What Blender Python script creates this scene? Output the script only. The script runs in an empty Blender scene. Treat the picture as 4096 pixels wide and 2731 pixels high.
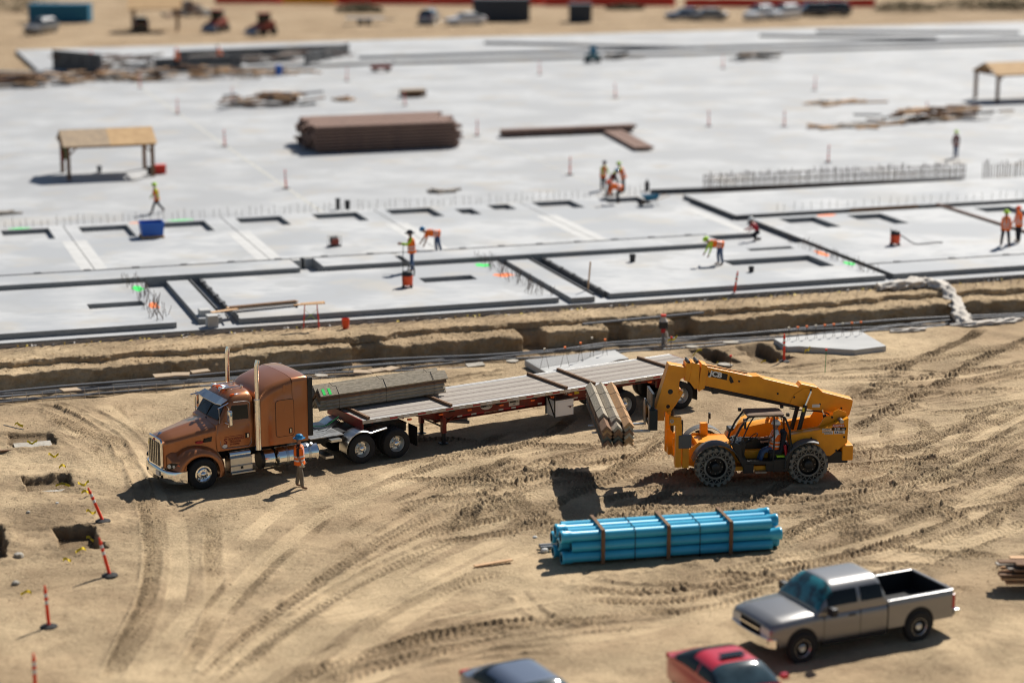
import bpy, bmesh, math, random
import numpy as np
from mathutils import Vector, Matrix
D = bpy.data; SC = bpy.context.scene; COL = SC.collection; R = math.radians
random.seed(11); RNG = np.random.default_rng(5)

# ------------------------------------------------------------------ camera, sky, sun, exposure
CAM_H = 20.4; FPX = 8696.0; PITCH = math.atan(1982.5 / FPX)
cam = D.objects.new('camera', D.cameras.new('camera')); COL.objects.link(cam)
cam.location = (0, 0, CAM_H); cam.rotation_euler = (math.pi / 2 - PITCH, 0, 0)
cam.data.sensor_fit = 'HORIZONTAL'; cam.data.sensor_width = 36; cam.data.lens = 36 * FPX / 4096
cam.data.clip_start = 1; cam.data.clip_end = 6000
cam.data.dof.use_dof = True; cam.data.dof.focus_distance = 75.0; cam.data.dof.aperture_fstop = 0.195
SC.camera = cam
SUN_AZ, SUN_EL = 57.0, 46.0          # azimuth counter-clockwise from +X
world = D.worlds.new('World'); SC.world = world; world.use_nodes = True
wn = world.node_tree; sky = wn.nodes.new('ShaderNodeTexSky'); sky.sky_type = 'NISHITA'; sky.sun_disc = False
sky.sun_elevation = R(SUN_EL); sky.sun_rotation = R(90 - SUN_AZ); sky.dust_density = .6
wn.nodes['Background'].inputs[1].default_value = 0.05
wn.links.new(sky.outputs[0], wn.nodes['Background'].inputs[0])
sd = D.lights.new('sun', 'SUN'); sd.energy = 5.0; sd.angle = R(0.5); sd.color = (1, .955, .885)
sun = D.objects.new('sun', sd); COL.objects.link(sun)
sdir = Vector((math.cos(R(SUN_AZ)) * math.cos(R(SUN_EL)), math.sin(R(SUN_AZ)) * math.cos(R(SUN_EL)), math.sin(R(SUN_EL))))
sun.rotation_euler = (-sdir).to_track_quat('-Z', 'Y').to_euler(); sun.location = sdir * 60
vs = SC.view_settings; vs.view_transform = 'Standard'; vs.look = 'None'; vs.gamma = 1; vs.exposure = 0.37
vs.use_curve_mapping = False
SC.cycles.use_denoising = True; SC.cycles.filter_width = 1.0; SC.cycles.max_bounces = 6; SC.cycles.sample_clamp_indirect = 4
SC.cycles.transmission_bounces = 4; SC.cycles.transparent_max_bounces = 8

# ------------------------------------------------------------------ places
_c, _s = math.cos(PITCH), math.sin(PITCH)
def at(u, v, z=0.0):                 # point of the site at height z seen at photo position (u, v)
    a = (u - 2048) / FPX; b = (1365.5 - v) / FPX
    d = (a, _c + b * _s, -_s + b * _c); t = (z - CAM_H) / d[2]
    return Vector((d[0] * t, d[1] * t, z))
TH = R(18.0); E1 = Vector((math.cos(TH), math.sin(TH), 0)); E2 = Vector((-math.sin(TH), math.cos(TH), 0))
def pq(p, q, z=0.0): return E1 * p + E2 * q + Vector((0, 0, z))     # building grid -> world
def topq(v): return v.dot(E1), v.dot(E2)
def atpq(u, v, z): return topq(at(u, v, z))
PAD, SLAB, PANEL = .40, .55, .80     # heights: earth pad, floor slab top, wall panel top

# ------------------------------------------------------------------ object helpers
def link(o): COL.objects.link(o); return o
def tag(o, label, cat, group=None):
    o['label'] = label; o['category'] = cat
    if group: o['group'] = group
    return o
def thing(name, label, cat, loc=(0, 0, 0), rz=0.0, group=None):
    o = link(D.objects.new(name, None)); o.location = loc; o.rotation_euler = (0, 0, rz); o.empty_display_size = .3
    return tag(o, label, cat, group)
def struct(o): o['kind'] = 'structure'; return o
def stuff(o): o['kind'] = 'stuff'; return o
def dup(o, parent=None):
    c = link(o.copy()); c.parent = parent
    for ch in o.children: dup(ch, c)
    return c
def inst(o, name, parent=None, loc=(0, 0, 0), rot=(0, 0, 0), scale=(1, 1, 1)):   # another object with the same mesh
    c = link(D.objects.new(name, o.data)); c.parent = parent; c.location = loc; c.rotation_euler = rot; c.scale = scale
    return c

def frame(p0, p1, up=(0, 0, 1)):
    a = (Vector(p1) - Vector(p0)).normalized(); u = Vector(up)
    if abs(a.dot(u)) > .98: u = Vector((1, 0, 0))
    s = a.cross(u).normalized(); return a, s, s.cross(a).normalized()
def rrect(x0, x1, y0, y1, r, n=4):   # rounded rectangle, counter-clockwise
    r = min(r, (x1 - x0) / 2 - 1e-4, (y1 - y0) / 2 - 1e-4); o = []
    for cx, cy, a0 in ((x1 - r, y1 - r, 0), (x0 + r, y1 - r, 90), (x0 + r, y0 + r, 180), (x1 - r, y0 + r, 270)):
        for i in range(n + 1):
            a = R(a0 + 90 * i / n); o.append((cx + r * math.cos(a), cy + r * math.sin(a)))
    return o

class MB:
    def __init__(s): s.v = []; s.f = []
    def add(s, vs, fs):
        o = len(s.v); s.v += [tuple(v) for v in vs]; s.f += [tuple(i + o for i in f) for f in fs]; return s
    def box(s, c, d, M=None):
        x, y, z = d[0] / 2, d[1] / 2, d[2] / 2
        vs = [Vector((i * x, j * y, k * z)) for k in (-1, 1) for j in (-1, 1) for i in (-1, 1)]
        if M is not None: vs = [M @ v for v in vs]
        c = Vector(c); vs = [v + c for v in vs]
        return s.add(vs, [(0, 2, 3, 1), (4, 5, 7, 6), (0, 1, 5, 4), (2, 6, 7, 3), (0, 4, 6, 2), (1, 3, 7, 5)])
    def bb(s, x0, x1, y0, y1, z0, z1): return s.box(((x0 + x1) / 2, (y0 + y1) / 2, (z0 + z1) / 2), (x1 - x0, y1 - y0, z1 - z0))
    def beam(s, p0, p1, w, h, up=(0, 0, 1)):
        a, sd_, u = frame(p0, p1, up); p0 = Vector(p0); p1 = Vector(p1); vs = []
        for p in (p0, p1):
            for i, j in ((-1, -1), (1, -1), (1, 1), (-1, 1)): vs.append(p + sd_ * (i * w / 2) + u * (j * h / 2))
        return s.add(vs, [(0, 1, 2, 3), (7, 6, 5, 4), (0, 4, 5, 1), (1, 5, 6, 2), (2, 6, 7, 3), (3, 7, 4, 0)])
    def prism(s, pts, ax, a, b):     # 2D outline pulled along axis ax ('x': pts are y,z; 'y': x,z; 'z': x,y)
        def P(p, t): return (t, p[0], p[1]) if ax == 'x' else ((p[0], t, p[1]) if ax == 'y' else (p[0], p[1], t))
        n = len(pts); vs = [P(p, a) for p in pts] + [P(p, b) for p in pts]
        return s.add(vs, [tuple(range(n))[::-1], tuple(range(n, 2 * n))] + [(i, (i + 1) % n, n + (i + 1) % n, n + i) for i in range(n)])
    def ring(s, rings, caps=True, closed=True):
        n = len(rings[0]); vs = [p for r in rings for p in r]; fs = []
        for k in range(len(rings) - 1):
            for i in range(n if closed else n - 1):
                j = (i + 1) % n; fs.append((k * n + i, k * n + j, (k + 1) * n + j, (k + 1) * n + i))
        if caps and closed: fs += [tuple(range(n))[::-1], tuple(range((len(rings) - 1) * n, len(rings) * n))]
        return s.add(vs, fs)
    def cyl(s, p0, p1, r0, r1=None, n=12, caps=True):
        r1 = r0 if r1 is None else r1; a, sd_, u = frame(p0, p1)
        return s.ring([[Vector(p) + sd_ * (r * math.cos(2 * math.pi * i / n)) + u * (r * math.sin(2 * math.pi * i / n)) for i in range(n)] for p, r in ((p0, r0), (p1, r1))], caps)
    def tube(s, path, r, n=6):
        path = [Vector(p) for p in path]; rs = []
        for k, p in enumerate(path):
            a, sd_, u = frame(path[max(0, k - 1)], path[min(len(path) - 1, k + 1)]); rr = r[k] if isinstance(r, (list, tuple)) else r
            rs.append([p + sd_ * (rr * math.cos(2 * math.pi * i / n)) + u * (rr * math.sin(2 * math.pi * i / n)) for i in range(n)])
        return s.ring(rs)
    def lathe(s, prof, c=(0, 0, 0), ax='y', n=24, caps=False):   # prof: (along axis, radius)
        rs = []
        for t, r in prof:
            ring = []
            for i in range(n):
                a = 2 * math.pi * i / n; x, y = r * math.cos(a), r * math.sin(a)
                v = (x, t, y) if ax == 'y' else ((t, x, y) if ax == 'x' else (x, y, t))
                ring.append((v[0] + c[0], v[1] + c[1], v[2] + c[2]))
            rs.append(ring)
        return s.ring(rs, caps)
    def quad(s, a, b, c, d): return s.add([a, b, c, d], [(0, 1, 2, 3)])
    def mesh(s, name, mat, smooth=0):
        me = D.meshes.new(name); me.from_pydata(s.v, [], s.f)
        bm = bmesh.new(); bm.from_mesh(me); bmesh.ops.recalc_face_normals(bm, faces=bm.faces); bm.to_mesh(me); bm.free()
        if smooth:
            me.polygons.foreach_set('use_smooth', [True] * len(me.polygons)); me.set_sharp_from_angle(angle=R(smooth))
        if mat: me.materials.append(mat)
        return me
    def build(s, name, mat, parent=None, smooth=0, bevel=0):
        o = link(D.objects.new(name, s.mesh(name, mat, smooth))); o.parent = parent
        if bevel:
            m = o.modifiers.new('bevel', 'BEVEL'); m.width = bevel; m.segments = 2; m.limit_method = 'ANGLE'; m.angle_limit = R(40); m.harden_normals = False
        return o
def spline(pts, step=.1):            # Catmull-Rom through points, resampled evenly
    P = [np.array(p, float) for p in pts]; P = [2 * P[0] - P[1]] + P + [2 * P[-1] - P[-2]]; o = []
    for i in range(1, len(P) - 2):
        a, b, c, d = P[i - 1:i + 3]; n = max(2, int(np.linalg.norm(c - b) / step))
        for t in np.arange(n) / n:
            o.append(.5 * (2 * b + (c - a) * t + (2 * a - 5 * b + 4 * c - d) * t * t + (3 * b - a - 3 * c + d) * t ** 3))
    o.append(P[-2]); return o
_fonts = {}
def text(s, name, size, mat, parent, loc, rot, bold=.0, width=1.0, align='LEFT', shear=0.0, thick=.0015):
    cu = D.curves.new('t', 'FONT'); cu.body = s; cu.size = size; cu.extrude = thick; cu.offset = bold; cu.align_x = align; cu.shear = shear
    cu.resolution_u = 3; ob = link(D.objects.new('t', cu)); bpy.context.view_layer.update()
    me = D.meshes.new_from_object(ob.evaluated_get(bpy.context.evaluated_depsgraph_get())); D.objects.remove(ob); D.curves.remove(cu)
    me.materials.clear(); me.materials.append(mat)
    o = link(D.objects.new(name, me)); o.parent = parent; o.location = loc; o.rotation_euler = rot; o.scale = (width, 1, 1); return o

# ------------------------------------------------------------------ materials
def mat(name, col, rough=.6, metal=0.0, col2=None, scale=4.0, detail=5, bump=0.0, bscale=None, spec=.5, coat=0.0, trans=0.0, stretch=None, lo=.35, hi=.65, dust=None, ior=1.45, emit=0):
    m = D.materials.new(name); m.use_nodes = True; nt = m.node_tree; b = nt.nodes['Principled BSDF']
    b.inputs['Base Color'].default_value = (*col, 1); b.inputs['Roughness'].default_value = rough; b.inputs['Metallic'].default_value = metal
    b.inputs['Specular IOR Level'].default_value = spec; b.inputs['Coat Weight'].default_value = coat; b.inputs['Coat Roughness'].default_value = .08
    b.inputs['Transmission Weight'].default_value = trans; b.inputs['IOR'].default_value = ior
    N = nt.nodes.new; L = nt.links.new; tc = N('ShaderNodeTexCoord'); src = tc.outputs['Object']
    if stretch:
        mp = N('ShaderNodeMapping'); mp.inputs['Scale'].default_value = stretch; L(src, mp.inputs[0]); src = mp.outputs[0]
    def noise(sc, dt=detail):
        n = N('ShaderNodeTexNoise'); n.inputs['Scale'].default_value = sc; n.inputs['Detail'].default_value = dt; L(src, n.inputs[0]); return n.outputs[0]
    def ramp(f, a, z):
        r = N('ShaderNodeMapRange'); r.inputs[1].default_value = a; r.inputs[2].default_value = z; L(f, r.inputs[0]); return r.outputs[0]
    colout = None
    if col2 is not None:
        mx = N('ShaderNodeMix'); mx.data_type = 'RGBA'; L(ramp(noise(scale), lo, hi), mx.inputs[0])
        mx.inputs[6].default_value = (*col, 1); mx.inputs[7].default_value = (*col2, 1); colout = mx.outputs[2]
    if dust:                         # patchy dried mud: (colour, amount)
        mx = N('ShaderNodeMix'); mx.data_type = 'RGBA'; f = ramp(noise(3.1, 8), 1 - dust[1] - .12, 1 - dust[1] + .25); L(f, mx.inputs[0])
        if colout is None: mx.inputs[6].default_value = (*col, 1)
        else: L(colout, mx.inputs[6])
        mx.inputs[7].default_value = (*dust[0], 1); colout = mx.outputs[2]
        rr = N('ShaderNodeMapRange'); rr.inputs[3].default_value = rough; rr.inputs[4].default_value = .9; L(f, rr.inputs[0]); L(rr.outputs[0], b.inputs['Roughness'])
        if metal: 
            rm = N('ShaderNodeMapRange'); rm.inputs[3].default_value = metal; rm.inputs[4].default_value = 0; L(f, rm.inputs[0]); L(rm.outputs[0], b.inputs['Metallic'])
    if colout is not None: L(colout, b.inputs['Base Color'])
    if bump:
        bp = N('ShaderNodeBump'); bp.inputs['Strength'].default_value = 1; bp.inputs['Distance'].default_value = bump; L(noise(bscale or scale * 4), bp.inputs['Height']); L(bp.outputs[0], b.inputs['Normal'])
    if emit: b.inputs['Emission Color'].default_value = (*col, 1); b.inputs['Emission Strength'].default_value = emit
    return m
DUST = (.36, .27, .17)
M = dict(
    copper=mat('copper_paint', (.37, .135, .045), .30, .5, coat=.6, dust=(DUST, .06)),
    chrome=mat('chrome', (.82, .82, .80), .09, 1.0, dust=(DUST, .05)),
    alu=mat('brushed_aluminium', (.62, .62, .60), .32, 1.0, dust=(DUST, .10)),
    steel=mat('dull_steel', (.40, .41, .42), .42, .8, col2=(.27, .26, .25), scale=7),
    black=mat('black_paint', (.012, .012, .013), .5, dust=(DUST, .10)),
    rubber=mat('tyre_rubber', (.016, .016, .016), .82, dust=(DUST, .16), bump=.002, bscale=60),
    dustyrubber=mat('dusty_rubber', (.17, .158, .135), .95, col2=(.27, .235, .18), scale=5),
    glass=mat('dark_glass', (.010, .013, .013), .06, spec=.4),
    clear=mat('clear_glass', (.86, .93, .90), .0, trans=1.0, ior=1.08, spec=.4),
    skyglass=mat('painted_sky_windscreen', (.05, .085, .10), .12, col2=(.02, .035, .04), scale=2, coat=1.0), teal=mat('teal_sunshade_painted_reflection', (.02, .19, .22), .35, col2=(.006, .035, .04), scale=3.5, coat=1.0, lo=.42, hi=.58),  # windscreen reflections painted in: grey sky tone, wavy mottling over the teal
    orange=mat('orange_lens', (.9, .13, .01), .25, coat=.5), redlens=mat('red_lens', (.45, .008, .01), .25, coat=.5),
    lamp=mat('lamp_glass', (.62, .64, .6), .12, spec=.8), white=mat('white_paint', (.75, .75, .73), .45, dust=(DUST, .1)),
    jcb=mat('yellow_paint', (.86, .33, .007), .40, col2=(.76, .28, .007), scale=2.5, dust=((.40, .26, .12), .04)),
    jcbdark=mat('cab_black', (.017, .017, .017), .5, dust=(DUST, .18)),
    grey=mat('grey_plastic', (.10, .10, .095), .6, dust=(DUST, .2)),
    trred=mat('trailer_red', (.21, .016, .010), .42, col2=(.15, .014, .010), scale=3, dust=(DUST, .07)),
    plank=mat('weathered_deck', (.40, .36, .31), .85, col2=(.27, .23, .19), scale=3, stretch=(.35, 14, 14), bump=.003),
    plank2=mat('brown_deck_strip', (.19, .155, .13), .85, col2=(.28, .24, .21), scale=3, stretch=(.35, 14, 14), bump=.003),
    deckalu=mat('deck_aluminium', (.50, .49, .47), .45, .6, col2=(.40, .37, .33), scale=3, stretch=(.4, 9, 9)),
    wood=mat('brown_timber', (.22, .125, .065), .85, col2=(.14, .075, .04), scale=4, stretch=(9, 1, 9), bump=.004),
    greywood=mat('grey_weathered_wood', (.44, .375, .28), .9, col2=(.27, .23, .17), scale=3, stretch=(2.0, 8, 8), bump=.006, bscale=12),
    tanwood=mat('tan_fresh_wood', (.48, .27, .12), .85, col2=(.36, .21, .10), scale=3, stretch=(1.5, 8, 8), bump=.004),
    brownwood=mat('brown_stained_wood', (.27, .14, .07), .9, col2=(.17, .11, .07), scale=3, stretch=(2, 8, 8), bump=.005),
    greenwood=mat('green_stained_wood', (.075, .085, .06), .9, col2=(.17, .15, .11), scale=5, bump=.004),
    pine=mat('pine_board', (.62, .40, .22), .8, col2=(.52, .31, .16), scale=3, stretch=(2, 8, 8)),
    ply=mat('plywood', (.55, .36, .18), .85, col2=(.46, .29, .14), scale=2),
    darkply=mat('weathered_plywood', (.42, .31, .20), .85, col2=(.33, .25, .17), scale=2),
    concrete=mat('concrete', (.56, .55, .52), .85, col2=(.46, .455, .43), scale=.7, bump=.0015, bscale=40),
    concrete2=mat('panel_concrete', (.46, .455, .435), .82, col2=(.38, .378, .365), scale=.45, stretch=(1, 1.6, 1), bump=.001, bscale=40),
    gravelc=mat('rough_aggregate', (.40, .39, .375), .95, col2=(.20, .20, .195), scale=45, bump=.02, bscale=45),
    formsteel=mat('dark_form', (.07, .072, .075), .7, col2=(.10, .10, .10), scale=6),
    rust=mat('rusted_steel', (.27, .165, .12), .85, col2=(.15, .09, .07), scale=5, stretch=(.3, 5, 5)),
    rebar=mat('rebar', (.12, .085, .065), .8, .3), pvc=mat('grey_conduit', (.15, .155, .165), .5, dust=(DUST, .2)),
    bluepipe=mat('blue_pvc', (.05, .45, .66), .36, coat=.25, col2=(.04, .39, .60), scale=1.2, dust=(DUST, .10)),
    hiorange=mat('safety_orange', (.85, .09, .015), .55), hired=mat('delineator_orange', (.80, .045, .01), .5, dust=(DUST, .1)),
    lime=mat('safety_lime', (.45, .72, .04), .7), vest=mat('orange_vest', (.95, .17, .012), .8, bump=.004, bscale=20),
    reflect=mat('reflective_tape', (.62, .63, .62), .35), skin=mat('skin', (.33, .16, .10), .6),
    jeans=mat('blue_jeans', (.05, .085, .17), .9, col2=(.08, .12, .21), scale=8), khaki=mat('khaki_trousers', (.20, .165, .12), .9, col2=(.15, .125, .09), scale=8),
    darkcloth=mat('dark_cloth', (.02, .022, .03), .9), brownshirt=mat('brown_shirt', (.035, .02, .017), .9), boots=mat('tan_boots', (.20, .11, .06), .85),
    glove=mat('work_glove', (.55, .50, .40), .9), bluehat=mat('blue_hard_hat', (.01, .17, .36), .3, coat=.4), whitehat=mat('white_hard_hat', (.75, .75, .72), .3, coat=.4),
    hair=mat('grey_hair', (.12, .11, .10), .9), yellowtape=mat('caution_tape', (.80, .58, .02), .5), rope=mat('rope', (.45, .28, .08), .9),
    spray_green=mat('green_spray', (.03, .75, .12), .8), spray_orange=mat('orange_spray', (.9, .22, .06), .8), spray_red=mat('red_chalk', (.62, .13, .07), .9),
    red=mat('red_letter', (.16, .004, .004), .5), decalred=mat('red_decal', (.42, .01, .02), .4), decalblack=mat('black_decal', (.006, .006, .006), .4),
    decalwhite=mat('white_decal', (.70, .68, .64), .4), decalblue=mat('blue_decal', (.01, .05, .22), .4), decalgrey=mat('grey_decal', (.15, .15, .16), .4), decalyellow=mat('yellow_decal', (.75, .58, .02), .4),
    tarp=mat('white_geotextile', (.62, .57, .50), .9, col2=(.50, .45, .39), scale=3, bump=.02, bscale=7), tarpgreen=mat('green_tarp', (.02, .30, .08), .7),
    blueplastic=mat('blue_plastic', (.01, .10, .42), .4), bucket=mat('black_bucket', (.02, .02, .022), .5), orangeplastic=mat('orange_plastic', (.78, .075, .012), .4),
    stone=mat('stone', (.42, .38, .32), .9, col2=(.30, .27, .22), scale=9), chip=mat('white_stone', (.66, .64, .60), .9),
    carred=mat('red_car_paint', (.55, .02, .035), .3, .1, coat=.9), carsilver=mat('silver_car_paint', (.24, .235, .23), .36, .6, coat=.6, dust=(DUST, .10)),
    cardark=mat('grey_car_paint', (.17, .20, .26), .3, .5, coat=.8), carwhite=mat('white_car_paint', (.7, .7, .7), .3, coat=.8), carblack=mat('black_car_paint', (.02, .022, .03), .25, coat=.9), carblue=mat('steel_blue_paint', (.16, .20, .27), .3, .4, coat=.8),
    bedliner=mat('black_bedliner', (.009, .009, .009), .8), bluesteel=mat('blue_container', (.01, .14, .24), .6), darksteel=mat('dark_container', (.035, .042, .055), .6),
    redmach=mat('red_machine', (.26, .04, .02), .5, dust=(DUST, .2)), fencered=mat('red_fabric', (.62, .05, .03), .8), fenceorange=mat('orange_fabric', (.85, .33, .02), .8),
    brush=mat('dry_brush', (.16, .15, .09), .95, col2=(.24, .20, .12), scale=2), lidblue=mat('sky_blue_tarp', (.12, .5, .85), .6),
)
# ------------------------------------------------------------------ soil materials
def soil(name, base, dark, pale, attr=True):
    m = D.materials.new(name); m.use_nodes = True; nt = m.node_tree; b = nt.nodes['Principled BSDF']; N = nt.nodes.new; L = nt.links.new
    b.inputs['Roughness'].default_value = .95; b.inputs['Specular IOR Level'].default_value = .15
    g = N('ShaderNodeNewGeometry'); pos = g.outputs['Position']
    def noise(sc, dt=6, rough=.55):
        n = N('ShaderNodeTexNoise'); n.inputs['Scale'].default_value = sc; n.inputs['Detail'].default_value = dt; n.inputs['Roughness'].default_value = rough; L(pos, n.inputs[0]); return n.outputs[0]
    def rng(f, a, z, c=0, d=1):
        r = N('ShaderNodeMapRange'); r.inputs[1].default_value = a; r.inputs[2].default_value = z; r.inputs[3].default_value = c; r.inputs[4].default_value = d; L(f, r.inputs[0]); return r.outputs[0]
    def mix(f, a, c):
        x = N('ShaderNodeMix'); x.data_type = 'RGBA'; L(f, x.inputs[0])
        for k, q in ((6, a), (7, c)):
            if isinstance(q, tuple): x.inputs[k].default_value = (*q, 1)
            else: L(q, x.inputs[k])
        return x.outputs[2]
    c = mix(rng(noise(.16, 4), .38, .62), base, pale)
    c = mix(rng(noise(1.3, 8, .65), .50, .72, 0, .55), c, dark)
    c = mix(rng(noise(5.5, 6, .7), .54, .74, 0, .5), c, dark); c = mix(rng(noise(16, 4), .52, .72, 0, .6), c, dark)
    if attr:
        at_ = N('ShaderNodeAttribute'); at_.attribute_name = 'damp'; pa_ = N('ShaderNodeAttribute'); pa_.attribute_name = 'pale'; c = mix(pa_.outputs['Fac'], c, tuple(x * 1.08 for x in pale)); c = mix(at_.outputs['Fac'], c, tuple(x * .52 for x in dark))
    L(c, b.inputs['Base Color'])
    h = N('ShaderNodeMath'); h.operation = 'ADD'; L(rng(noise(7, 8, .72), .30, .70), h.inputs[0])
    h2 = N('ShaderNodeMath'); h2.operation = 'MULTIPLY'; h2.inputs[1].default_value = .45; L(noise(38, 4), h2.inputs[0]); L(h2.outputs[0], h.inputs[1])
    bp = N('ShaderNodeBump'); bp.inputs['Distance'].default_value = .055; bp.inputs['Strength'].default_value = 1.0; hm = N('ShaderNodeMath'); hm.operation = 'MULTIPLY'; L(h.outputs[0], hm.inputs[0]); L(rng(noise(.45, 4), .40, .62, .35, 1.15), hm.inputs[1]); L(hm.outputs[0], bp.inputs['Height']); L(bp.outputs[0], b.inputs['Normal'])
    return m
M['soil'] = soil('sandy_soil', (.405, .292, .175), (.235, .160, .092), (.545, .410, .250))
M['bank'] = soil('earth_bank', (.36, .245, .125), (.22, .14, .07), (.43, .305, .165), False)

# ------------------------------------------------------------------ yard: a height field with ruts, treads and pits
_tab = {}
def vnoise(x, y, s, seed):
    if seed not in _tab: _tab[seed] = np.random.default_rng(seed).random((256, 256)).astype(np.float32) * 2 - 1
    T = _tab[seed]; x = np.asarray(x) / s + 1000.; y = np.asarray(y) / s + 1000.; xi = np.floor(x).astype(int); yi = np.floor(y).astype(int); fx = x - xi; fy = y - yi
    fx = fx * fx * (3 - 2 * fx); fy = fy * fy * (3 - 2 * fy); x0 = xi & 255; x1 = (xi + 1) & 255; y0 = yi & 255; y1 = (yi + 1) & 255
    return (T[y0, x0] * (1 - fx) + T[y0, x1] * fx) * (1 - fy) + (T[y1, x0] * (1 - fx) + T[y1, x1] * fx) * fy
def sstep(x, a, b): t = np.clip((x - a) / (b - a), 0, 1); return t * t * (3 - 2 * t)
def lip(p): return 81.4 + .45 * vnoise(p, 0 * np.asarray(p), 7, 31) + .22 * vnoise(p, 0 * np.asarray(p), 1.1, 32) + .4 * sstep(np.asarray(p), 20, 30) - .5 * sstep(-np.asarray(p), -16, -8)
A0, A1, Q0, Q1, DA, DQ = -24.0, 24.6, 40.0, 81.4, .042, .05
ca = np.arange(A0, A1, DA); rq = np.arange(Q0, Q1 + 1e-6, DQ); NA, NQ = len(ca), len(rq)
AG, QG = np.meshgrid(ca, rq); PG = .325 * QG + AG
H = .05 * vnoise(PG, QG, 6, 1) + .025 * vnoise(PG, QG, 1.7, 2) + .014 * vnoise(PG, QG, .5, 3) + .011 * vnoise(PG, QG, .19, 4) * (.6 + .6 * vnoise(PG, QG, 2.4, 6))
DAMP = np.clip(.35 * vnoise(PG, QG, 3.3, 5) - .12, 0, .3)
PALE = np.clip(.5 * vnoise(PG, QG * .5, 4.5, 61) - .2, 0, .3); SD = np.full(H.shape, 9., np.float32); SS = np.zeros(H.shape, np.float32)
def track(px, w=.48, kind='lug', amp=1.0, damp=.55, cover=.0, pitch=.21, seed=0, world=None):
    pts = world if world is not None else [atpq(u, v, 0) for u, v in px]
    P = spline(pts, .22); SD.fill(9.); s = 0.0
    for i in range(len(P) - 1):
        a, b = P[i], P[i + 1]; d = b - a; ln = float(np.hypot(*d))
        if ln < 1e-6: continue
        t = d / ln; n = np.array((-t[1], t[0])); m = w * .5 + .25
        qa, qb = min(a[1], b[1]) - m, max(a[1], b[1]) + m; i0 = max(0, int((qa - Q0) / DQ)); i1 = min(NQ, int((qb - Q0) / DQ) + 2)
        pa, pb = min(a[0], b[0]) - m, max(a[0], b[0]) + m; j0 = max(0, int((pa - .325 * qb - A0) / DA)); j1 = min(NA, int((pb - .325 * qa - A0) / DA) + 2)
        if i1 > i0 and j1 > j0:
            dx = PG[i0:i1, j0:j1] - a[0]; dy = QG[i0:i1, j0:j1] - a[1]; al = dx * t[0] + dy * t[1]; la = dx * n[0] + dy * n[1]
            ok = (al >= -.02) & (al <= ln + .02) & (np.abs(la) < np.abs(SD[i0:i1, j0:j1])) & (np.abs(la) < m)
            SD[i0:i1, j0:j1] = np.where(ok, la, SD[i0:i1, j0:j1]); SS[i0:i1, j0:j1] = np.where(ok, s + al, SS[i0:i1, j0:j1])
        s += ln
    k = np.nonzero(np.abs(SD) < w * .5 + .24); d = SD[k]; S = SS[k]; ad = np.abs(d); p, q = PG[k], QG[k]
    edge = 1 - sstep(ad, w * .5 - .05, w * .5 + .02)
    fade = sstep(vnoise(p, q, 2.2, 40 + seed % 7) + .75 + cover, 0, .5) * sstep(S, 0, 1.5) * sstep(s - S, 0, 1.5)
    if kind == 'lug':
        ph = S / pitch + ad * 2.6 + .5 * (d > 0) + .10 * vnoise(p, q, .5, 50); f = ph - np.floor(ph); bar = sstep(f, .0, .10) * (1 - sstep(f, .42, .54))
        H[k] = H[k] * (1 - .8 * edge * fade) + fade * amp * (edge * (-.040 + .115 * bar * (.85 + .25 * vnoise(p, q, .4, 51))) + .040 * np.exp(-((ad - w * .5 - .05) / .07) ** 2) * (1 + .8 * vnoise(p, q, .22, 52)))
        DAMP[k] = np.maximum(DAMP[k], fade * edge * damp * (.62 + .42 * bar) * (.75 + .35 * vnoise(p, q, .5, 53)))
    elif kind == 'rut':
        H[k] = H[k] * (1 - .6 * edge * fade) + fade * amp * (-.05 * edge + .055 * np.exp(-((ad - w * .5 - .04) / .09) ** 2) * (1 + .9 * vnoise(p, q, .25, 54)))
        DAMP[k] = np.maximum(DAMP[k] * (1 - .8 * edge * fade), fade * damp * np.exp(-((ad - w * .5 - .04) / .08) ** 2) * .8)
    else:                             # road tyre: smooth band with fine ribs
        H[k] = H[k] * (1 - .7 * edge * fade) + fade * amp * edge * (-.014 + .006 * np.sin(d * 2 * math.pi / .085) + .004 * np.sign(np.sin(S * 2 * math.pi / .06 + 9 * ad)))
        DAMP[k] *= (1 - .85 * edge * fade); PALE[k] = np.maximum(PALE[k], .8 * edge * fade * (.7 + .4 * vnoise(p, q, .8, 62)))
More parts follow.
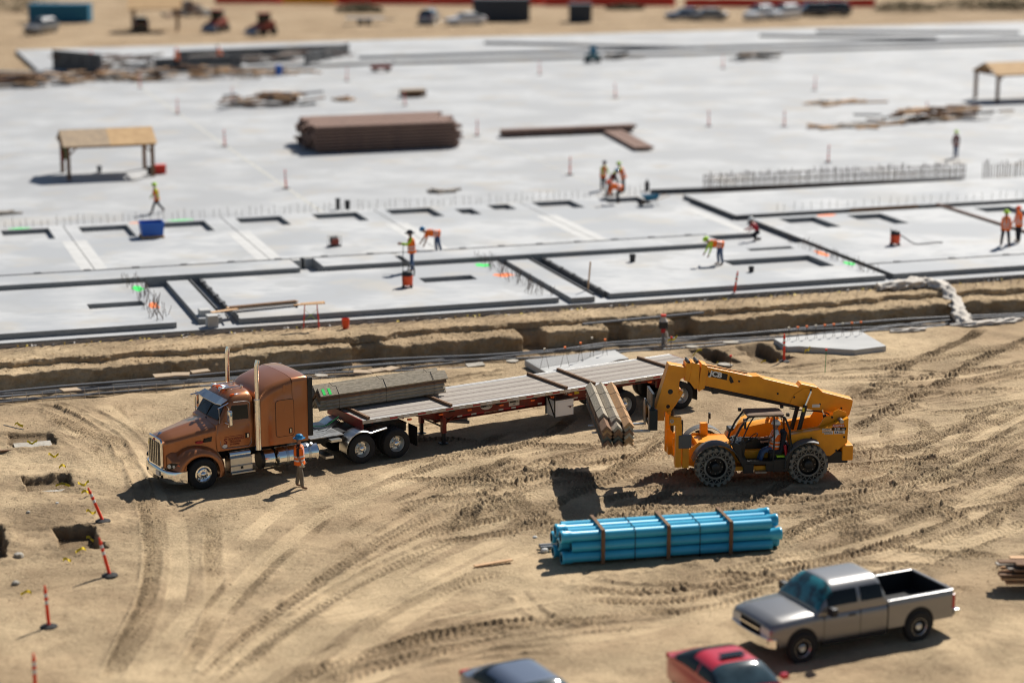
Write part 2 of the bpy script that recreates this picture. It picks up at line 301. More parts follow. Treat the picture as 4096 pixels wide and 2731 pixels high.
TR = [  # ruts and tread prints, photo coordinates of their centre lines
    ('road', [(2150, 2030), (1900, 2120), (1650, 2250), (1400, 2420), (1150, 2560), (900, 2731)], 1, .3), ('road', [(2100, 2140), (1850, 2220), (1600, 2340), (1330, 2500), (1050, 2650), (930, 2760)], 1, .2),
    ('lug', [(2300, 1900), (2050, 1975), (1750, 2060), (1500, 2180), (1250, 2350), (1050, 2500), (900, 2640), (760, 2760)], 1.0, .6), ('lug', [(2160, 1960), (1900, 2060), (1620, 2170), (1380, 2330), (1180, 2470), (990, 2620), (860, 2740)], 1.0, .6),
    ('lug', [(540, 1880), (575, 2000), (605, 2120), (610, 2260), (585, 2400), (520, 2540), (430, 2740)], 1.1, .5), ('lug', [(590, 1930), (640, 2050), (660, 2200), (640, 2350), (580, 2500), (480, 2660), (440, 2740)], .5, .3),
    ('lug', [(815, 2010), (850, 2100), (850, 2240), (860, 2330), (840, 2500), (700, 2740)], .7, .3), ('lug', [(1290, 2000), (1300, 2060), (1240, 2130), (1120, 2230), (1000, 2350), (880, 2480)], .9, .5),
    ('lug', [(180, 1610), (240, 1680), (330, 1740), (420, 1840), (480, 1900)], 1.0, .4), ('lug', [(190, 1620), (215, 1600), (260, 1640), (340, 1700), (440, 1750), (560, 1800)], .9, .4), ('lug', [(480, 1600), (470, 1650), (520, 1700), (640, 1730)], .8, .4), ('road', [(380, 1600), (440, 1640), (500, 1690), (560, 1740)], 1, .1),
    ('road', [(330, 1780), (370, 1840), (420, 1900), (470, 1930), (520, 1960)], 1, .1), ('road', [(450, 1760), (420, 1830), (440, 1900), (520, 1950)], 1, .1),
    # criss-cross in front of the flatbed
    ('lug', [(1760, 2100), (1930, 2010), (2080, 1930), (2300, 1870), (2560, 1830), (2800, 1800)], 1.4, .85), ('lug', [(1820, 1870), (1920, 1940), (2010, 2040), (2120, 2100), (2280, 2140)], 1.4, .85), ('lug', [(1850, 1850), (1960, 1900), (2060, 1990), (2200, 2080), (2360, 2120)], 1.3, .8),
    ('lug', [(1640, 1960), (1800, 1930), (1990, 1900), (2180, 1850), (2420, 1800)], 1.2, .7), ('lug', [(1560, 2080), (1720, 2000), (1900, 1960), (2100, 1940)], 1.1, .6), ('lug', [(1870, 2130), (1890, 2030), (1870, 1930), (1960, 1870), (2150, 1830)], 1.3, .8),
    ('lug', [(2000, 2160), (2150, 2060), (2330, 1960), (2550, 1880)], 1.2, .7), ('lug', [(2080, 2200), (2250, 2080), (2460, 1990), (2700, 1960)], 1.0, .6), ('lug', [(1500, 1960), (1650, 1870), (1850, 1800), (2100, 1750)], .7, .4),
    ('road', [(1300, 1990), (1600, 1880), (1900, 1800), (2250, 1740), (2600, 1690)], 1, .1), ('rut', [(1560, 1720), (1800, 1690), (2050, 1640), (2300, 1600)], 1, .4), ('rut', [(1620, 1660), (1900, 1600), (2150, 1560)], .8, .4), ('rut', [(1320, 1530), (1700, 1530), (1900, 1500), (2100, 1480)], 1.2, .6), ('rut', [(1300, 1570), (1700, 1560), (2000, 1530)], 1.2, .6), ('rut', [(1740, 1500), (1900, 1490), (2080, 1460)], 1, .5),
    # loops at the right
    ('lug', [(4150, 1340), (3900, 1450), (3720, 1560), (3560, 1640), (3400, 1730)], 1.5, 1.0), ('lug', [(3960, 1320), (3750, 1410), (3600, 1480), (3480, 1570), (3380, 1600)], 1.4, .95), ('lug', [(3400, 1500), (3600, 1460), (3800, 1430), (4000, 1400), (4150, 1390)], 1.0, .7), ('lug', [(3450, 1570), (3700, 1510), (3900, 1480), (4150, 1460)], 1.2, .7), ('lug', [(3480, 1610), (3700, 1550), (4150, 1500)], 1.0, .5), ('lug', [(3500, 1690), (3750, 1590), (4150, 1540)], .9, .5),
    ('rut', [(2900, 1500), (3200, 1470), (3500, 1430)], .9, .4), ('rut', [(2800, 1480), (3150, 1500), (3500, 1480), (3900, 1500)], .8, .3), ('rut', [(3350, 1590), (3700, 1610), (4100, 1580)], .8, .4), ('rut', [(3300, 1540), (3800, 1560), (4150, 1560)], .8, .4),
    ('lug', [(4150, 1660), (3950, 1760), (3760, 1830), (3500, 1900), (3300, 1960)], 1.2, .8), ('lug', [(4150, 1720), (3950, 1830), (3750, 1900), (3500, 1970), (3200, 2010), (2900, 2010)], 1.2, .8), ('lug', [(4150, 1800), (3900, 1930), (3700, 2040), (3450, 2150), (3200, 2230), (2900, 2330), (2550, 2370), (2250, 2350)], 1.3, .8), ('lug', [(4150, 1870), (3950, 2000), (3750, 2100), (3520, 2190), (3260, 2270), (2950, 2370), (2600, 2410), (2300, 2390)], 1.3, .8),
    ('lug', [(4150, 1960), (3950, 2080), (3700, 2190), (3400, 2280), (3100, 2370), (2800, 2440), (2450, 2450)], 1.1, .7), ('lug', [(4150, 2060), (3900, 2180), (3600, 2280), (3300, 2340)], 1.0, .6), ('lug', [(4150, 1900), (4000, 2060), (3900, 2200), (3850, 2330)], .9, .6), ('lug', [(3560, 1660), (3700, 1700), (3640, 1790), (3500, 1820), (3420, 1780)], .9, .6),
    ('lug', [(3330, 1830), (3600, 1790), (3900, 1700), (4150, 1620)], 1.1, .8), ('lug', [(3350, 1890), (3650, 1850), (3900, 1790), (4150, 1740)], 1.1, .8), ('lug', [(3250, 2080), (3420, 2030), (3560, 2060), (3620, 2160), (3500, 2240)], 1.0, .6), ('road', [(3300, 2010), (3420, 2030), (3520, 2080), (3560, 2110)], 1.2, .0), ('lug', [(3380, 2040), (3390, 2110), (3370, 2180), (3300, 2220)], .9, .5), ('lug', [(2380, 2030), (2700, 1990), (3000, 1990), (3300, 1960)], 1.0, .6), ('lug', [(2300, 1980), (2650, 1900), (3000, 1880), (3350, 1850)], 1.0, .7),
    ('lug', [(3400, 1960), (3700, 1940), (3950, 1880), (4150, 1820)], 1.2, .9), ('lug', [(3300, 2040), (3650, 1990), (3900, 1950), (4150, 1890)], 1.2, .9), ('lug', [(3650, 1650), (3900, 1640), (4150, 1590)], .9, .6), ('lug', [(3420, 1860), (3560, 1900), (3700, 2000), (3760, 2120)], 1, .6), ('lug', [(3900, 1640), (3850, 1760), (3900, 1880), (4050, 1960)], 1, .6),
    # smooth pressed wheel paths
    ('road', [(2300, 1790), (1900, 1850), (1550, 1950), (1250, 2090), (1000, 2300), (800, 2540), (690, 2740)], 1.2, 0), ('road', [(1700, 2150), (1500, 2260), (1250, 2420), (1000, 2580), (820, 2740)], 1.3, 0), ('road', [(2060, 2130), (1840, 2230), (1560, 2380), (1300, 2540), (1080, 2700)], 1.4, 0), ('road', [(2200, 2160), (1960, 2260), (1700, 2420), (1450, 2590), (1300, 2740)], 1.2, 0),
    ('road', [(4150, 1700), (3850, 1860), (3600, 1960), (3300, 2050)], 1, 0), ('road', [(3350, 1770), (3650, 1720), (4150, 1640)], 1, 0), ('road', [(3400, 2400), (3600, 2290), (3850, 2180), (4150, 2080)], 1.2, 0), ('road', [(700, 2050), (720, 2250), (690, 2450), (600, 2740)], 1, 0), ('road', [(2400, 2560), (2700, 2480), (3000, 2400), (3250, 2310)], 1.2, 0), ('road', [(1250, 1960), (1100, 2050), (950, 2200), (780, 2420), (650, 2600)], 1, 0), ('road', [(2600, 1860), (2350, 1870), (2000, 1860)], .8, 0),
    # bottom
    ('lug', [(1150, 2731), (1450, 2620), (1750, 2540), (2000, 2500), (2250, 2480), (2500, 2520)], 1.4, .8), ('lug', [(1250, 2760), (1550, 2660), (1850, 2580), (2150, 2540)], 1.2, .7), ('rut', [(1300, 2731), (1600, 2650), (1900, 2610), (2300, 2580)], 1.2, .6), ('rut', [(2050, 2350), (2130, 2430), (2220, 2500), (2300, 2540)], 1.2, .6), ('rut', [(2300, 2330), (2600, 2350), (2900, 2330), (3200, 2290)], 1.1, .6), ('road', [(2900, 2440), (3300, 2320), (3600, 2230), (3900, 2120)], 1.2, .0), ('road', [(2750, 2520), (3100, 2380), (3450, 2280), (3700, 2200)], 1.0, .0),
    ('road', [(1300, 2731), (1500, 2500), (1700, 2380), (1950, 2240), (2150, 2150)], 1.3, .0), ('road', [(1000, 2731), (1250, 2440), (1500, 2280), (1750, 2150)], 1.0, .0), ('lug', [(1700, 2400), (1850, 2330), (2000, 2290), (2120, 2300)], .8, .5),
]
churn = np.clip(vnoise(PG, QG, 2.6, 8) + .1, 0, 1)
def zone(u, v, rp, rq_):
    p, q = atpq(u, v, 0); return np.exp(-((PG - p) / rp) ** 2 - ((QG - q) / rq_) ** 2)
Z = zone(2050, 1960, 3.0, 3.6) + 1.0 * zone(3750, 1880, 7, 7) + .6 * zone(2600, 1900, 4, 3) + .4 * zone(3500, 2250, 5, 4) + .55 * zone(250, 2050, 4.5, 8) + .4 * zone(900, 2200, 5, 6) + .35 * zone(500, 1650, 6, 4)
H += np.clip(Z, 0, 1) * (.026 * vnoise(PG, QG, .28, 9) + .026 * vnoise(PG, QG, .13, 10)) * (.4 + churn)
DAMP = np.maximum(DAMP, np.clip(Z, 0, 1) * np.clip(.45 * vnoise(PG, QG, 1.1, 12) + .36, 0, .65))
for i, (kd, px, am, dm) in enumerate(TR):
    track(px, .52 if kd == 'lug' else (.5 if kd == 'rut' else .62), kd, am * .9, dm * .85, .25 if am > 1.05 else 0, .19 + .03 * (i % 3), i)
rr = random.Random(4)
ARC = [[(4150, 1690), (3900, 1830), (3650, 1930), (3350, 2010)], [(4150, 1840), (3900, 1980), (3650, 2090), (3350, 2180), (3050, 2260), (2700, 2330)], [(4150, 1600), (3850, 1680), (3550, 1730), (3350, 1760)], [(4150, 1450), (3800, 1520), (3500, 1560), (3200, 1570)], [(2700, 1780), (2300, 1840), (1950, 1930), (1650, 2050), (1400, 2200)], [(1850, 2120), (1500, 2280), (1200, 2460), (950, 2650), (860, 2740)], [(2600, 2440), (2200, 2470), (1800, 2530), (1400, 2640), (1200, 2740)], [(100, 1620), (300, 1690), (480, 1800), (560, 1950)]]
for i in range(64):
    b = ARC[i % len(ARC)]; dv = rr.gauss(0, 70); du = rr.gauss(0, 60); tl = rr.gauss(0, 30); n = len(b)
    track([(u + du, v + dv + tl * (k / (n - 1) - .5)) for k, (u, v) in enumerate(b)], rr.choice((.3, .4, .5)), rr.choice(('lug', 'lug', 'rut', 'road')), rr.uniform(.35, .8), rr.uniform(.2, .6), -.1, rr.uniform(.15, .24), i)
for i in range(80):                   # more of the same loops where machines turned
    u = rr.uniform(2300, 4150) if i % 3 else rr.uniform(1300, 2500); v = rr.uniform(1760, 2330) if i % 3 else rr.uniform(1780, 2200); ang = rr.gauss(-.28, .35); cv = rr.gauss(0, .3); pts = []
    for k in range(5):
        pts.append((u, v)); u += 170 * math.cos(ang); v += 75 * math.sin(ang); ang += cv * .4
    track(pts, .5, 'lug', rr.uniform(.6, 1.2), rr.uniform(.35, .85), -.1, .2, i)
sa = R(12); S1 = (PG - .325 * QG) * math.cos(sa) + QG * math.sin(sa) * 1.0; S2 = -(PG - .325 * QG) * math.sin(sa) + QG * math.cos(sa)
H += (.012 * vnoise(S1, S2, 1, 63) * 0 + .016 * vnoise(S1 / 9, S2 / .22, 1, 64) + .010 * vnoise(S1 / 5, S2 / .11, 1, 65)) * np.clip(.5 + vnoise(PG, QG, 5, 66), 0, 1)
def pit(u0, u1, v0, v1, depth, wob=.17):
    cp, cq = atpq((u0 + u1) / 2, (v0 + v1) / 2, 0); w = (atpq(u1, v0, 0)[0] - atpq(u0, v0, 0)[0]) / 2; h = (atpq(u0, v0, 0)[1] - atpq(u0, v1, 0)[1]) / 2
    x = PG - cp + wob * vnoise(PG, QG, 1.3, 20) + .05 * vnoise(PG, QG, .2, 21); y = QG - cq + wob * vnoise(PG, QG, 1.3, 22) + .05 * vnoise(PG, QG, .2, 23)
    dd = np.maximum(np.abs(x) - w, np.abs(y) - h); m = 1 - sstep(dd, -.10, .03)
    H[...] = H * (1 - m) - depth * m + .07 * np.exp(-(np.maximum(dd, 0) / .45) ** 2) * (dd > 0) * (1 + 1.2 * vnoise(PG, QG, .35, 24)); DAMP[...] = np.maximum(DAMP, .6 * m + .35 * np.exp(-(dd / .3) ** 2))
pit(95, 300, 1900, 1960, .24); pit(215, 395, 2110, 2205, .36); pit(-190, 15, 2110, 2250, .5); pit(40, 215, 1730, 1795, .16); pit(2790, 2930, 1395, 1465, .5); pit(2985, 3120, 1378, 1450, .5)
# spoil thrown up along the pipe stack
cp, cq = atpq(2700, 2275, 0); x = PG - cp; y = QG - (cq + .05 * x - .02 * x * x)
H += (.10 * np.exp(-(y / .45) ** 2) * (1 - sstep(np.abs(x), 3.0, 4.2))) * (1 + .6 * vnoise(PG, QG, .4, 25) + .4 * vnoise(PG, QG, .16, 26))
def calm(pt, r):                      # level ground where a thing stands
    global H
    p, q = topq(Vector(pt)); w = np.exp(-(((PG - p) ** 2 + (QG - q) ** 2) / r ** 2)); H = H * (1 - .85 * w)
for pt in ((6.64, 68.3, 0), (9.73, 68.6, 0), (6.4, 70.3, 0), (9.5, 70.6, 0), (-10, 67.9, 0), (-5.1, 70.9, 0), (-3.9, 71.6, 0), (-6.88, 68.0, 0), (3.6, 76.3, 0), (5.8, 77.6, 0), at(2280, 2235), at(2650, 2215), at(3050, 2190), at(2950, 2620), at(3690, 2520), at(2550, 2200)): calm(pt, .55)
win = sstep(AG, A0, A0 + 1) * (1 - sstep(AG, A1 - 1, A1 - DA)) * sstep(QG, Q0, Q0 + 1) * (1 - sstep(QG, Q1 - .5, Q1)); H *= win; DAMP *= win
QW = QG + (lip(PG) - 81.4) * sstep(QG, 79.5, 81.4)
X = PG * E1.x + QW * E2.x; Y = PG * E1.y + QW * E2.y
def gz(x, y):                         # height of the yard at a world point
    v = Vector((x, y, 0)); p, q = topq(v); i = int(round((q - Q0) / DQ)); j = int(round((p - .325 * q - A0) / DA))
    return float(H[i, j]) if 0 <= i < NQ and 0 <= j < NA else 0.0
def grid_mesh(name, X, Y, Zv, m, attr=None, pale=None):
    nr, nc = X.shape; me = D.meshes.new(name); nv = nr * nc; me.vertices.add(nv)
    me.vertices.foreach_set('co', np.stack([X, Y, Zv], -1).astype(np.float32).ravel())
    i = np.arange(nv).reshape(nr, nc); f = np.stack([i[:-1, :-1], i[:-1, 1:], i[1:, 1:], i[1:, :-1]], -1).reshape(-1, 4)
    me.loops.add(f.size); me.polygons.add(len(f)); me.loops.foreach_set('vertex_index', f.ravel().astype(np.int32))
    me.polygons.foreach_set('loop_start', np.arange(0, f.size, 4, dtype=np.int32)); me.polygons.foreach_set('use_smooth', np.ones(len(f), bool))
    if attr is not None:
        a = me.attributes.new('damp', 'FLOAT', 'POINT'); a.data.foreach_set('value', attr.astype(np.float32).ravel())
    if pale is not None:
        a = me.attributes.new('pale', 'FLOAT', 'POINT'); a.data.foreach_set('value', pale.astype(np.float32).ravel())
    me.update(calc_edges=True); me.materials.append(m); return link(D.objects.new(name, me))
struct(grid_mesh('ground', X, Y, H, M['soil'], np.clip(DAMP, 0, 1), np.clip(PALE, 0, 1)))
og = MB()                             # the same yard beyond the detailed part
def pol(*c): og.add([pq(p, q, z) for p, q, z in c], [tuple(range(len(c)))])
pol((.325 * Q0 + A0 - 500, Q0, 0), (.325 * Q0 + A0, Q0, 0), (.325 * Q1 + A0, Q1, 0), (.325 * Q1 + A0 - 500, Q1, 0))
pol((.325 * Q0 + ca[-1], Q0, 0), (.325 * Q0 + 500, Q0, 0), (.325 * Q1 + 500, Q1, 0), (.325 * Q1 + ca[-1], Q1, 0))
pol((.325 * Q0 + A0 - 500, -200, 0), (.325 * Q0 + 500, -200, 0), (.325 * Q0 + 500, Q0, 0), (.325 * Q0 + A0 - 500, Q0, 0))
M['farsoil'] = soil('far_soil', (.33, .235, .140), (.20, .14, .085), (.42, .31, .195), False)
struct(og.build('outer_ground', M['soil'])); og = MB(); pol((-1500, 89.5, .39), (1500, 89.5, .39), (1500, 4000, .39), (-1500, 4000, .39)); struct(og.build('far_ground', M['farsoil']))

# ------------------------------------------------------------------ trench, ledge and earth bank in front of the slab
pc = np.concatenate([[-400, -60], np.arange(2, 62, .065), [110, 400]])
notch = np.zeros_like(pc)
for ua, ub in ((1415, 1530), (2165, 2270), (2588, 2650), (2890, 2985)):
    a, b = atpq(ua, 1410, 0)[0], atpq(ub, 1395, 0)[0]; w = .12 * vnoise(pc, 0 * pc, .3, 71); notch = np.maximum(notch, sstep(pc + w, a, a + .18) * (1 - sstep(pc + w, b - .18, b)))
lw = .20 * vnoise(pc, 0 * pc, 2.1, 72) + .10 * vnoise(pc, 0 * pc, .6, 73); uw = .25 * vnoise(pc, 0 * pc, 3.1, 74) + .14 * vnoise(pc, 0 * pc, .7, 75); lt = .05 * vnoise(pc, 0 * pc, 1.3, 76)
drift = .35 * sstep(pc, 15, 45) - .25 * (1 - sstep(pc, 8, 18))
n1 = 1 - notch; one = np.ones_like(pc)
prof = [(lip(pc), 0 * pc), (lip(pc) + .05, -.06 * one), (lip(pc) + .14, -.60 * one), (83.0 * one, -.70 * one), (84.2 * one, -.70 * one), (85.0 * one, -.68 * one)]
e0 = 85.45 + lw + drift; u0 = 86.45 + uw + drift; e0n = e0 * n1 + (u0 - .12) * notch
prof += [(e0n - .02, -.64 * one), (e0n + .01, -.2 * one), (e0n + .03, (.08 + lt) * n1 - .1 * notch), (e0n + .08, (.13 + lt) * n1 + .02 * notch), (np.maximum(e0n + .2, u0 - .25), (.14 + lt) * n1 + .08 * notch), (u0, (.15 + .5 * lt) * n1 + .12 * notch), (u0 + .03, .30 * one), (u0 + .07, .385 * one), (u0 + .22, .41 * one), (88.0 * one, .37 * one), (89.7 * one, .30 * one)]
sub = [1, 4, 8, 8, 6, 4, 5, 5, 3, 10, 4, 5, 4, 3, 12, 8]; rows = []
for k in range(len(prof) - 1):
    for t in np.arange(sub[k]) / sub[k]: rows.append((prof[k][0] * (1 - t) + prof[k + 1][0] * t, prof[k][1] * (1 - t) + prof[k + 1][1] * t))
rows.append(prof[-1]); BQ = np.array([r[0] for r in rows]); BZ = np.array([r[1] for r in rows]); BP = np.tile(pc, (len(rows), 1))
slope = np.abs(np.gradient(BZ, axis=0)) / (np.abs(np.gradient(BQ, axis=0)) + np.abs(np.gradient(BZ, axis=0)) + 1e-6)
amp = np.ones(len(rows)); amp[0] = 0; amp[-8:] *= np.linspace(1, 0, 8); amp = amp[:, None] * ((pc > 0) & (pc < 65))[None, :]
BQ = BQ - amp * slope * (.10 * vnoise(BP, BZ * 1.5, .5, 77) + .065 * vnoise(BP, BZ * 1.2, .17, 78) + .03 * vnoise(BP, BZ, .09, 82))
BZ = BZ + amp * (.03 * vnoise(BP, BQ, .7, 79) + .030 * vnoise(BP, BQ, .22, 80) + .015 * vnoise(BP, BQ, .10, 81)) * (1.15 - slope)
BZ = np.minimum(BZ, .46)
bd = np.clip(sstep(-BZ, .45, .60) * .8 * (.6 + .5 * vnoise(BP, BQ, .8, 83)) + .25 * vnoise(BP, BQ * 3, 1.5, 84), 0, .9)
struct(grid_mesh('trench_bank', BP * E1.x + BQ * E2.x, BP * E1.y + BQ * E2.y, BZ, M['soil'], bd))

# ------------------------------------------------------------------ clods and pebbles
cl = MB(); rc = random.Random(9); octf = [(0, 2, 4), (2, 1, 4), (1, 3, 4), (3, 0, 4), (2, 0, 5), (1, 2, 5), (3, 1, 5), (0, 3, 5)]
def clod(x, y, z, r):
    k = [rc.uniform(.6, 1.3) * r for _ in range(6)]; a = rc.uniform(0, 6.3); c, s_ = math.cos(a), math.sin(a)
    pts = [(k[0], 0, 0), (-k[1], 0, 0), (0, k[2], 0), (0, -k[3], 0), (0, 0, k[4] * .7), (0, 0, -k[5] * .5)]
    cl.add([(x + p[0] * c - p[1] * s_, y + p[0] * s_ + p[1] * c, z + p[2]) for p in pts], octf)
wt = (DAMP + .03) ** 1.3; wt[:40] = 0; wt[-20:] = 0; wt = np.cumsum(wt.ravel()); pk = np.searchsorted(wt, RNG.random(17000) * wt[-1])
for i in pk:
    r_, c_ = divmod(int(i), NA); clod(float(X[r_, c_]) + rc.uniform(-.03, .03), float(Y[r_, c_]) + rc.uniform(-.03, .03), float(H[r_, c_]) + .004, rc.choice((.010, .012, .015, .019, .024, .034)))
stuff(tag(cl.build('soil_clods', M['soil']), 'loose clods and crumbs of sandy soil strewn over the yard', 'soil'))
ck = MB(); cl = ck
for i in range(3200):                 # crumbs fallen from the bank
    p = rc.uniform(4, 58); q = rc.choice((85.9, 86.2, 87.0, 84.9)) + rc.gauss(0, .35); j = int(np.argmin(np.abs(BP[0] - p))); i_ = int(np.argmin(np.abs(BQ[:, j] - q))); w = pq(p, BQ[i_, j], BZ[i_, j])
    clod(w.x, w.y, w.z, rc.choice((.015, .02, .03, .04, .055)))
stuff(tag(ck.build('bank_clods', M['bank']), 'clods fallen from the edges of the earth bank', 'soil'))
def stone(name, pt, r, m, label):
    b = MB(); rings = []; k = random.Random(sum(map(ord, label)))
    for t in (-.8, -.35, .2, .65, .95):
        w = math.sqrt(max(.03, 1 - t * t)); rings.append([(r * w * math.cos(a) * k.uniform(.8, 1.2), r * w * math.sin(a) * k.uniform(.7, 1.1), r * .65 * t + r * .35) for a in [i * 6.283 / 7 for i in range(7)]])
    b.ring(rings); o = tag(b.build(name, m), label, 'stone', 'loose stones in the yard'); o.location = (pt.x, pt.y, gz(pt.x, pt.y)); return o
for u, v, r, m, l in ((2178, 2200, .14, 'chip', 'white rubble chunk left of the blue pipe stack'), (2140, 2148, .07, 'chip', 'small white stone behind the pipe stack end'), (75, 2235, .16, 'stone', 'dark clod of rock in front of the lower pit'), (63, 2340, .12, 'stone', 'grey stone above the single yellow tape scrap'), (113, 2050, .08, 'stone', 'small dark stone between the two pits'), (228, 2007, .06, 'chip', 'pale pebble beside the upper pit')):
    stone('stone', at(u, v), r, M[m], l)
# ------------------------------------------------------------------ floor slab and wall panels cast flat on it
def plate_mb(w, d, z0, z1, holes=()):
    xs = sorted({0, w, *[h[0] for h in holes], *[h[1] for h in holes]}); ys = sorted({0, d, *[h[2] for h in holes], *[h[3] for h in holes]}); b = MB()
    def solid(i, j):
        if not (0 <= i < len(xs) - 1 and 0 <= j < len(ys) - 1): return False
        x, y = (xs[i] + xs[i + 1]) / 2, (ys[j] + ys[j + 1]) / 2
        return not any(h[0] < x < h[1] and h[2] < y < h[3] for h in holes)
    for i in range(len(xs) - 1):
        for j in range(len(ys) - 1):
            if not solid(i, j): continue
            x0, x1, y0, y1 = xs[i], xs[i + 1], ys[j], ys[j + 1]
            b.quad((x0, y0, z1), (x1, y0, z1), (x1, y1, z1), (x0, y1, z1)); b.quad((x0, y0, z0), (x0, y1, z0), (x1, y1, z0), (x1, y0, z0))
            for (di, dj), e in (((-1, 0), ((x0, y0), (x0, y1))), ((1, 0), ((x1, y1), (x1, y0))), ((0, -1), ((x1, y0), (x0, y0))), ((0, 1), ((x0, y1), (x1, y1)))):
                if not solid(i + di, j + dj): b.quad((*e[0], z0), (*e[1], z0), (*e[1], z1), (*e[0], z1))
    bm = bmesh.new(); vv = [bm.verts.new(v) for v in b.v]; [bm.faces.new([vv[i] for i in f]) for f in b.f]
    bmesh.ops.remove_doubles(bm, verts=bm.verts, dist=1e-5); me = D.meshes.new('plate'); bmesh.ops.recalc_face_normals(bm, faces=bm.faces); bm.to_mesh(me); bm.free(); return me
def plate(name, m, p0, p1, q0, q1, z0, z1, holes=(), parent=None):
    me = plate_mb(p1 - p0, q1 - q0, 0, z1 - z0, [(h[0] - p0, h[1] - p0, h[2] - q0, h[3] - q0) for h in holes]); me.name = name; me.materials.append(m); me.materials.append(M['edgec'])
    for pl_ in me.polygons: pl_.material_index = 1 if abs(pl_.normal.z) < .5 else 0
    o = link(D.objects.new(name, me)); o.location = pq(p0, q0, z0); o.rotation_euler = (0, 0, TH); o.parent = parent; return o
M['jointc'] = mat('joint_filler', (.50, .485, .43), .85, col2=(.42, .41, .38), scale=.8)
M['edgec'] = mat('painted_shade_edge', (.27, .27, .262), .9, col2=(.20, .20, .195), scale=3, stretch=(1, 1, 6))  # darker sides: backlit shade painted into the concrete colour
def slabmat(name, a, b_, c):          # power-floated concrete: broad pour patches, curing marks, faint dusty stains
    m = D.materials.new(name); m.use_nodes = True; nt = m.node_tree; bs = nt.nodes['Principled BSDF']; N = nt.nodes.new; L = nt.links.new; g = N('ShaderNodeNewGeometry')
    def noise(sc, dt, st):
        mp = N('ShaderNodeMapping'); mp.inputs['Rotation'].default_value = (0, 0, -TH); mp.inputs['Scale'].default_value = st; L(g.outputs['Position'], mp.inputs[0])
        n = N('ShaderNodeTexNoise'); n.inputs['Scale'].default_value = sc; n.inputs['Detail'].default_value = dt; L(mp.outputs[0], n.inputs[0]); return n.outputs[0]
    def rg(f, lo, hi, t0=0, t1=1):
        r = N('ShaderNodeMapRange'); r.inputs[1].default_value = lo; r.inputs[2].default_value = hi; r.inputs[3].default_value = t0; r.inputs[4].default_value = t1; L(f, r.inputs[0]); return r.outputs[0]
    def mx(f, p, q):
        x = N('ShaderNodeMix'); x.data_type = 'RGBA'; L(f, x.inputs[0])
        for k, t in ((6, p), (7, q)):
            if isinstance(t, tuple): x.inputs[k].default_value = (*t, 1)
            else: L(t, x.inputs[k])
        return x.outputs[2]
    col = mx(rg(noise(.16, 5, (1, 1.2, 1)), .42, .58), a, b_); col = mx(rg(noise(.9, 6, (1, 2.2, 1)), .50, .66, 0, .75), col, b_); col = mx(rg(noise(.35, 7, (1, 1, 1)), .55, .68, 0, .6), col, c)
    col = mx(rg(noise(.33, 3, (1, .8, 1)), .55, .60, 0, .55), col, (.34, .345, .345))
    L(col, bs.inputs['Base Color']); bs.inputs['Roughness'].default_value = .7; bs.inputs['Specular IOR Level'].default_value = .35
    bp = N('ShaderNodeBump'); bp.inputs['Distance'].default_value = .004; L(noise(9, 8, (1, 1, 1)), bp.inputs['Height']); L(bp.outputs[0], bs.inputs['Normal']); return m
M['slab'] = slabmat('floor_slab_concrete', (.43, .435, .435), (.34, .345, .35), (.39, .35, .295)); M['panelc'] = slabmat('wall_panel_concrete', (.47, .473, .47), (.35, .36, .37), (.42, .39, .34))
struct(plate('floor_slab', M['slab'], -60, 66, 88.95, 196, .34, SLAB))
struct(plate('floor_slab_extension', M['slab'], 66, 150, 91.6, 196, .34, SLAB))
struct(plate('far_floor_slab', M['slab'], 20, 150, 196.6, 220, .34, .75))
HP = [(11.1, 13.5, 93.48, 94.5)]
def panel(label, p0, p1, q0, q1, holes=(), z1=PANEL, name='wall_panel', m='panelc'):
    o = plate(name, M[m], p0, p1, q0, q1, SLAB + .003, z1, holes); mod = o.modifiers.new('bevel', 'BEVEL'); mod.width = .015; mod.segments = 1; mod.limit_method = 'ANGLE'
    return tag(o, label, 'concrete panel', 'tilt-up wall panels cast on the slab')
panel('leftmost front concrete wall panel with one narrow slot and rebar along its right edge', -6, 14.24, 89.6, 98.65, [(11.1, 13.5, 93.48, 94.5)])
panel('narrow concrete strip left of the timber planks, between dark forms', 15.25, 16.25, 90.0, 98.6)
panel('wide front concrete wall panel with a slot behind the orange vacuum', 16.9, 31.29, 89.5, 98.65, [(26.53, 29.05, 94.6, 95.7)])
panel('narrow bare concrete strip running back beside the upright wooden stake', 31.75, 32.88, 89.2, 98.65)
panel('front concrete wall panel with a wide opening beside the black buckets', 33.75, 47.53, 89.6, 98.65, [(41.7, 46.3, 92.5, 95.4), (44.1, 46.45, 97.3, 97.9)])
panel('long low concrete strip behind the front panels, left of the two workers', -6, 21.6, 98.75, 101.0, (), 1.03)
panel('short concrete strip behind the front panels, right of the bending worker', 22.7, 26.6, 98.75, 101.0, (), 1.03)
panel('long concrete strip behind the panel with the green and orange paint', 26.9, 43.2, 98.75, 101.0, (), 1.03)
OP = [(9.2, 11.65, 111.5, 114.8), (13.2, 15.72, 110.9, 114.6), (17.5, 19.85, 111.3, 114.6), (21.6, 24.05, 111.9, 114.8), (25.8, 28.3, 111.9, 114.8), (30.0, 32.53, 112.0, 115.0), (33.7, 34.66, 112.0, 114.0), (35.8, 37.0, 113.0, 114.8), (38.5, 40.8, 112.4, 115.0), (42.6, 44.9, 112.4, 115.0)]
J2 = [4.02, 12.47, 20.91, 29.4, 37.85, 46.4]; NM = ['at the left edge of the site', 'carrying the blue crate', 'with two window openings behind the small orange engine', 'with three window openings behind the standing worker', 'where the crew of four works beside the blue wheelbarrow']
M['palec'] = mat('pale_cured_concrete', (.54, .535, .515), .8, col2=(.47, .465, .45), scale=.8)
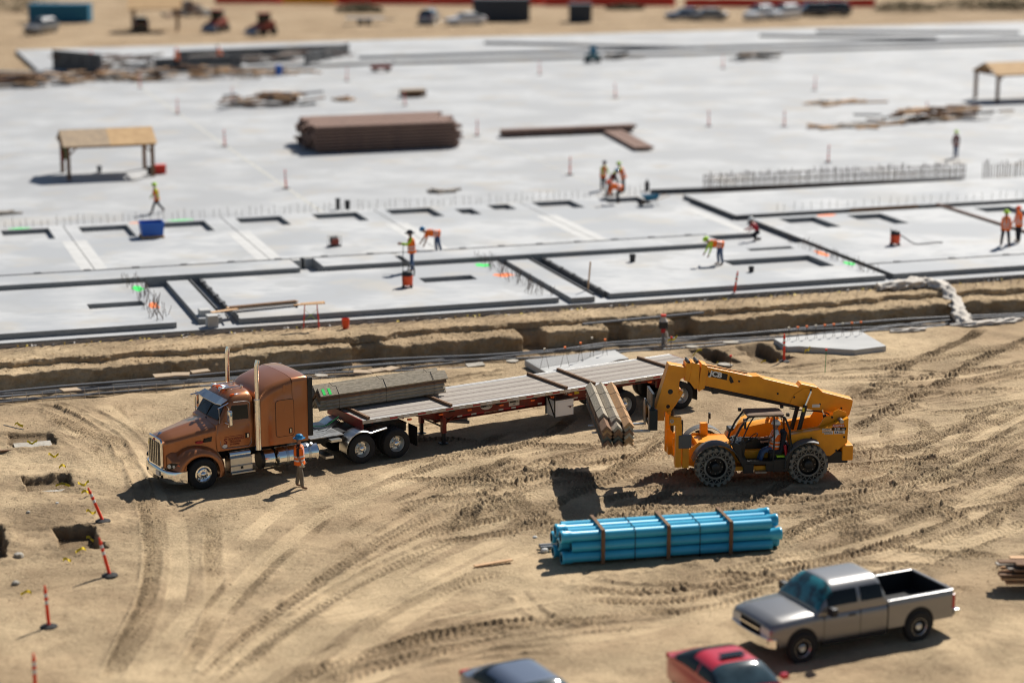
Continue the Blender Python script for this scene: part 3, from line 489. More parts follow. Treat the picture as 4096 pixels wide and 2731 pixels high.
for k in range(5):
    po = panel('rear concrete wall panel ' + NM[k], J2[k] + .012, J2[k + 1] - .012, 102.0, 115.4, [h for h in OP if J2[k] < h[0] < J2[k + 1]])
    for x0, x1 in ((J2[k] + .02, J2[k] + .62), (J2[k + 1] - .62, J2[k + 1] - .02)):
        st_ = plate('pale_strip', M['palec'], x0, x1, 102.05, 110.5, PANEL + .001, PANEL + .005); st_.parent = po; st_.matrix_parent_inverse = Matrix.LocRotScale(po.location, po.rotation_euler, None).inverted()
panel('low concrete strip in front of the right-hand panel, above the white tarp', 48.0, 66, 89.8, 92.3)
panel('large right-hand concrete wall panel under the vacuum with the long hose', 48.0, 59.6, 92.5, 106.2, [(49.4, 51.5, 102.3, 105.6), (53.4, 55.45, 102.2, 105.5)])
panel('concrete wall panel at the right edge where two men stand', 59.9, 72, 92.5, 106.2, [(61.2, 63.4, 102.2, 105.5)])
panel('concrete wall panel in front of the row of rebar', 47.7, 80, 107.35, 114.9)
for p0, q0, p1, q1 in ((26.75, 116, 26.95, 195), (44.6, 116, 44.72, 195), (-50, 145, 100, 145.16), (-50, 183, 100, 183.14)):
    o = plate('slab_joint', M['jointc'], p0, p1, q0, q1, SLAB + .001, SLAB + .006); struct(o)
# dark form edges, brackets
def formrun(label, p0, q0, p1, q1, z0=SLAB, z1=PANEL + .03, brackets=0, m='formsteel', w=.06):
    a, b = pq(p0, q0, z0), pq(p1, q1, z0); t = thing('edge_form', label, 'formwork', a, 0, 'edge forms along the panels')
    d = b - a; b1 = MB().beam((0, 0, (z1 - z0) / 2), d + Vector((0, 0, (z1 - z0) / 2)), w, z1 - z0).build('form_board', M[m], t)
    for i in range(brackets):
        c = d * ((i + .5) / brackets); e = d.normalized()
        MB().beam(c - e * .16 + Vector((0, 0, z1 - z0 - .02)), c + e * .16 + Vector((0, 0, z1 - z0 - .02)), .22, .10).build('bracket', M[m], t)
    return t
formrun('dark form line with brackets behind the left concrete strips', 4, 101.1, 29, 101.1, SLAB, 1.05, 11); formrun('dark form line with brackets behind the middle concrete strips', 29.3, 101.1, 43.3, 101.1, SLAB, 1.05, 7)
formrun('dark form line in front of the right-hand panels', 48.1, 92.4, 66, 92.4, SLAB, PANEL + .02, 6)
formrun('dark form rail beside the planks, nearest the narrow strip', 16.36, 91.8, 16.36, 98.6); formrun('bracketed dark form rail against the wide front panel', 16.82, 92.2, 16.82, 98.6, brackets=4)
formrun('dark form rail beside the wooden stake, nearest the narrow strip', 33.02, 89.8, 33.02, 98.6); formrun('bracketed dark form rail right of the wooden stake', 33.62, 90.0, 33.62, 98.6, brackets=5)
formrun('long dark form edge running back along the right-hand panel', 47.92, 89.8, 47.92, 106.2); formrun('dark form edge along the left end of the panel below the rebar row', 47.6, 107.3, 47.6, 113.5); formrun('dark form edge in front of the panel below the rebar row', 47.7, 107.2, 80, 107.2, brackets=0)
formrun('rusty form between the two right-hand panels', 59.75, 92.6, 59.75, 107, SLAB, PANEL + .12, 0, 'rust', .12); formrun('brown timber form lying along the far side of the right-hand panel', 54.4, 107.05, 58.6, 107.05, SLAB, PANEL + .08, 0, 'wood', .1)
# paint on the concrete
def blot(name, m, p, q, w, d, z, label=None):
    b = MB(); pts = []; k = random.Random(int(p * 100))
    for i in range(18):
        a = i * 6.283 / 18; r = k.uniform(.7, 1.15); pts.append((w / 2 * r * math.cos(a), d / 2 * r * math.sin(a), 0))
    b.add(pts, [tuple(range(18))]); o = b.build(name, M[m]); o.location = pq(p, q, z); o.rotation_euler = (0, 0, TH); return o
PAINT = [('spray_green', 13.75, 97.3, .55, 1.3), ('spray_orange', 13.85, 93.4, .5, 1.5), ('spray_green', 30.3, 97.8, .8, .9), ('spray_orange', 30.5, 95.2, 1.0, .9), ('spray_green', 10.2, 115.1, 1.4, .3), ('spray_green', 18.7, 115.1, 1.6, .3), ('spray_orange', 16.4, 115.0, 1.1, .3), ('spray_orange', 47.1, 95.5, .5, 1.8), ('spray_green', 47.2, 92.8, .5, 1.0), ('spray_orange', 52.4, 105.8, 1.2, .6)]
WH = ['beside the first slot', 'in front of the first slot', 'behind the second slot', 'right of the second slot', 'behind the leftmost opening', 'behind the blue crate', 'left of the blue crate', 'beside the wide opening', 'near the right corner of the wide opening panel', 'behind the right-hand panel']
for k, (m, p, q, w, d) in enumerate(PAINT):
    tag(blot('paint_patch', m, p, q, w, d, PANEL + .004), ('green' if 'green' in m else 'orange') + ' sprayed paint patch on concrete ' + WH[k], 'paint', 'sprayed paint marks')
# rebar along panel edges: upright stubs and bent tails
rb_up = MB().cyl((0, 0, 0), (0, 0, 1), .011, n=5); rb_me = rb_up.mesh('rebar', M['rebar'])
def rebars(label, spots, hgt, base, lean=.12, fat=1.0):
    t = thing('rebar_row', label, 'rebar', base, 0, 'rebar stubs standing in concrete'); k = random.Random(len(spots))
    for s in spots:
        o = link(D.objects.new('rebar', rb_me)); o.parent = t; o.location = s - Vector(base); o.scale = (fat, fat, hgt * k.uniform(.75, 1.1)); o.rotation_euler = (k.gauss(0, lean), k.gauss(0, lean), k.uniform(0, 6))
    return t
rk = random.Random(3)
def edge_spots(p0, q0, p1, q1, n, z, wob=.25): return [pq(p0 + (p1 - p0) * (i + .5) / n + rk.uniform(-wob, wob), q0 + (q1 - q0) * (i + .5) / n, z) for i in range(n)]
rebars('thin rebar stubs along the right edge of the leftmost front panel', edge_spots(13.7, 90, 13.7, 99.2, 80, PANEL, .45), .5, pq(13.7, 90, PANEL), .2); rebars('thin rebar stubs along the right edge of the panel with the orange vacuum', edge_spots(30.7, 89.9, 30.7, 99.3, 90, PANEL, .5), .45, pq(30.7, 90, PANEL), .2)
rebars('thin rebar stubs along the right edge of the wide-opening panel', edge_spots(47.1, 90, 47.1, 99.2, 70, PANEL, .35), .42, pq(47.1, 90, PANEL), .2); rebars('faint row of rebar stubs behind the left rear panels', edge_spots(4, 115.8, 46, 115.8, 110, SLAB, .1), .7, pq(4, 115.8, SLAB), .05, 1.1)
rebars('dense row of upright rebar behind the right-hand panels', edge_spots(49.4, 116.0, 66.3, 115.4, 120, SLAB, .03), 1.25, pq(49.4, 116, SLAB), .012, 2.6); rebars('second row of upright rebar at the right edge of the slab', edge_spots(67.5, 115.6, 76, 115.4, 48, SLAB, .04), 1.2, pq(67.5, 115.5, SLAB), .02, 2.8); rebars('low rebar stubs along the back of the panel below the rebar row', edge_spots(50, 107.8, 66, 107.8, 30, PANEL, .1), .5, pq(50, 107.8, PANEL), .08)
T_ = thing('tie_bars', 'thin horizontal tie bars along the dense upright rebar row', 'rebar', pq(49.4, 116, SLAB)); o_ = pq(49.4, 116, SLAB)
for zz in (.35, .75, 1.12): MB().tube([pq(49.4, 116, SLAB + zz) - o_, pq(66.3, 115.4, SLAB + zz) - o_], .022, 5).build('tie_bar', M['rebar'], T_)
formrun('dark kerb at the foot of the rebar row', 46.5, 117.0, 66, 115.2, SLAB, PANEL + .05)
# rebar tails reaching from the slab edge over the bank
t = thing('rebar_tails', 'long thin rebar rods sticking out from the slab edge over the bank', 'rebar', pq(8, 88.9, PAD)); org = pq(8, 88.9, PAD)
for i in range(120):
    p = 4 + i * .47 + rk.uniform(-.08, .08); ln = rk.uniform(1.2, 2.0); sk = -1.3 if p < 36 else -.6
    a = pq(p, 88.93, .47) - org; b = pq(p + sk * ln * .8, 88.93 - ln * .75, .455 + rk.uniform(0, .03)) - org; MB().tube([a, a * .7 + b * .3 + Vector((0, 0, .01)), b], .011, 4).build('rod', M['rebar'], t)
# ------------------------------------------------------------------ wheels
def wheel_steer(par, x, y, side, name='wheel', r=.515):
    """highway wheel; side +1 faces local +y. Convex face if dish is False."""
    o = MB().lathe([(.02, .30), (.05, .285), (.055, .24), (.03, .215), (.02, .17), (.045, .165), (.05, .10)], n=32).build(name, M['chrome'], par, 40)
    o.location = (x, y, r); o.rotation_euler = (0, 0, 0 if side > 0 else math.pi)
    MB().lathe([(-.25, .28), (-.26, .36), (-.255, .46), (-.22, .505), (-.13, r), (-.05, r), (.03, .505), (.065, .46), (.07, .36), (.055, .30), (.02, .29)], n=40).build('tyre', M['rubber'], o, 45)
    MB().lathe([(.045, .105), (.075, .10), (.105, .075), (.12, .03), (.122, .001)], n=20).build('hub_cap', M['chrome'], o, 60)
    nut = MB().cyl((0, .03, 0), (0, .075, 0), .018, .014, 6); hole = MB().lathe([(.047, .001), (.047, .03)], n=10)
    nm = nut.mesh('wheel_nut', M['chrome'], 40); hm = hole.mesh('hand_hole', M['decalblack'])
    for i in range(10):
        a = 2 * math.pi * i / 10
        n_ = link(D.objects.new('wheel_nut', nm)); n_.parent = o; n_.location = (.138 * math.cos(a), 0.012, .138 * math.sin(a))
        h_ = link(D.objects.new('hand_hole', hm)); h_.parent = o; h_.location = (.228 * math.cos(a + .3), -.003, .228 * math.sin(a + .3)); h_.scale = (1, 1, .62); h_.rotation_euler = (0, -a - .3 + math.pi / 2, 0)
    return o
def wheel_drive(par, x, y, side, name='wheel', r=.515):
    o = MB().lathe([(.02, .295), (.035, .28), (.0, .265), (-.09, .25), (-.13, .225), (-.14, .17), (-.15, .13), (-.10, .12)], n=32).build(name, M['alu'], par, 40)
    o.location = (x, y, r); o.rotation_euler = (0, 0, 0 if side > 0 else math.pi)
    MB().lathe([(-.27, .28), (-.265, .46), (-.22, .505), (-.13, r), (-.05, r), (.02, .505), (.05, .46), (.055, .36), (.04, .295), (.02, .29)], n=40).build('tyre', M['rubber'], o, 45)
    MB().lathe([(-.64, .28), (-.63, .46), (-.58, .505), (-.5, r), (-.40, r), (-.33, .505), (-.30, .46), (-.30, .28)], n=36).build('inner_tyre', M['rubber'], o, 45)
    MB().lathe([(-.14, .13), (-.05, .115), (.02, .10), (.055, .07), (.065, .03), (.066, .001)], n=20).build('hub_cap', M['chrome'], o, 60)
    nm = MB().cyl((0, -.15, 0), (0, -.08, 0), .017, .013, 6).mesh('wheel_nut', M['chrome'], 40); hm = MB().lathe([(0, .001), (0, .032)], n=10).mesh('hand_hole', M['decalblack'])
    for i in range(10):
        a = 2 * math.pi * i / 10; n_ = link(D.objects.new('wheel_nut', nm)); n_.parent = o; n_.location = (.15 * math.cos(a), 0, .15 * math.sin(a))
        if i % 2 == 0:
            h_ = link(D.objects.new('hand_hole', hm)); h_.parent = o; h_.location = (.205 * math.cos(a + .3), -.127, .205 * math.sin(a + .3)); h_.scale = (1, 1, .75); h_.rotation_euler = (0, -a - .3 + math.pi / 2, 0)
    return o
def copytree(o, loc, rz=None):
    c = dup(o, o.parent); c.location = loc
    if rz is not None: c.rotation_euler = (0, 0, rz)
    return c
def disc(par, name, m, c, r, n=16, sx=1, sz=1, t=.004):   # thin disc facing +y
    return MB().ring([[(c[0] + r * sx * math.cos(a), c[1] + d, c[2] + r * sz * math.sin(a)) for a in [2 * math.pi * i / n for i in range(n)]] for d in (0, t)]).build(name, m, par)
XZ = (math.pi / 2, 0, math.pi)        # text that reads on a face looking along +y

# ------------------------------------------------------------------ copper tractor unit
def build_truck():
    T = thing('semi_truck', 'copper brown sleeper cab semi truck with chrome stacks pulling the flatbed', 'truck', (-10.645, 68.874, 0), R(211.4)); C_, CH, BK = M['copper'], M['chrome'], M['black']
    # hood: loft along x
    def hs(x, hw, zt, zb, crown=.06, r=.16):
        pts = [(x, -hw, zb), (x, -hw, zt - r - .05)]
        for i in range(1, 7):
            a = R(90 * i / 7); pts.append((x, -hw + r * (1 - math.cos(a)), zt - r - .05 + (r + .0) * math.sin(a)))
        pts += [(x, -hw * .45, zt), (x, -.12, zt + crown * .5), (x, 0, zt + crown)]
        return pts + [(p[0], -p[1], p[2]) for p in pts[-2::-1]]
    hood = MB().ring([hs(1.10, .52, 1.60, .72, .05, .10), hs(1.02, .60, 1.68, .72, .05, .14), hs(.7, .68, 1.76, .75, .06), hs(.3, .76, 1.84, .8, .07), hs(-.1, .86, 1.92, .95, .07), hs(-.45, .96, 1.99, 1.1, .07), hs(-.62, .98, 2.02, 1.15, .08)]).build('hood', C_, T, 40)
    MB().ring([hs(-.60, .965, 2.0, 1.15, .07), hs(-.9, .97, 2.05, 1.15, .08)]).build('cowl', BK, T, 40)
    for s in (1, -1):                 # fenders
        rings = []
        for i in range(15):
            a = R(205 - i * 13.6); er = 1.0 + .16 * max(0, math.cos(a)) ; sec = []
            for rr_, yy in ((.60, 1.20), (.66, 1.225), (.74, 1.20), (.82, 1.10), (.88, .95), (.90, .75), (.86, .62), (.60, .62)):
                k = rr_ * er; sec.append((k * math.cos(a), s * yy, max(.33, .50 + k * math.sin(a) * 1.0)))
            rings.append(sec)
        MB().ring(rings).build('fender', C_, T, 50)
        # fender nose carrying the headlamp
        MB().ring([[(.55, s * .62, zz) for zz in (.66, 1.28)] + [(.55, s * 1.20, zz) for zz in (1.05, .66)], [(.88, s * .60, zz) for zz in (.68, 1.26)] + [(.80, s * 1.10, zz) for zz in (1.02, .68)], [(1.04, s * .55, zz) for zz in (.70, 1.18)] + [(.95, s * .92, zz) for zz in (.98, .70)]]).build('fender_nose', C_, T, 50, .03)
        hl = MB().ring([[Vector((.905 - .20 * math.cos(a), s * (.98 + .17 * math.cos(a)), .86 + .105 * math.sin(a))) + n_ for a in [2 * math.pi * i / 16 for i in range(16)]] for n_ in (Vector((-.02, -s * .02, 0)), Vector((.02, s * .03, .0)))]).build('headlight', M['glass'], T, 40)
        for dx, m_, rr_ in ((.10, 'lamp', .07), (.0, 'lamp', .05), (-.10, 'orange', .065)):
            c = Vector((.905 + .20 * dx / .17 + .028, s * (.98 - dx + .036), .86)); MB().ring([[c + k_ + Vector((-.6 * rr_ * math.cos(a), s * .75 * rr_ * math.cos(a), rr_ * math.sin(a))) for a in [2 * math.pi * i / 12 for i in range(12)]] for k_ in (Vector((0, 0, 0)), Vector((.008, s * .008, 0)))]).build('lamp', M[m_], hl)
    # grille
    g = MB().ring([[(1.12, y, z) for y, z in rrect(-.56, .56, .66, 1.68, .12)], [(1.17, y, z) for y, z in rrect(-.54, .54, .68, 1.66, .12)]]).build('grille_surround', CH, T, 40)
    MB().ring([[(1.165, y, z) for y, z in rrect(-.46, .46, .76, 1.55, .08)], [(1.178, y, z) for y, z in rrect(-.46, .46, .76, 1.55, .08)]]).build('grille_mesh', M['decalblack'], g)
    for i in range(5): MB().bb(1.176, 1.20, -.31 + i * .155 - .014, -.31 + i * .155 + .014, .76, 1.55).build('grille_bar', CH, g)
    MB().ring([[(1.17 + d, .075 * math.cos(a), 1.595 + .038 * math.sin(a)) for a in [2 * math.pi * i / 14 for i in range(14)]] for d in (0, .012)]).build('emblem', M['decalred'], g)
    MB().ring([[(1.05, -.03, 1.70), (1.05, .03, 1.70), (1.05, .0, 1.74)], [(.98, -.05, 1.72), (.98, .05, 1.72), (.98, 0, 1.80)], [(.86, -.03, 1.75), (.86, .03, 1.75), (.86, 0, 1.77)]]).build('hood_ornament', CH, T)
    # bumper
    pl = [(.62, 1.235), (.80, 1.20), (.98, 1.08), (1.12, .85), (1.20, .5), (1.22, 0)]; pl = pl + [(x, -y) for x, y in pl[-2::-1]]
    bp = MB().ring([[(x, y, .30) for x, y in pl], [(x + .02, y, .34) for x, y in pl], [(x + .02, y, .64) for x, y in pl], [(x - .01, y, .69) for x, y in pl], [(x - .08, y * .95, .69) for x, y in pl], [(x - .08, y * .95, .30) for x, y in pl]], closed=False).build('bumper', CH, T, 40)
    MB().bb(1.238, 1.25, .22, .52, .47, .62).build('number_plate', M['decalwhite'], bp); MB().bb(1.236, 1.246, .0, .36, .33, .42).build('tow_slot', M['decalblack'], bp)
    for y in (.62, -.55): MB().bb(1.19, 1.235, y - .02, y + .02, .42, .52).build('bumper_slot', M['decalblack'], bp)
    # cab
    def cs(z, x0, x1, hw, r): return [(x, y, z) for x, y in rrect(x0, x1, -hw, hw, r, 3)]
    cab = MB().ring([cs(1.13, -1.98, -.58, 1.0, .06), cs(1.5, -1.98, -.56, 1.03, .06), cs(2.02, -1.98, -.60, 1.02, .08), cs(2.10, -1.98, -.72, 1.0, .10), cs(2.62, -1.98, -1.02, .93, .12), cs(2.78, -1.98, -1.12, .89, .16), cs(2.90, -1.96, -1.24, .80, .2), cs(2.96, -1.93, -1.36, .62, .2), cs(2.985, -1.85, -1.5, .35, .12)]).build('cab', C_, T, 38)
    sy = lambda z: 1.0 + (.93 - 1.0) * (z - 2.10) / .52
    for s in (1, -1):
        w = MB(); pts = [(-.98, 2.13), (-1.74, 2.11), (-1.74, 2.56), (-1.18, 2.59)]
        w.ring([[(x, s * (sy(z) + d), z) for x, z in pts] for d in (-.02, .006)]).build('side_window', M['glass'], T)
        d_ = MB()                     # door shut line
        line = [(-.72, 2.55), (-.72, 1.32), (-.78, 1.22), (-1.72, 1.18), (-1.80, 1.28), (-1.82, 2.6), (-1.72, 2.68), (-1.25, 2.70)]
        for (xa, za), (xb, zb) in zip(line, line[1:]):
            ya, yb = [1.03 if z < 2.05 else sy(z) + .012 for z in (za, zb)]; d_.cyl((xa, s * (ya + .002), za), (xb, s * (yb + .002), zb), .010, n=5)
        dr = d_.build('door_seal', M['steel'], T)
        MB().bb(-1.74, -1.60, s * 1.03 - .012, s * 1.03 + .014, 1.47, 1.63).build('door_handle', M['decalblack'], T); MB().bb(-1.70, -1.66, s * 1.04 - .012, s * 1.04 + .016, 1.49, 1.61).build('handle_lever', CH, T)
        # mirrors
        mb = MB(); mb.tube([(-.98, s * .98, 2.62), (-.9, s * 1.34, 2.62)], .018); mb.tube([(-.86, s * 1.0, 2.08), (-.88, s * 1.34, 2.1)], .018); mb.tube([(-.9, s * 1.34, 2.64), (-.88, s * 1.34, 2.0)], .016); mb.build('mirror_bracket', CH, T, 50)
        mi = MB().ring([[(x_, s * 1.36 + y, z) for y, z in rrect(-.11, .11, 2.04, 2.56, .06)] for x_ in (-.97, -.87)]).build('mirror', CH, T, 40, .02); MB().bb(-.985, -.972, s * 1.36 - .09, s * 1.36 + .09, 2.07, 2.53).build('mirror_glass', M['glass'], mi)
        MB().tube([(-1.05, s * .95, 2.70), (-.62, s * 1.12, 2.60)], .022).build('grab_bar', CH, T)
        # stack with heat shield
        st = MB().ring([[(-1.99 + .11 * math.cos(a), s * 1.16 + .11 * math.sin(a), z) for a in [2 * math.pi * i / 14 for i in range(14)]] for z in (1.05, 2.75)]).build('exhaust_shield', CH, T, 50)
        MB().tube([(-1.99, s * 1.16, 2.7), (-1.99, s * 1.16, 3.72), (-2.0, s * 1.16, 3.86), (-2.05, s * 1.16, 4.05)], [.072, .072, .078, .08], 14).build('stack_pipe', CH, st, 50)
        # air horns
        ah = MB().lathe([(0, .085), (.02, .08), (.08, .045), (.2, .03), (.75, .018), (.78, .03), (.84, .03)], ax='x', n=12).build('air_horn', CH, T, 50); ah.scale = (-1, 1, 1); ah.location = (-1.03, s * .32, 3.04); MB().cyl((.78, 0, -.10), (.78, 0, .05), .03, n=8).build('horn_base', CH, ah)
        # steps, tanks
        MB().bb(-1.76, -.98, s * .72, s * 1.18, .42, .88).build('step_box', M['alu'], T, 0, .012) if s > 0 else MB().bb(-1.76, -.98, -1.18, -.72, .42, .88).build('step_box', M['alu'], T, 0, .012)
        y0, y1 = sorted((s * .80, s * 1.30)); MB().bb(-1.80, -.96, y0, y1, .37, .41).build('step_plate', M['alu'], T); y0, y1 = sorted((s * 1.0, s * 1.22)); MB().bb(-1.76, -.98, y0, y1, .60, .63).build('upper_step', M['steel'], T)
        MB().cyl((-1.0, s * 1.0, .96), (-1.74, s * 1.0, .96), .10, n=14).build('air_cleaner', CH, T, 50)
        MB().bb(-1.42, -1.34, *sorted((s * 1.18, s * 1.20)), .50, .58).build('box_latch', M['decalblack'], T)
        MB().lathe([(-4.22, .001), (-4.215, .26), (-4.17, .325), (-2.73, .325), (-2.69, .26), (-2.68, .001)], (0, s * .90, .62), 'x', 28).build('fuel_tank', CH, T, 35)
        MB().lathe([(-2.62, .001), (-2.61, .24), (-2.58, .30), (-2.20, .30), (-2.17, .24), (-2.16, .001)], (0, s * .90, .63), 'x', 28).build('small_tank', CH, T, 35)
        for x_ in (-3.85, -3.05): MB().lathe([(x_ - .05, .331), (x_ + .05, .331)], (0, s * .90, .62), 'x', 28).build('tank_strap', M['alu'], T, 50)
        MB().lathe([(-2.22, .31), (-2.1, .31), (-2.1, .001)], (0, s * .90, .63), 'x', 20).build('tank_end', BK, T, 50); MB().cyl((-3.95, s * 1.06, .90), (-3.95, s * 1.10, .97), .05, n=10).build('filler_cap', M['steel'], T)
        # rear quarter fender, flap
        rg = []
        for i in range(10):
            a = R(188 - i * 14.5) if True else 0; rr_ = .60; rg.append([(-5.80 - rr_ * math.cos(a), s * yy, .515 + rr_ * math.sin(a) * 1.02 + zo) for yy, zo in ((1.24, -.02), (1.24, .0), (1.2, .03), (.66, .03), (.66, .01), (1.18, .01))])
        rg += [[(-6.75, s * yy, 1.12 + zo) for yy, zo in ((1.24, -.02), (1.24, .0), (1.2, .03), (.66, .03), (.66, .01), (1.18, .01))]]
        MB().ring(rg).build('quarter_fender', M['alu'], T, 50); MB().bb(-7.92, -7.90, *sorted((s * .62, s * 1.24)), .32, 1.0).build('mud_flap', BK, T)
        MB().bb(-3.98, -3.80, *sorted((s * 1.10, s * 1.225)), 1.26, 3.26).build('side_extender', BK, T, 0, .02)
    # windscreen and visor
    MB().ring([[(-.735 - .0 + d, -.84, 2.15), (-.705 + d, 0, 2.15), (-.735 + d, .84, 2.15), (-1.01 + d, .76, 2.60), (-.985 + d, 0, 2.62), (-1.01 + d, -.76, 2.60)] for d in (0.0, .025)]).build('windscreen', M['glass'], T); MB().beam((-.675, 0, 2.15), (-.955, 0, 2.62), .03, .02).build('windscreen_post', BK, T)
    vz = [[(-1.05, y, 2.80) for y in (-.92, -.5, .5, .92)], [(-.80, y, 2.62 + .06 * (abs(y) > .7)) for y in (-.96, -.5, .5, .96)]]
    MB().ring([vz[0], vz[1], [(a, b, c - .02) for a, b, c in vz[1]], [(a, b, c - .02) for a, b, c in vz[0]]], closed=False).build('sun_visor', M['alu'], T)
    for y in (-.74, -.2, 0, .2, .74):
        l_ = MB().lathe([(0, .012), (.03, .035), (.10, .045), (.16, .05)], ax='x', n=10).build('marker_light', M['orange'], T, 60); l_.location = (-1.10 + abs(y) * -.14, y, 2.99 - .10 * (abs(y) > .5)); l_.scale = (-1, 1, 1); MB().lathe([(.16, .05), (.42, .03), (.44, .001)], ax='x', n=10).build('light_housing', CH, l_, 60)
    # sleeper
    def ss(x, hw, zt, r=.22, zb=1.12):
        p = [(x, -hw, zb), (x, -hw, 1.9), (x, -hw, zt - r - .05)]
        for i in range(1, 6): a = R(18 * i); p.append((x, -hw + r * (1 - math.cos(a)), zt - r - .05 + r * math.sin(a)))
        p += [(x, -hw * .55, zt - .01), (x, -hw * .2, zt)]; return p + [(q[0], -q[1], q[2]) for q in p[::-1]]
    MB().ring([ss(-2.03, 1.02, 2.62), ss(-2.06, 1.12, 2.80, .26), ss(-2.16, 1.18, 2.97, .28), ss(-2.40, 1.21, 3.14, .28), ss(-2.80, 1.22, 3.27, .25), ss(-3.22, 1.22, 3.36, .2)]).build('sleeper_front', C_, T, 40)
    sl = MB().ring([ss(-3.235, 1.22, 3.36, .16), ss(-3.70, 1.22, 3.37, .14), ss(-3.80, 1.20, 3.34, .12)]).build('sleeper_rear', C_, T, 40)
    for s in (1, -1):
        y0 = s * 1.222; lp = rrect(-3.28, -2.62, 1.38, 2.62, .10); q_ = MB(); n_ = len(lp)
        MB().ring([[(x, y0 - s * .002, z) for x, z in lp], [(x, y0 + s * .006, z) for x, z in rrect(-3.27, -2.63, 1.39, 2.61, .10)]]).build('sleeper_door', C_, T)
        for i in range(n_): (xa, za), (xb, zb) = lp[i], lp[(i + 1) % n_]; q_.cyl((xa, y0 + s * .002, za), (xb, y0 + s * .002, zb), .008, n=5)
        q_.build('sleeper_door_seal', BK, T); MB().bb(-3.20, -3.09, *sorted((y0, y0 + s * .02)), 1.46, 1.63).build('sleeper_handle', M['decalblack'], T); MB().bb(-3.16, -3.12, *sorted((y0 + s * .018, y0 + s * .03)), 1.48, 1.61).build('handle_lever', CH, T)
        for x_, z_ in ((-3.0, 2.35), (-2.95, 3.0)): MB().ring([[(x, y0 - s * .01 + d * s, z) for x, z in rrect(x_ - .05, x_ + .05, z_ - .11, z_ + .11, .04)] for d in (0, .02)]).build('vent_louvre', C_, T)
    MB().bb(-3.86, -3.80, -1.0, 1.0, 1.3, 3.25).build('sleeper_back', BK, T)
    # chassis
    for y in (.42, -.42): MB().bb(-7.9, .95, y - .04, y + .04, .70, .98).build('frame_rail', BK, T)
    MB().bb(-.9, .9, -.38, .38, .55, 1.3).build('engine_block', BK, T); MB().bb(-5.25, -4.0, -.95, .95, 1.03, 1.06).build('deck_plate', M['steel'], T)
    for x_ in (-5.80, -7.13): MB().cyl((x_, -.95, .515), (x_, .95, .515), .09, n=10).build('axle', BK, T); MB().lathe([(-.2, .1), (-.15, .2), (.15, .2), (.2, .1)], (x_, 0, .515), 'x', 14).build('differential', BK, T, 50)
    MB().cyl((0, -1.0, .515), (0, 1.0, .515), .07, n=8).build('front_axle', BK, T); MB().bb(-7.0, -5.9, -.48, .48, 1.10, 1.20).build('fifth_wheel', BK, T, 0, .03); MB().bb(-7.85, -5.2, -.6, .6, .98, 1.03).build('rear_cross_members', BK, T); MB().bb(-4.7, -4.4, .55, 1.25, .38, .46).build('rear_step', M['alu'], T); MB().bb(-5.05, -4.65, .55, 1.2, .90, .98).build('battery_box', M['alu'], T)
    ws = wheel_steer(T, 0, 1.17, 1); copytree(ws, (0, -1.17, .515), math.pi); wd = wheel_drive(T, -5.80, 1.19, 1)
    for x_, y in ((-7.13, 1.19), (-5.80, -1.19), (-7.13, -1.19)): copytree(wd, (x_, y, .515), 0 if y > 0 else math.pi)
    for k, (dy, m_) in enumerate(((.10, 'black'), (0, 'black'), (-.1, 'tarpgreen'), (.2, 'black'))):
        MB().tube(spline([(-3.85, dy + .1, 2.0 - .2 * k), (-4.2, dy * 2 + .15, 1.35), (-4.6, dy * 2.4 + .2, 1.2), (-5.0, dy + .25, 1.22), (-5.5, dy + .2, 1.45)], .12), .014, 5).build('air_hose', M[m_], T, 60)
    # lettering on the door
    text('S', 'lettering', .27, M['red'], T, (-.83, 1.036, 1.36), XZ, .004); text('RODRIGUEZ', 'lettering', .125, M['red'], T, (-.99, 1.036, 1.46), XZ, .002, .80); MB().bb(-1.56, -.86, 1.03, 1.036, 1.585, 1.60).build('letter_bar', M['red'], T); text('TRUCKING', 'lettering', .085, M['red'], T, (-1.03, 1.036, 1.375), XZ, .001, .95); text('CA 0245803', 'lettering', .08, M['red'], T, (-1.04, 1.036, 1.29), XZ, .001, .85)
    disc(T, 'sticker', M['decalwhite'], (-.86, 1.032, 1.29), .075, 18, 1.2, .8); MB().ring([[(-.05 + x, .835 + .012 * 0 + d, 1.50 + z) for x, z in [(.15 * math.cos(a), .045 * math.sin(a)) for a in [2 * math.pi * i / 16 for i in range(16)]]] for d in (.0, .05)]).build('side_emblem', M['decalred'], T); MB().ring([[(x, .87 + d - .0 * x, z) for x, z in ((-.45, 1.66), (-.18, 1.60), (-.16, 1.50), (-.42, 1.50))] for d in (.0, .10)]).build('hood_vent', M['decalblack'], T)
    return T
build_truck()

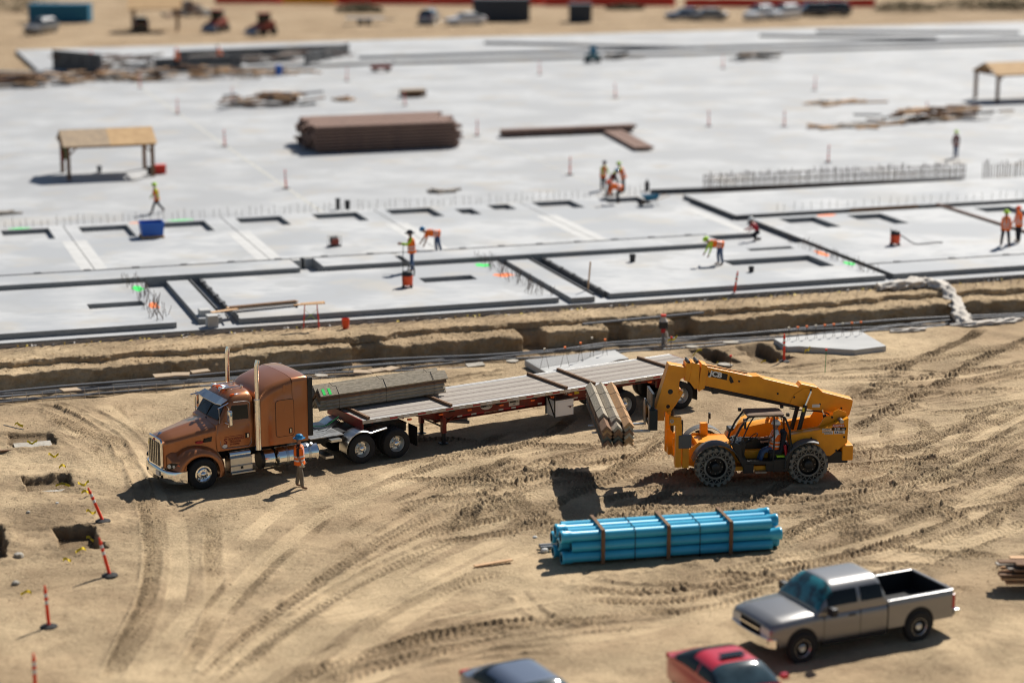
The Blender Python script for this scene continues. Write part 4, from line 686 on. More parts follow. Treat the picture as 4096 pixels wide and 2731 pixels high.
# ------------------------------------------------------------------ red flatbed trailer
TRH = R(211.9)
def build_trailer():
    L_ = 14.63; T = thing('flatbed_trailer', 'long red flatbed trailer with weathered plank deck behind the copper truck', 'trailer', (-5.733, 72.151, 0), TRH); RD, BK = M['trred'], M['black']
    z0, z1 = 1.40, 1.45; cols = ['deckalu', 'plank', 'plank', 'plank2', 'plank', 'plank', 'plank2', 'plank', 'plank', 'plank2', 'plank', 'plank', 'plank2', 'deckalu']; n = len(cols); w = 2.50 / n
    for i, c in enumerate(cols):
        y = -1.25 + w * i; MB().bb(-L_, -.02, y + .004, y + w - .004, z0, z1 + (.004 if c == 'deckalu' else random.uniform(-.003, .003))).build('deck_plank', M[c], T)
    for s in (1, -1):
        MB().bb(-L_, 0, *sorted((s * 1.254, s * 1.295)), 1.33, 1.458).build('side_rail', M['deckalu'], T, 0, .006)
        if s > 0:
            for k in range(26):
                x = -.5 - k * .55; MB().bb(x - (.30 if k % 2 else .22), x, 1.293, 1.2985, 1.365, 1.415).build('reflective_tape', M['decalred' if k % 2 else 'decalwhite'], T)
        # main beam with belly
        pr = [(-.05, 1.38), (-.05, 1.20), (-2.4, 1.16), (-3.2, .86), (-9.5, .80), (-10.2, 1.0), (-L_, 1.02), (-L_, 1.38)]
        MB().prism(pr, 'y', s * .53 - .012, s * .53 + .012).build('main_beam', RD, T); MB().bb(-9.6, -3.2, s * .53 - .09, s * .53 + .09, .775, .80).build('beam_flange', RD, T); MB().beam((-2.4, s * .53, 1.148), (-3.2, s * .53, .848), .18, .025).build('beam_flange', RD, T)
        for k in range(24): MB().bb(-.4 - k * .6 - .03, -.4 - k * .6 + .03, *sorted((s * .56, s * 1.24)), 1.28, 1.335).build('outrigger', RD, T) if k % 2 == 0 else None
    MB().bb(-.04, .02, -1.29, 1.29, 1.13, 1.456).build('front_bolster', RD, T, 0, .01); MB().bb(-L_ - .03, -L_ + .02, -1.29, 1.29, 1.15, 1.45).build('rear_bolster', RD, T); MB().bb(-2.2, -.1, -.5, .5, 1.18, 1.24).build('kingpin_plate', RD, T)
    for k in range(11): MB().bb(-1.0 - k * 1.25 - .03, -1.0 - k * 1.25 + .03, -.5, .5, 1.22, 1.33).build('cross_member', RD, T)
    for x in (-1.9, -3.15, -4.3, -5.6, -6.9, -7.75, -8.5, -10.0, -12.0): MB().ring([[(x + xx, 1.12 + d, 1.20 + zz) for xx, zz in rrect(-.085, .085, -.03, .03, .028)] for d in (-.02, .04)]).build('marker_light', M['orange'], T)
    for x in (-3.6, -4.9, -5.5, -6.1, -7.0, -9.3, -11.5, -12.8): MB().cyl((x - .1, 1.1, 1.26), (x + .1, 1.1, 1.26), .045, n=8).build('strap_winch', BK, T)
    for (xa, xb, m_) in ((-4.35, -4.15, 'decalwhite'), (-4.72, -4.35, 'decalred'), (-4.93, -4.72, 'decalwhite'), (-5.25, -4.93, 'decalred'), (-6.05, -5.85, 'decalwhite'), (-6.38, -6.05, 'decalred'), (-6.58, -6.38, 'decalwhite'), (-6.95, -6.58, 'decalred'), (-7.68, -7.5, 'decalwhite'), (-9.0, -8.68, 'decalred'), (-9.22, -9.0, 'decalwhite')): MB().bb(xa - .0, xb - .004, .542, .549, .83, .885).build('reflective_tape', M[m_], T)
    # landing gear
    for s in (1, -1): lg = MB().bb(-3.53, -3.37, s * .78 - .08, s * .78 + .08, .42, 1.36).build('landing_leg', RD, T); MB().bb(-3.50, -3.40, s * .78 - .06, s * .78 + .06, .05, .44).build('inner_leg', BK, lg); MB().bb(-3.58, -3.30, s * .78 - .13, s * .78 + .13, .03, .06).build('foot', BK, lg)
    MB().beam((-3.45, -.75, .62), (-3.45, .75, .62), .05, .05).build('leg_brace', BK, T); MB().tube([(-3.45, .84, 1.0), (-3.45, 1.0, 1.0), (-3.45, 1.02, .8)], .014).build('crank_handle', BK, T)
    for s in (1, -1): MB().beam((-3.40, s * .7, .62), (-4.3, s * .45, 1.0), .05, .05).build('leg_brace', RD, T)
    for k in range(5): MB().beam((-3.62, -.3 + (k % 3) * .13, .66 + .1 * (k // 3)), (-4.6, .36 + (k % 3) * .13, .60 + .1 * (k // 3)), .10, .09).build('stored_timber', M['plank2'], T)
    # tool box
    tb = MB().bb(-8.58, -7.80, .64, 1.25, .48, 1.07).build('tool_box', M['white'], T, 0, .01); MB().bb(-8.52, -7.90, 1.25, 1.262, .54, 1.02).build('box_door', M['white'], tb, 0, .004); MB().cyl((-8.42, 1.262, .78), (-8.42, 1.29, .78), .03, n=8).build('padlock', M['rust'], tb); MB().bb(-8.58, -8.32, 1.262, 1.275, .80, .82).build('hasp', M['rust'], tb)
    for yy in (.645, 1.235): MB().bb(-7.80, -7.77, yy - .02, yy + .02, .46, 1.36).build('box_bracket', BK, T)
    MB().beam((-7.785, .64, 1.30), (-7.785, 1.23, .47), .03, .04).build('box_bracket', BK, T); MB().bb(-8.60, -7.78, .62, 1.27, 1.075, 1.085).build('box_lid', M['steel'], tb)
    # running gear
    for x in (-10.85, -13.4):
        MB().cyl((x, -1.0, .515), (x, 1.0, .515), .065, n=10).build('axle', BK, T)
        for s in (1, -1): MB().beam((x + .55, s * .5, .95), (x, s * .5, .56), .08, .14).build('trailing_arm', RD, T); MB().cyl((x - .25, s * .5, .62), (x - .25, s * .5, 1.0), .12, n=12).build('air_spring', BK, T); MB().bb(x + .45, x + .65, s * .5 - .06, s * .5 + .06, .75, 1.05).build('hanger', RD, T)
    wd = wheel_drive(T, -10.85, 1.22, 1)
    for x, y in ((-13.4, 1.22), (-10.85, -1.22), (-13.4, -1.22)): copytree(wd, (x, y, .515), 0 if y > 0 else math.pi)
    for s in (1, -1): MB().bb(-14.12, -14.10, *sorted((s * .62, s * 1.24)), .25, 1.05).build('mud_flap', BK, T)
    # plates and lettering
    disc(T, 'maker_plate', M['decalwhite'], (-5.35, .545, 1.07), .13, 20, 1.9, 1.0); text('FONTAINE', 'lettering', .12, M['decalblack'], T, (-5.14, .551, 1.035), XZ, .002, .72)
    MB().bb(-6.72, -6.28, .545, .551, .93, 1.13).build('coil_plate', M['decalwhite'], T); text('PLACE SINGLE COIL', 'lettering', .07, M['decalblack'], T, (-6.30, .553, 1.045), XZ, .001, .62); text('HERE', 'lettering', .07, M['decalblack'], T, (-6.44, .553, .965), XZ, .001, .7)
    text('5531', 'lettering', .2, M['decalwhite'], T, (-8.62, .545, 1.03), XZ, .003, .72); MB().bb(-9.28, -9.08, .545, .551, 1.0, 1.13).build('yellow_sticker', M['decalyellow'], T)
    return T
TRL = build_trailer()
TM = Matrix.Translation(Vector((-5.733, 72.151, 0))) @ Matrix.Rotation(TRH, 4, 'Z')
NMD = ['first rusty brown timber across the deck, in front of the lumber bundle', 'second timber across the deck under the rear of the lumber bundle', 'third timber across the deck above the white tool box', 'fourth timber across the deck beside the hanging load', 'fifth timber across the deck behind the yellow boom']
for k, (x, ya, yb) in enumerate(((-.28, -1.2, 1.26), (-3.47, -1.2, 1.26), (-8.25, -1.28, 1.28), (-9.5, -1.28, 1.28), (-13.2, -1.28, 1.28))):
    b = MB().bb(-.05, .05, ya, yb, 0, .095).build('timber_dunnage', M['wood'], None, 0, .006); b.location = TM @ Vector((x, 0, 1.456)); b.rotation_euler = (0, 0, TRH + random.uniform(-.03, .03)); tag(b, NMD[k], 'timber', 'timbers across the trailer deck')

# ------------------------------------------------------------------ bundles of angle boards
def board_mb(ln, t=.08, leg=.17):
    s2 = t / math.sqrt(2); pr = [(0, 0), (leg, -leg), (leg - s2, -leg - s2), (0, -t * math.sqrt(2)), (-leg + s2, -leg - s2), (-leg, -leg)]
    b = MB(); n = len(pr); vs = [(-ln / 2, y, z) for y, z in pr] + [(ln / 2, y, z) for y, z in pr]
    fs = [(i, (i + 1) % n, n + (i + 1) % n, n + i) for i in range(n)] + [(0, 1, 2, 3), (0, 3, 4, 5), (n, n + 3, n + 2, n + 1), (n, n + 5, n + 4, n + 3)]; return b.add(vs, fs)
def bundle(label, T4, rz, ln, cols, layers, mats, straps, base_z, jit=.12, topmats=None, seed=1, leg=.17, short=None):
    k = random.Random(seed); t = thing('lumber_bundle', label, 'lumber', T4, rz); meshes = {m: board_mb(ln, .08, leg).mesh('angle_board', M[m]) for m in set(mats) | set(topmats or [])}
    H0 = leg + .057; PT = .117; cw = 2 * leg + .012
    for c in range(cols):
        for l in range(layers):
            m = topmats[c] if topmats and l == layers - 1 else k.choice(mats)
            o = link(D.objects.new('angle_board', meshes[m])); o.parent = t; o.location = (k.gauss(0, jit * .35), (c - (cols - 1) / 2) * cw + k.gauss(0, .004), base_z + H0 + l * PT); o.rotation_euler = (k.gauss(0, .008), 0, k.gauss(0, .0025)); o.scale = (k.uniform(.965, 1), 1, 1)
            if short and l == layers - 1: o.scale = (1 - short[c], 1, 1); o.location.x = short[c] * ln / 2
    top = base_z + H0 + (layers - 1) * PT; hw = cw / 2 * cols
    for x in straps:
        pth = [(x, -hw - .004, base_z), (x, -hw - .004, top - leg)]
        for c in range(cols): yc = (c - (cols - 1) / 2) * cw; pth += [(x, yc, top + .006)] + ([(x, yc + cw / 2, top - .07)] if c < cols - 1 else [])
        pth += [(x, hw + .004, top - leg), (x, hw + .004, base_z), (x, -hw - .004, base_z)]; MB().tube(pth, .008, 4).build('strap', M['decalblack'], t)
    return t
B1 = bundle('bundle of grey angle boards strapped on the flatbed, painted with a green 11', TM @ Vector((-1.65, -.70, 0)), TRH, 5.05, 2, 5, ['greywood', 'greywood', 'greywood', 'brownwood'], (1.75, -.1, -2.0), 1.553, .10, ['greywood'] * 2, 2, .24)
text('11', 'green_number', .30, M['spray_green'], B1, (2.40, .252 + .205, 1.553 + .297 + .468 - .205 + .008), (R(45), 0, math.pi), .02, 1.5)
# ------------------------------------------------------------------ people
def rotp(v, a): c, s = math.cos(a), math.sin(a); return Vector((v[0] * c + v[2] * s, v[1], -v[0] * s + v[2] * c))   # pitch forward
def person(label, loc, rz, pose, clothes, hat='whitehat', hatkind='cap', vest='vest', hgt=1.78, group=None, fingers=True, cloth_top=None, sleeves=False, name='person', vest_stripes=True):
    """pose: lean, twist-free sagittal angles in degrees: hipL,kneeL,hipR,kneeR (hip forward +), shL,elL,shR,elR, nod"""
    P = dict(lean=3, hipL=3, kneeL=4, hipR=-3, kneeR=4, shL=5, elL=12, shR=5, elR=12, nod=0, abL=8, abR=8, spread=0); P.update(pose); k = hgt / 1.78
    V = []; Ed = []; Rd = []; Rg = []
    def add(p, r, par, reg): V.append(Vector(p)); Rd.append(r); Rg.append(reg); Ed.append((par, len(V) - 1)) if par is not None else None; return len(V) - 1
    ln = R(P['lean']); tor = lambda z, x=0, y=0: rotp((x, y, z), ln)
    pel = add((0, 0, 0), (.135, .165), None, 'leg'); sp = add(tor(.17), (.115, .145), pel, 'top'); ch = add(tor(.40, .005), (.125, .175), sp, 'top'); ub = add(tor(.51), (.095, .135), ch, 'top'); nk = add(tor(.575, .01), (.055, .055), ub, 'skin')
    hd = ln * .45 + R(P['nod']); nb = V[nk]; h0 = add(nb + rotp((.015, 0, .06), hd), (.072, .066), nk, 'skin'); h1 = add(nb + rotp((.03, 0, .135), hd), (.10, .078), h0, 'skin'); h2 = add(nb + rotp((.02, 0, .225), hd), (.085, .07), h1, 'skin')
    hands = []
    for s, sh, el, ab in ((1, 'shL', 'elL', 'abL'), (-1, 'shR', 'elR', 'abR')):
        a = ln * .35 + 0; S = add(tor(.47, 0, s * .165), (.068, .07), ub, 'top'); sa = -R(P[sh]) ; b_ = R(P[ab])
        d1 = Vector((math.sin(-sa) * math.cos(b_), s * math.sin(b_), -math.cos(sa) * math.cos(b_))); E_ = add(V[S] + d1 * .285, (.052, .054), S, 'arm'); fa = R(P[sh] + P[el]); d2 = Vector((math.sin(fa) * math.cos(b_ * .4), s * math.sin(b_) * .4, -math.cos(fa) * math.cos(b_ * .4)))
        W = add(V[E_] + d2 * .25, (.036, .038), E_, 'fore'); Hn = add(V[W] + d2 * .075, (.022, .038), W, 'hand'); hands.append(V[Hn]); side = Vector((0, 1, 0)).cross(d2).normalized() if abs(d2.y) < .9 else Vector((1, 0, 0))
        if fingers:
            for f_, o_, l_ in ((.03, 0, .085), (.01, 0, .095), (-.012, 0, .09), (-.032, 0, .07)):
                q1 = add(V[Hn] + side * f_ * -1 + d2 * .035, (.0095, .0095), Hn, 'hand'); add(V[q1] + d2 * l_ * .6 + Vector((0, -s * .02, 0)), (.008, .008), q1, 'hand')
            q1 = add(V[W] + d2 * .03 + side * .035, (.011, .011), Hn, 'hand'); add(V[q1] + d2 * .045 + side * .018, (.009, .009), q1, 'hand')
    feet = []
    for s, hp, kn in ((1, 'hipL', 'kneeL'), (-1, 'hipR', 'kneeR')):
        a = R(P[hp]); sp_ = R(P['spread']); Hp = add((0, s * .095, -.05), (.105, .108), pel, 'leg'); d1 = Vector((math.sin(a), s * math.sin(sp_), -math.cos(a) * math.cos(sp_))); K = add(V[Hp] + d1 * .41, (.078, .08), Hp, 'leg'); a2 = a - R(P[kn]); d2 = Vector((math.sin(a2), s * math.sin(sp_) * .6, -math.cos(a2)))
        An = add(V[K] + d2 * .39, (.068, .07), K, 'leg'); fd = 0 if abs(P[kn]) < 60 else a2 * .5; Ft = add(V[An] + Vector((.03, 0, -.045)), (.045, .043), An, 'foot'); T_ = add(V[Ft] + Vector((.155, s * .02, -.012)), (.033, .045), Ft, 'foot'); feet += [V[Ft].z - .045, V[T_].z - .033]
    dz = -min(feet) if 'seat' not in P else P['seat'] - V[pel].z
    me = D.meshes.new('sk'); me.from_pydata([v * k for v in V], Ed, []); ob = link(D.objects.new('sk', me)); m = ob.modifiers.new('s', 'SKIN'); m.use_smooth_shade = True
    for i, d in enumerate(me.skin_vertices[0].data): d.radius = (Rd[i][0] * k, Rd[i][1] * k); d.use_root = (i == 0)
    sb = ob.modifiers.new('u', 'SUBSURF'); sb.levels = 1; sb.render_levels = 1; bpy.context.view_layer.update()
    bm = D.meshes.new_from_object(ob.evaluated_get(bpy.context.evaluated_depsgraph_get())); D.objects.remove(ob); bm.name = 'body'
    c = dict(top=cloth_top or 'darkcloth', arm=cloth_top if True else None, fore=(cloth_top if sleeves else 'skin'), hand='skin', leg='jeans', foot='boots', skin='skin'); c.update(clothes); c['arm'] = c.get('arm') or c['top']
    names = sorted(set(c.values())); bm.materials.clear(); [bm.materials.append(M[n]) for n in names]; A = np.array([list(V[a] * k) for a, b in Ed]); Bq = np.array([list(V[b] * k) for a, b in Ed]); dd = Bq - A; L2 = (dd ** 2).sum(1)
    for p in bm.polygons:
        x = np.array(p.center); t_ = np.clip(((x - A) * dd).sum(1) / L2, 0, 1); e = int(np.argmin((((A + dd * t_[:, None]) - x) ** 2).sum(1) - 0 * t_)); reg = Rg[Ed[e][1]]; p.material_index = names.index(c[reg]); p.use_smooth = True
    if V[pel].z + dz < .0: pass
    t = thing(name, label, 'person', loc, rz, group); bo = link(D.objects.new('body', bm)); bo.parent = t; bo.location = (0, 0, dz * k); off = Vector((0, 0, dz * k))
    def part(mb, nm, m_, sm=50): o = mb.build(nm, M[m_], t, sm); o.location = off; return o
    def tring(z, wx, wy, n=16, x=0.0): return [tor(z, x + wx * math.cos(a), wy * math.sin(a)) * k for a in [2 * math.pi * i / n for i in range(n)]]
    if vest:
        part(MB().ring([tring(-.12, .19, .225), tring(.02, .178, .215), tring(.17, .17, .21), tring(.32, .17, .215), tring(.42, .162, .215), tring(.50, .13, .18), tring(.545, .09, .115)], caps=False), 'safety_vest', vest)
        if vest_stripes:
            for z in (.04, .17): part(MB().ring([tring(z - .025, .182, .220), tring(z + .025, .180, .218)], caps=False), 'reflective_band', 'reflect')
            for s in (1, -1): part(MB().ring([[tor(z, x, s * y + d) * k for d in (-.025, .025)] for z, x, y in ((.18, .165, .09), (.40, .158, .09), (.51, .11, .09), (.55, .0, .09), (.51, -.11, .09), (.40, -.158, .09), (.18, -.165, .09))], closed=False), 'reflective_strap', 'reflect')
    hc = nb + rotp((.022, 0, .20), hd)
    def hr(z, r, rx=1.15): return [(hc + rotp((r * rx * math.cos(a), r * math.sin(a), z), hd)) * k for a in [2 * math.pi * i / 18 for i in range(18)]]
    if hat:
        br = .185 if hatkind == 'full' else (.15 if hatkind == 'cap' else .22)
        rings = [hr(-.012, br, 1.1), hr(-.002, br, 1.1), hr(.008, .125), hr(.06, .118), hr(.10, .095), hr(.125, .06), hr(.132, .01)]; part(MB().ring(rings), 'hard_hat' if hatkind != 'hat' else 'hat', hat)
    part(MB().ring([[(nb + rotp((x, y, z), hd)) * k for y, z in ((-.016, .10), (.016, .10), (0, .155))] for x in (.105, .118)] + [[(nb + rotp((.145, y, z), hd)) * k for y, z in ((-.008, .108), (.008, .108), (0, .12))]]), 'nose', 'skin')
    for s in (1, -1): part(MB().ring([[(nb + rotp((.03 + x, s * y, .135 + z), hd)) * k for x, z in ((-.02, -.03), (.02, -.02), (.02, .03), (-.02, .035))] for y in (.070, .092)]), 'ear', 'skin'); part(MB().ring([[(nb + rotp((x, s * .034 + d, .155 + e), hd)) * k for d, e in ((-.014, 0), (0, -.007), (.014, 0), (0, .007))] for x in (.115, .128)]), 'eye', 'decalblack')
    part(MB().ring([[(nb + rotp((x, d, .083 + e), hd)) * k for d, e in ((-.022, 0), (0, -.006), (.022, 0), (0, .006))] for x in (.10, .116)]), 'mouth', 'red'); part(MB().ring([[(nb + rotp((.015 + .098 * math.cos(a) * q, .085 * math.sin(a) * q, z), hd)) * k for a in [R(75 + 210 * i / 8) for i in range(9)]] for z, q in ((.09, .9), (.15, 1.02), (.21, 1.0))], closed=False), 'hair', 'hair')
    return t, dz * k, [(h + Vector((0, 0, dz))) * k for h in hands]
person('man in blue hard hat and orange vest standing by the truck fuel tank', at(1200, 1950), R(-3), dict(lean=-2, hipL=-7, hipR=10, kneeR=6, shL=-4, elL=35, shR=0, elR=30, abL=6, spread=4), dict(leg='khaki', hand='glove', fore='skin'), 'bluehat', 'full', 'vest', 1.76, None, True, 'brownshirt')
# ------------------------------------------------------------------ yellow telehandler
JO, JH = Vector((6.519, 69.299, 0)), R(185.8)
def lug_wheel(par, x, y, side):
    r = .66; o = MB().lathe([(.02, .34), (.03, .32), (-.04, .30), (-.10, .28), (-.11, .17), (-.06, .16), (-.05, .001)], n=28).build('wheel', M['decalblack'], par, 40); o.location = (x, y, r); o.rotation_euler = (0, 0, 0 if side > 0 else math.pi)
    MB().lathe([(-.37, .34), (-.37, .56), (-.34, .60), (.0, .60), (.03, .575), (.03, .54), (-.02, .535), (-.02, .40), (.03, .395), (.03, .34), (.02, .33)], n=48).build('tyre', M['dustyrubber'], o, 40)
    lug = MB().ring([[(.075 * s_ + w * .5, yy, z) for s_, yy, z in ((-1, -.36 + 0, .585), (1, -.36, .585), (1, -.36, .652), (-1, -.36, .652))] for w in (0,)] + [[(.045 * s_ + sh, yy, z) for s_, z in ((-1, .585), (1, .585), (1, .665), (-1, .665))] for yy, sh in ((-.17, .10), (0.035, .02))]) if False else MB()
    for sgn in (1, -1):
        ya, yb = (.035, -.20) if sgn > 0 else (-.375, -.14); lug.ring([[(s_ * .05 + 0, ya, z) for s_, z in ((-1, .52), (1, .52), (1, .645), (-1, .645))], [(s_ * .042 + .03, ya * .6 + yb * .4, z) for s_, z in ((-1, .585), (1, .585), (1, .665), (-1, .665))], [(s_ * .04 + .10, yb, z) for s_, z in ((-1, .585), (1, .585), (1, .665), (-1, .665))]])
        if sgn > 0: first = lug.mesh('tread_lug', M['dustyrubber']); lug = MB()
        else: second = lug.mesh('tread_lug', M['dustyrubber'])
    for i in range(19):
        for me, ph in ((first, 0), (second, .5)):
            l_ = link(D.objects.new('tread_lug', me)); l_.parent = o; l_.rotation_euler = (0, 2 * math.pi * (i + ph) / 19, 0)
    web = MB()
    for i in range(34):
        a, b = 2 * math.pi * i / 34, 2 * math.pi * (i + 1) / 34; p, q = (.41, .545) if i % 2 else (.545, .41); web.beam((p * math.cos(a), .018, p * math.sin(a)), (q * math.cos(b), .018, q * math.sin(b)), .024, .024, (0, 1, 0))
    web.build('sidewall_web', M['dustyrubber'], o); MB().lathe([(-.016, .395), (-.016, .54)], n=40).build('sidewall_recess', M['decalblack'], o)
    MB().lathe([(-.05, .15), (.03, .14), (.05, .10), (.05, .001)], n=20).build('hub', M['jcbdark'], o, 40); nm = MB().cyl((0, -.06, 0), (0, -.02, 0), .018, n=6).mesh('wheel_nut', M['steel'])
    for i in range(8): a = 2 * math.pi * i / 8; n_ = link(D.objects.new('wheel_nut', nm)); n_.parent = o; n_.location = (.225 * math.cos(a), -.04, .225 * math.sin(a))
    return o
def build_jcb():
    T = thing('telehandler', 'yellow telescopic handler with lowered boom carrying angle boards on its forks', 'telehandler', JO, JH); Y, BK = M['jcb'], M['jcbdark']
    # chassis
    MB().prism([(1.05, .62), (1.15, .95), (.55, 1.12), (-.6, 1.02), (-2.5, 1.02), (-3.9, .95), (-4.35, .62), (-3.9, .5), (.5, .5)], 'y', -.55, .55).build('chassis', Y, T, 0, .015)
    for s in (1, -1): MB().prism([(1.31, .93), (1.34, 1.49), (1.24, 1.55), (.87, 1.06), (.45, 1.36), (-.62, 1.30), (-.62, 1.05), (.51, .85), (.87, .61), (1.15, .61)], 'y', s * .56 - .012, s * .56 + .012).build('front_frame_plate', Y, T)
    MB().bb(-.62, .5, -.5, .5, 1.06, 1.30).build('front_frame_top', Y, T, 0, .02)
    # stabilisers
    for s in (1, -1):
        sb = MB().bb(1.12, 1.32, s * .98 - .08, s * .98 + .08, .66, 2.12).build('stabiliser_post', Y, T, 0, .01); MB().cyl((1.10, s * .86, 2.2), (1.10, s * .86, 1.30), .055, n=10).build('stabiliser_ram', BK, sb); MB().bb(1.14, 1.52, s * .98 - .10, s * .98 + .10, 2.08, 2.36).build('stabiliser_head', Y, sb, 0, .02); MB().beam((1.2, s * .55, .80), (1.2, s * .95, .80), .16, .3).build('stabiliser_arm', Y, sb); MB().bb(.86, 1.08, s * .9 - .09, s * .9 + .09, .62, 1.32).build('stabiliser_guard', Y, sb, 0, .01)
        if s > 0: MB().bb(.80, 1.22, .92, 1.10, 1.31, 1.74).build('foot_pad', M['grey'], sb, 0, .01); MB().lathe([(-.02, .035), (.02, .035), (.02, .06), (-.02, .06), (-.02, .035)], (1.46, 1.10, 2.24), 'y', 12).build('lifting_eye', M['steel'], sb)
    # rear body sides and tower
    for s in (1, -1):
        y0, y1 = sorted((s * .62, s * .92))
        MB().prism([(-2.52, 1.64), (-3.15, 1.74), (-3.52, 1.80), (-3.70, 2.10), (-3.98, 2.16), (-4.0, 2.28), (-4.16, 2.36), (-4.42, 2.26), (-4.50, 2.12), (-4.46, 1.26), (-4.0, .80), (-3.6, 1.0), (-2.55, 1.0)], 'y', s * .60 - .015, s * .60 + .015).build('tower_plate', Y, T)
        MB().prism([(-2.52, 1.62), (-3.15, 1.72), (-3.55, 1.78), (-4.44, 2.14), (-4.42, 1.3), (-3.85, .86), (-2.55, 1.05)], 'y', y0 + .02, y1).build('rear_side_panel', Y, T, 0, .02)
        MB().cyl((-4.2, s * .58, 2.03), (-4.2, s * .96, 2.03), .07, n=14).build('pivot_pin', M['steel'], T, 50)
        # mudguards
        for xc, nm in ((0, 'front_mudguard'), (-3.08, 'rear_mudguard')):
            rg = []; a0, a1 = (148, 18) if xc == 0 else (112, -8)
            for i in range(11):
                a = R(a0 + (a1 - a0) * i / 10); rr_ = .80; rg.append([(xc - rr_ * math.cos(a) * -1, s * yy, .66 + (rr_ + zo) * math.sin(a)) for yy, zo in ((1.30, -.03), (1.30, .0), (1.22, .035), (.80, .035), (.80, .015), (1.2, .012))])
            MB().ring(rg).build(nm, M['grey'], T, 50)
    MB().bb(-4.62, -4.25, -.95, .95, .70, 1.22).build('counterweight', Y, T, 0, .04); MB().bb(-4.45, -2.7, -.9, .9, .62, 1.0).build('rear_axle_housing', BK, T)
    # engine pod on the far side
    hd = MB().ring([[(x, y, z) for y, z in ((-1.15, .85), (-.62, .85), (-.62, zt), (-.75, zt + .06), (-1.02, zt + .04), (-1.15, zt - .08))] for x, zt in ((-.72, 1.22), (-.85, 1.36), (-1.8, 1.56), (-2.5, 1.66), (-2.62, 1.52))]).build('engine_cover', Y, T, 40); MB().bb(-1.3, -.78, -1.1, -.66, 1.30, 1.46).build('air_intake', BK, T, 0, .03)
    for x in (-2.15, -2.3, -2.45): MB().cyl((x, -.9, 1.68), (x, -.7, 1.74), .05, n=10).build('intake_pipe', Y, hd)
    MB().bb(-.02, .22, -.62, -.42, 1.30, 1.72).build('mirror_post', Y, T); MB().tube([(-.05, -.5, 1.7), (-.08, -.5, 1.98)], .014).build('mirror_arm', BK, T); MB().bb(-.12, -.06, -.6, -.45, 1.86, 2.06).build('mirror', BK, T, 0, .01)
    # boom
    bt = [(.30, 3.84), (-1.33, 3.45), (-1.55, 3.46), (-1.72, 3.37), (-2.9, 3.06), (-2.98, 3.16), (-3.52, 3.03), (-3.70, 2.87), (-4.74, 2.57), (-4.72, 2.40), (-4.63, 2.03), (-3.95, 2.20), (-3.5, 2.22), (-2.61, 2.49), (.30, 3.19)]
    bm_ = MB().prism(bt, 'y', -.24, .24).build('boom', Y, T, 0, .012)
    for s in (1, -1): MB().prism([(-2.62, 2.52), (-2.75, 2.80), (-3.10, 3.02), (-3.50, 3.0), (-3.72, 2.84), (-4.1, 2.70), (-4.2, 2.36), (-3.6, 2.24)], 'y', s * .255 - .012, s * .255 + .012).build('boom_cheek', Y, bm_)
    MB().beam((.40, 0, 3.10), (-2.9, 0, 2.36), .16, .15).build('extension_ram', BK, T); MB().bb(-.25, -.05, -.12, .12, 2.86, 3.06).build('ram_clamp', BK, T)
    for pl_, w in (([(.87, 3.95), (.66, 3.97), (.68, 3.30), (.91, 3.36)], .25), ([(.66, 3.98), (.42, 3.90), (.44, 3.10), (.57, 3.08), (.76, 3.34)], .27), ([(.36, 3.93), (.16, 3.86), (.25, 3.10), (.44, 2.99), (.46, 3.06)], .28)): MB().prism(pl_, 'y', -w, w).build('boom_collar', Y, T, 0, .008)
    for x in (.78, .5): MB().cyl((x, -.28, 3.99), (x, .28, 3.99), .045, n=10).build('chain_roller', BK, T)
    hdp = [(1.43, 3.92), (.84, 3.80), (.90, 3.46), (1.03, 3.41), (1.08, 3.30), (1.08, 3.06), (.97, 3.02), (.95, 2.92), (1.18, 2.55), (1.31, 2.38), (1.36, 2.25), (1.44, 2.25), (1.51, 2.33), (1.80, 2.33), (1.85, 2.44)]
    head = MB().prism(hdp, 'y', -.22, .22).build('boom_head', Y, T, 0, .012)
    for x, z, r in ((1.37, 3.0, .085), (1.44, 2.50, .065)):
        MB().lathe([(.221, .001), (.224, r)], (x, 0, z), 'y', 20).build('head_hole', M['decalblack'], head)
    for x, z in ((1.02, 2.97), (1.40, 2.30)): MB().cyl((x, -.27, z), (x, .27, z), .06, n=14).build('head_pin', Y, head, 50)
    # carriage and forks
    cg = MB().bb(1.92, 2.06, -.62, .62, 1.84, 2.0).build('fork_carriage', M['decalblack'], T); MB().bb(1.92, 2.06, -.62, .62, 2.40, 2.54).build('carriage_bar', M['decalblack'], cg); MB().bb(1.94, 2.02, -.55, .55, 2.54, 3.02).build('load_guard', M['decalblack'], cg); MB().bb(1.85, 2.12, .50, .66, 1.82, 2.50).build('carriage_end', M['decalblack'], cg, 0, .01); MB().bb(1.85, 2.12, -.66, -.50, 1.82, 2.50).build('carriage_end', M['decalblack'], cg, 0, .01)
    for y in (-.3, -.1, .1, .3): MB().cyl((2.03, y, 2.54), (2.03, y, 3.0), .012, n=6).build('guard_bar', M['steel'], cg)
    for s in (1, -1): MB().bb(1.55, 1.95, s * .16 - .04, s * .16 + .04, 2.02, 2.44).build('carriage_bracket', Y, cg)
    MB().cyl((1.15, 0, 2.75), (1.80, 0, 2.20), .05, n=10).build('tilt_ram', M['steel'], T)
    for y in (-.45, .45):
        fk = MB().bb(2.06, 2.12, y - .07, y + .07, 1.74, 2.62).build('fork', M['steel'], T, 0, .01); MB().prism([(2.07, 1.735), (2.07, 1.79), (3.75, 1.775), (3.98, 1.755), (3.98, 1.735)], 'y', y - .065, y + .065).build('fork_blade', M['steel'], fk)
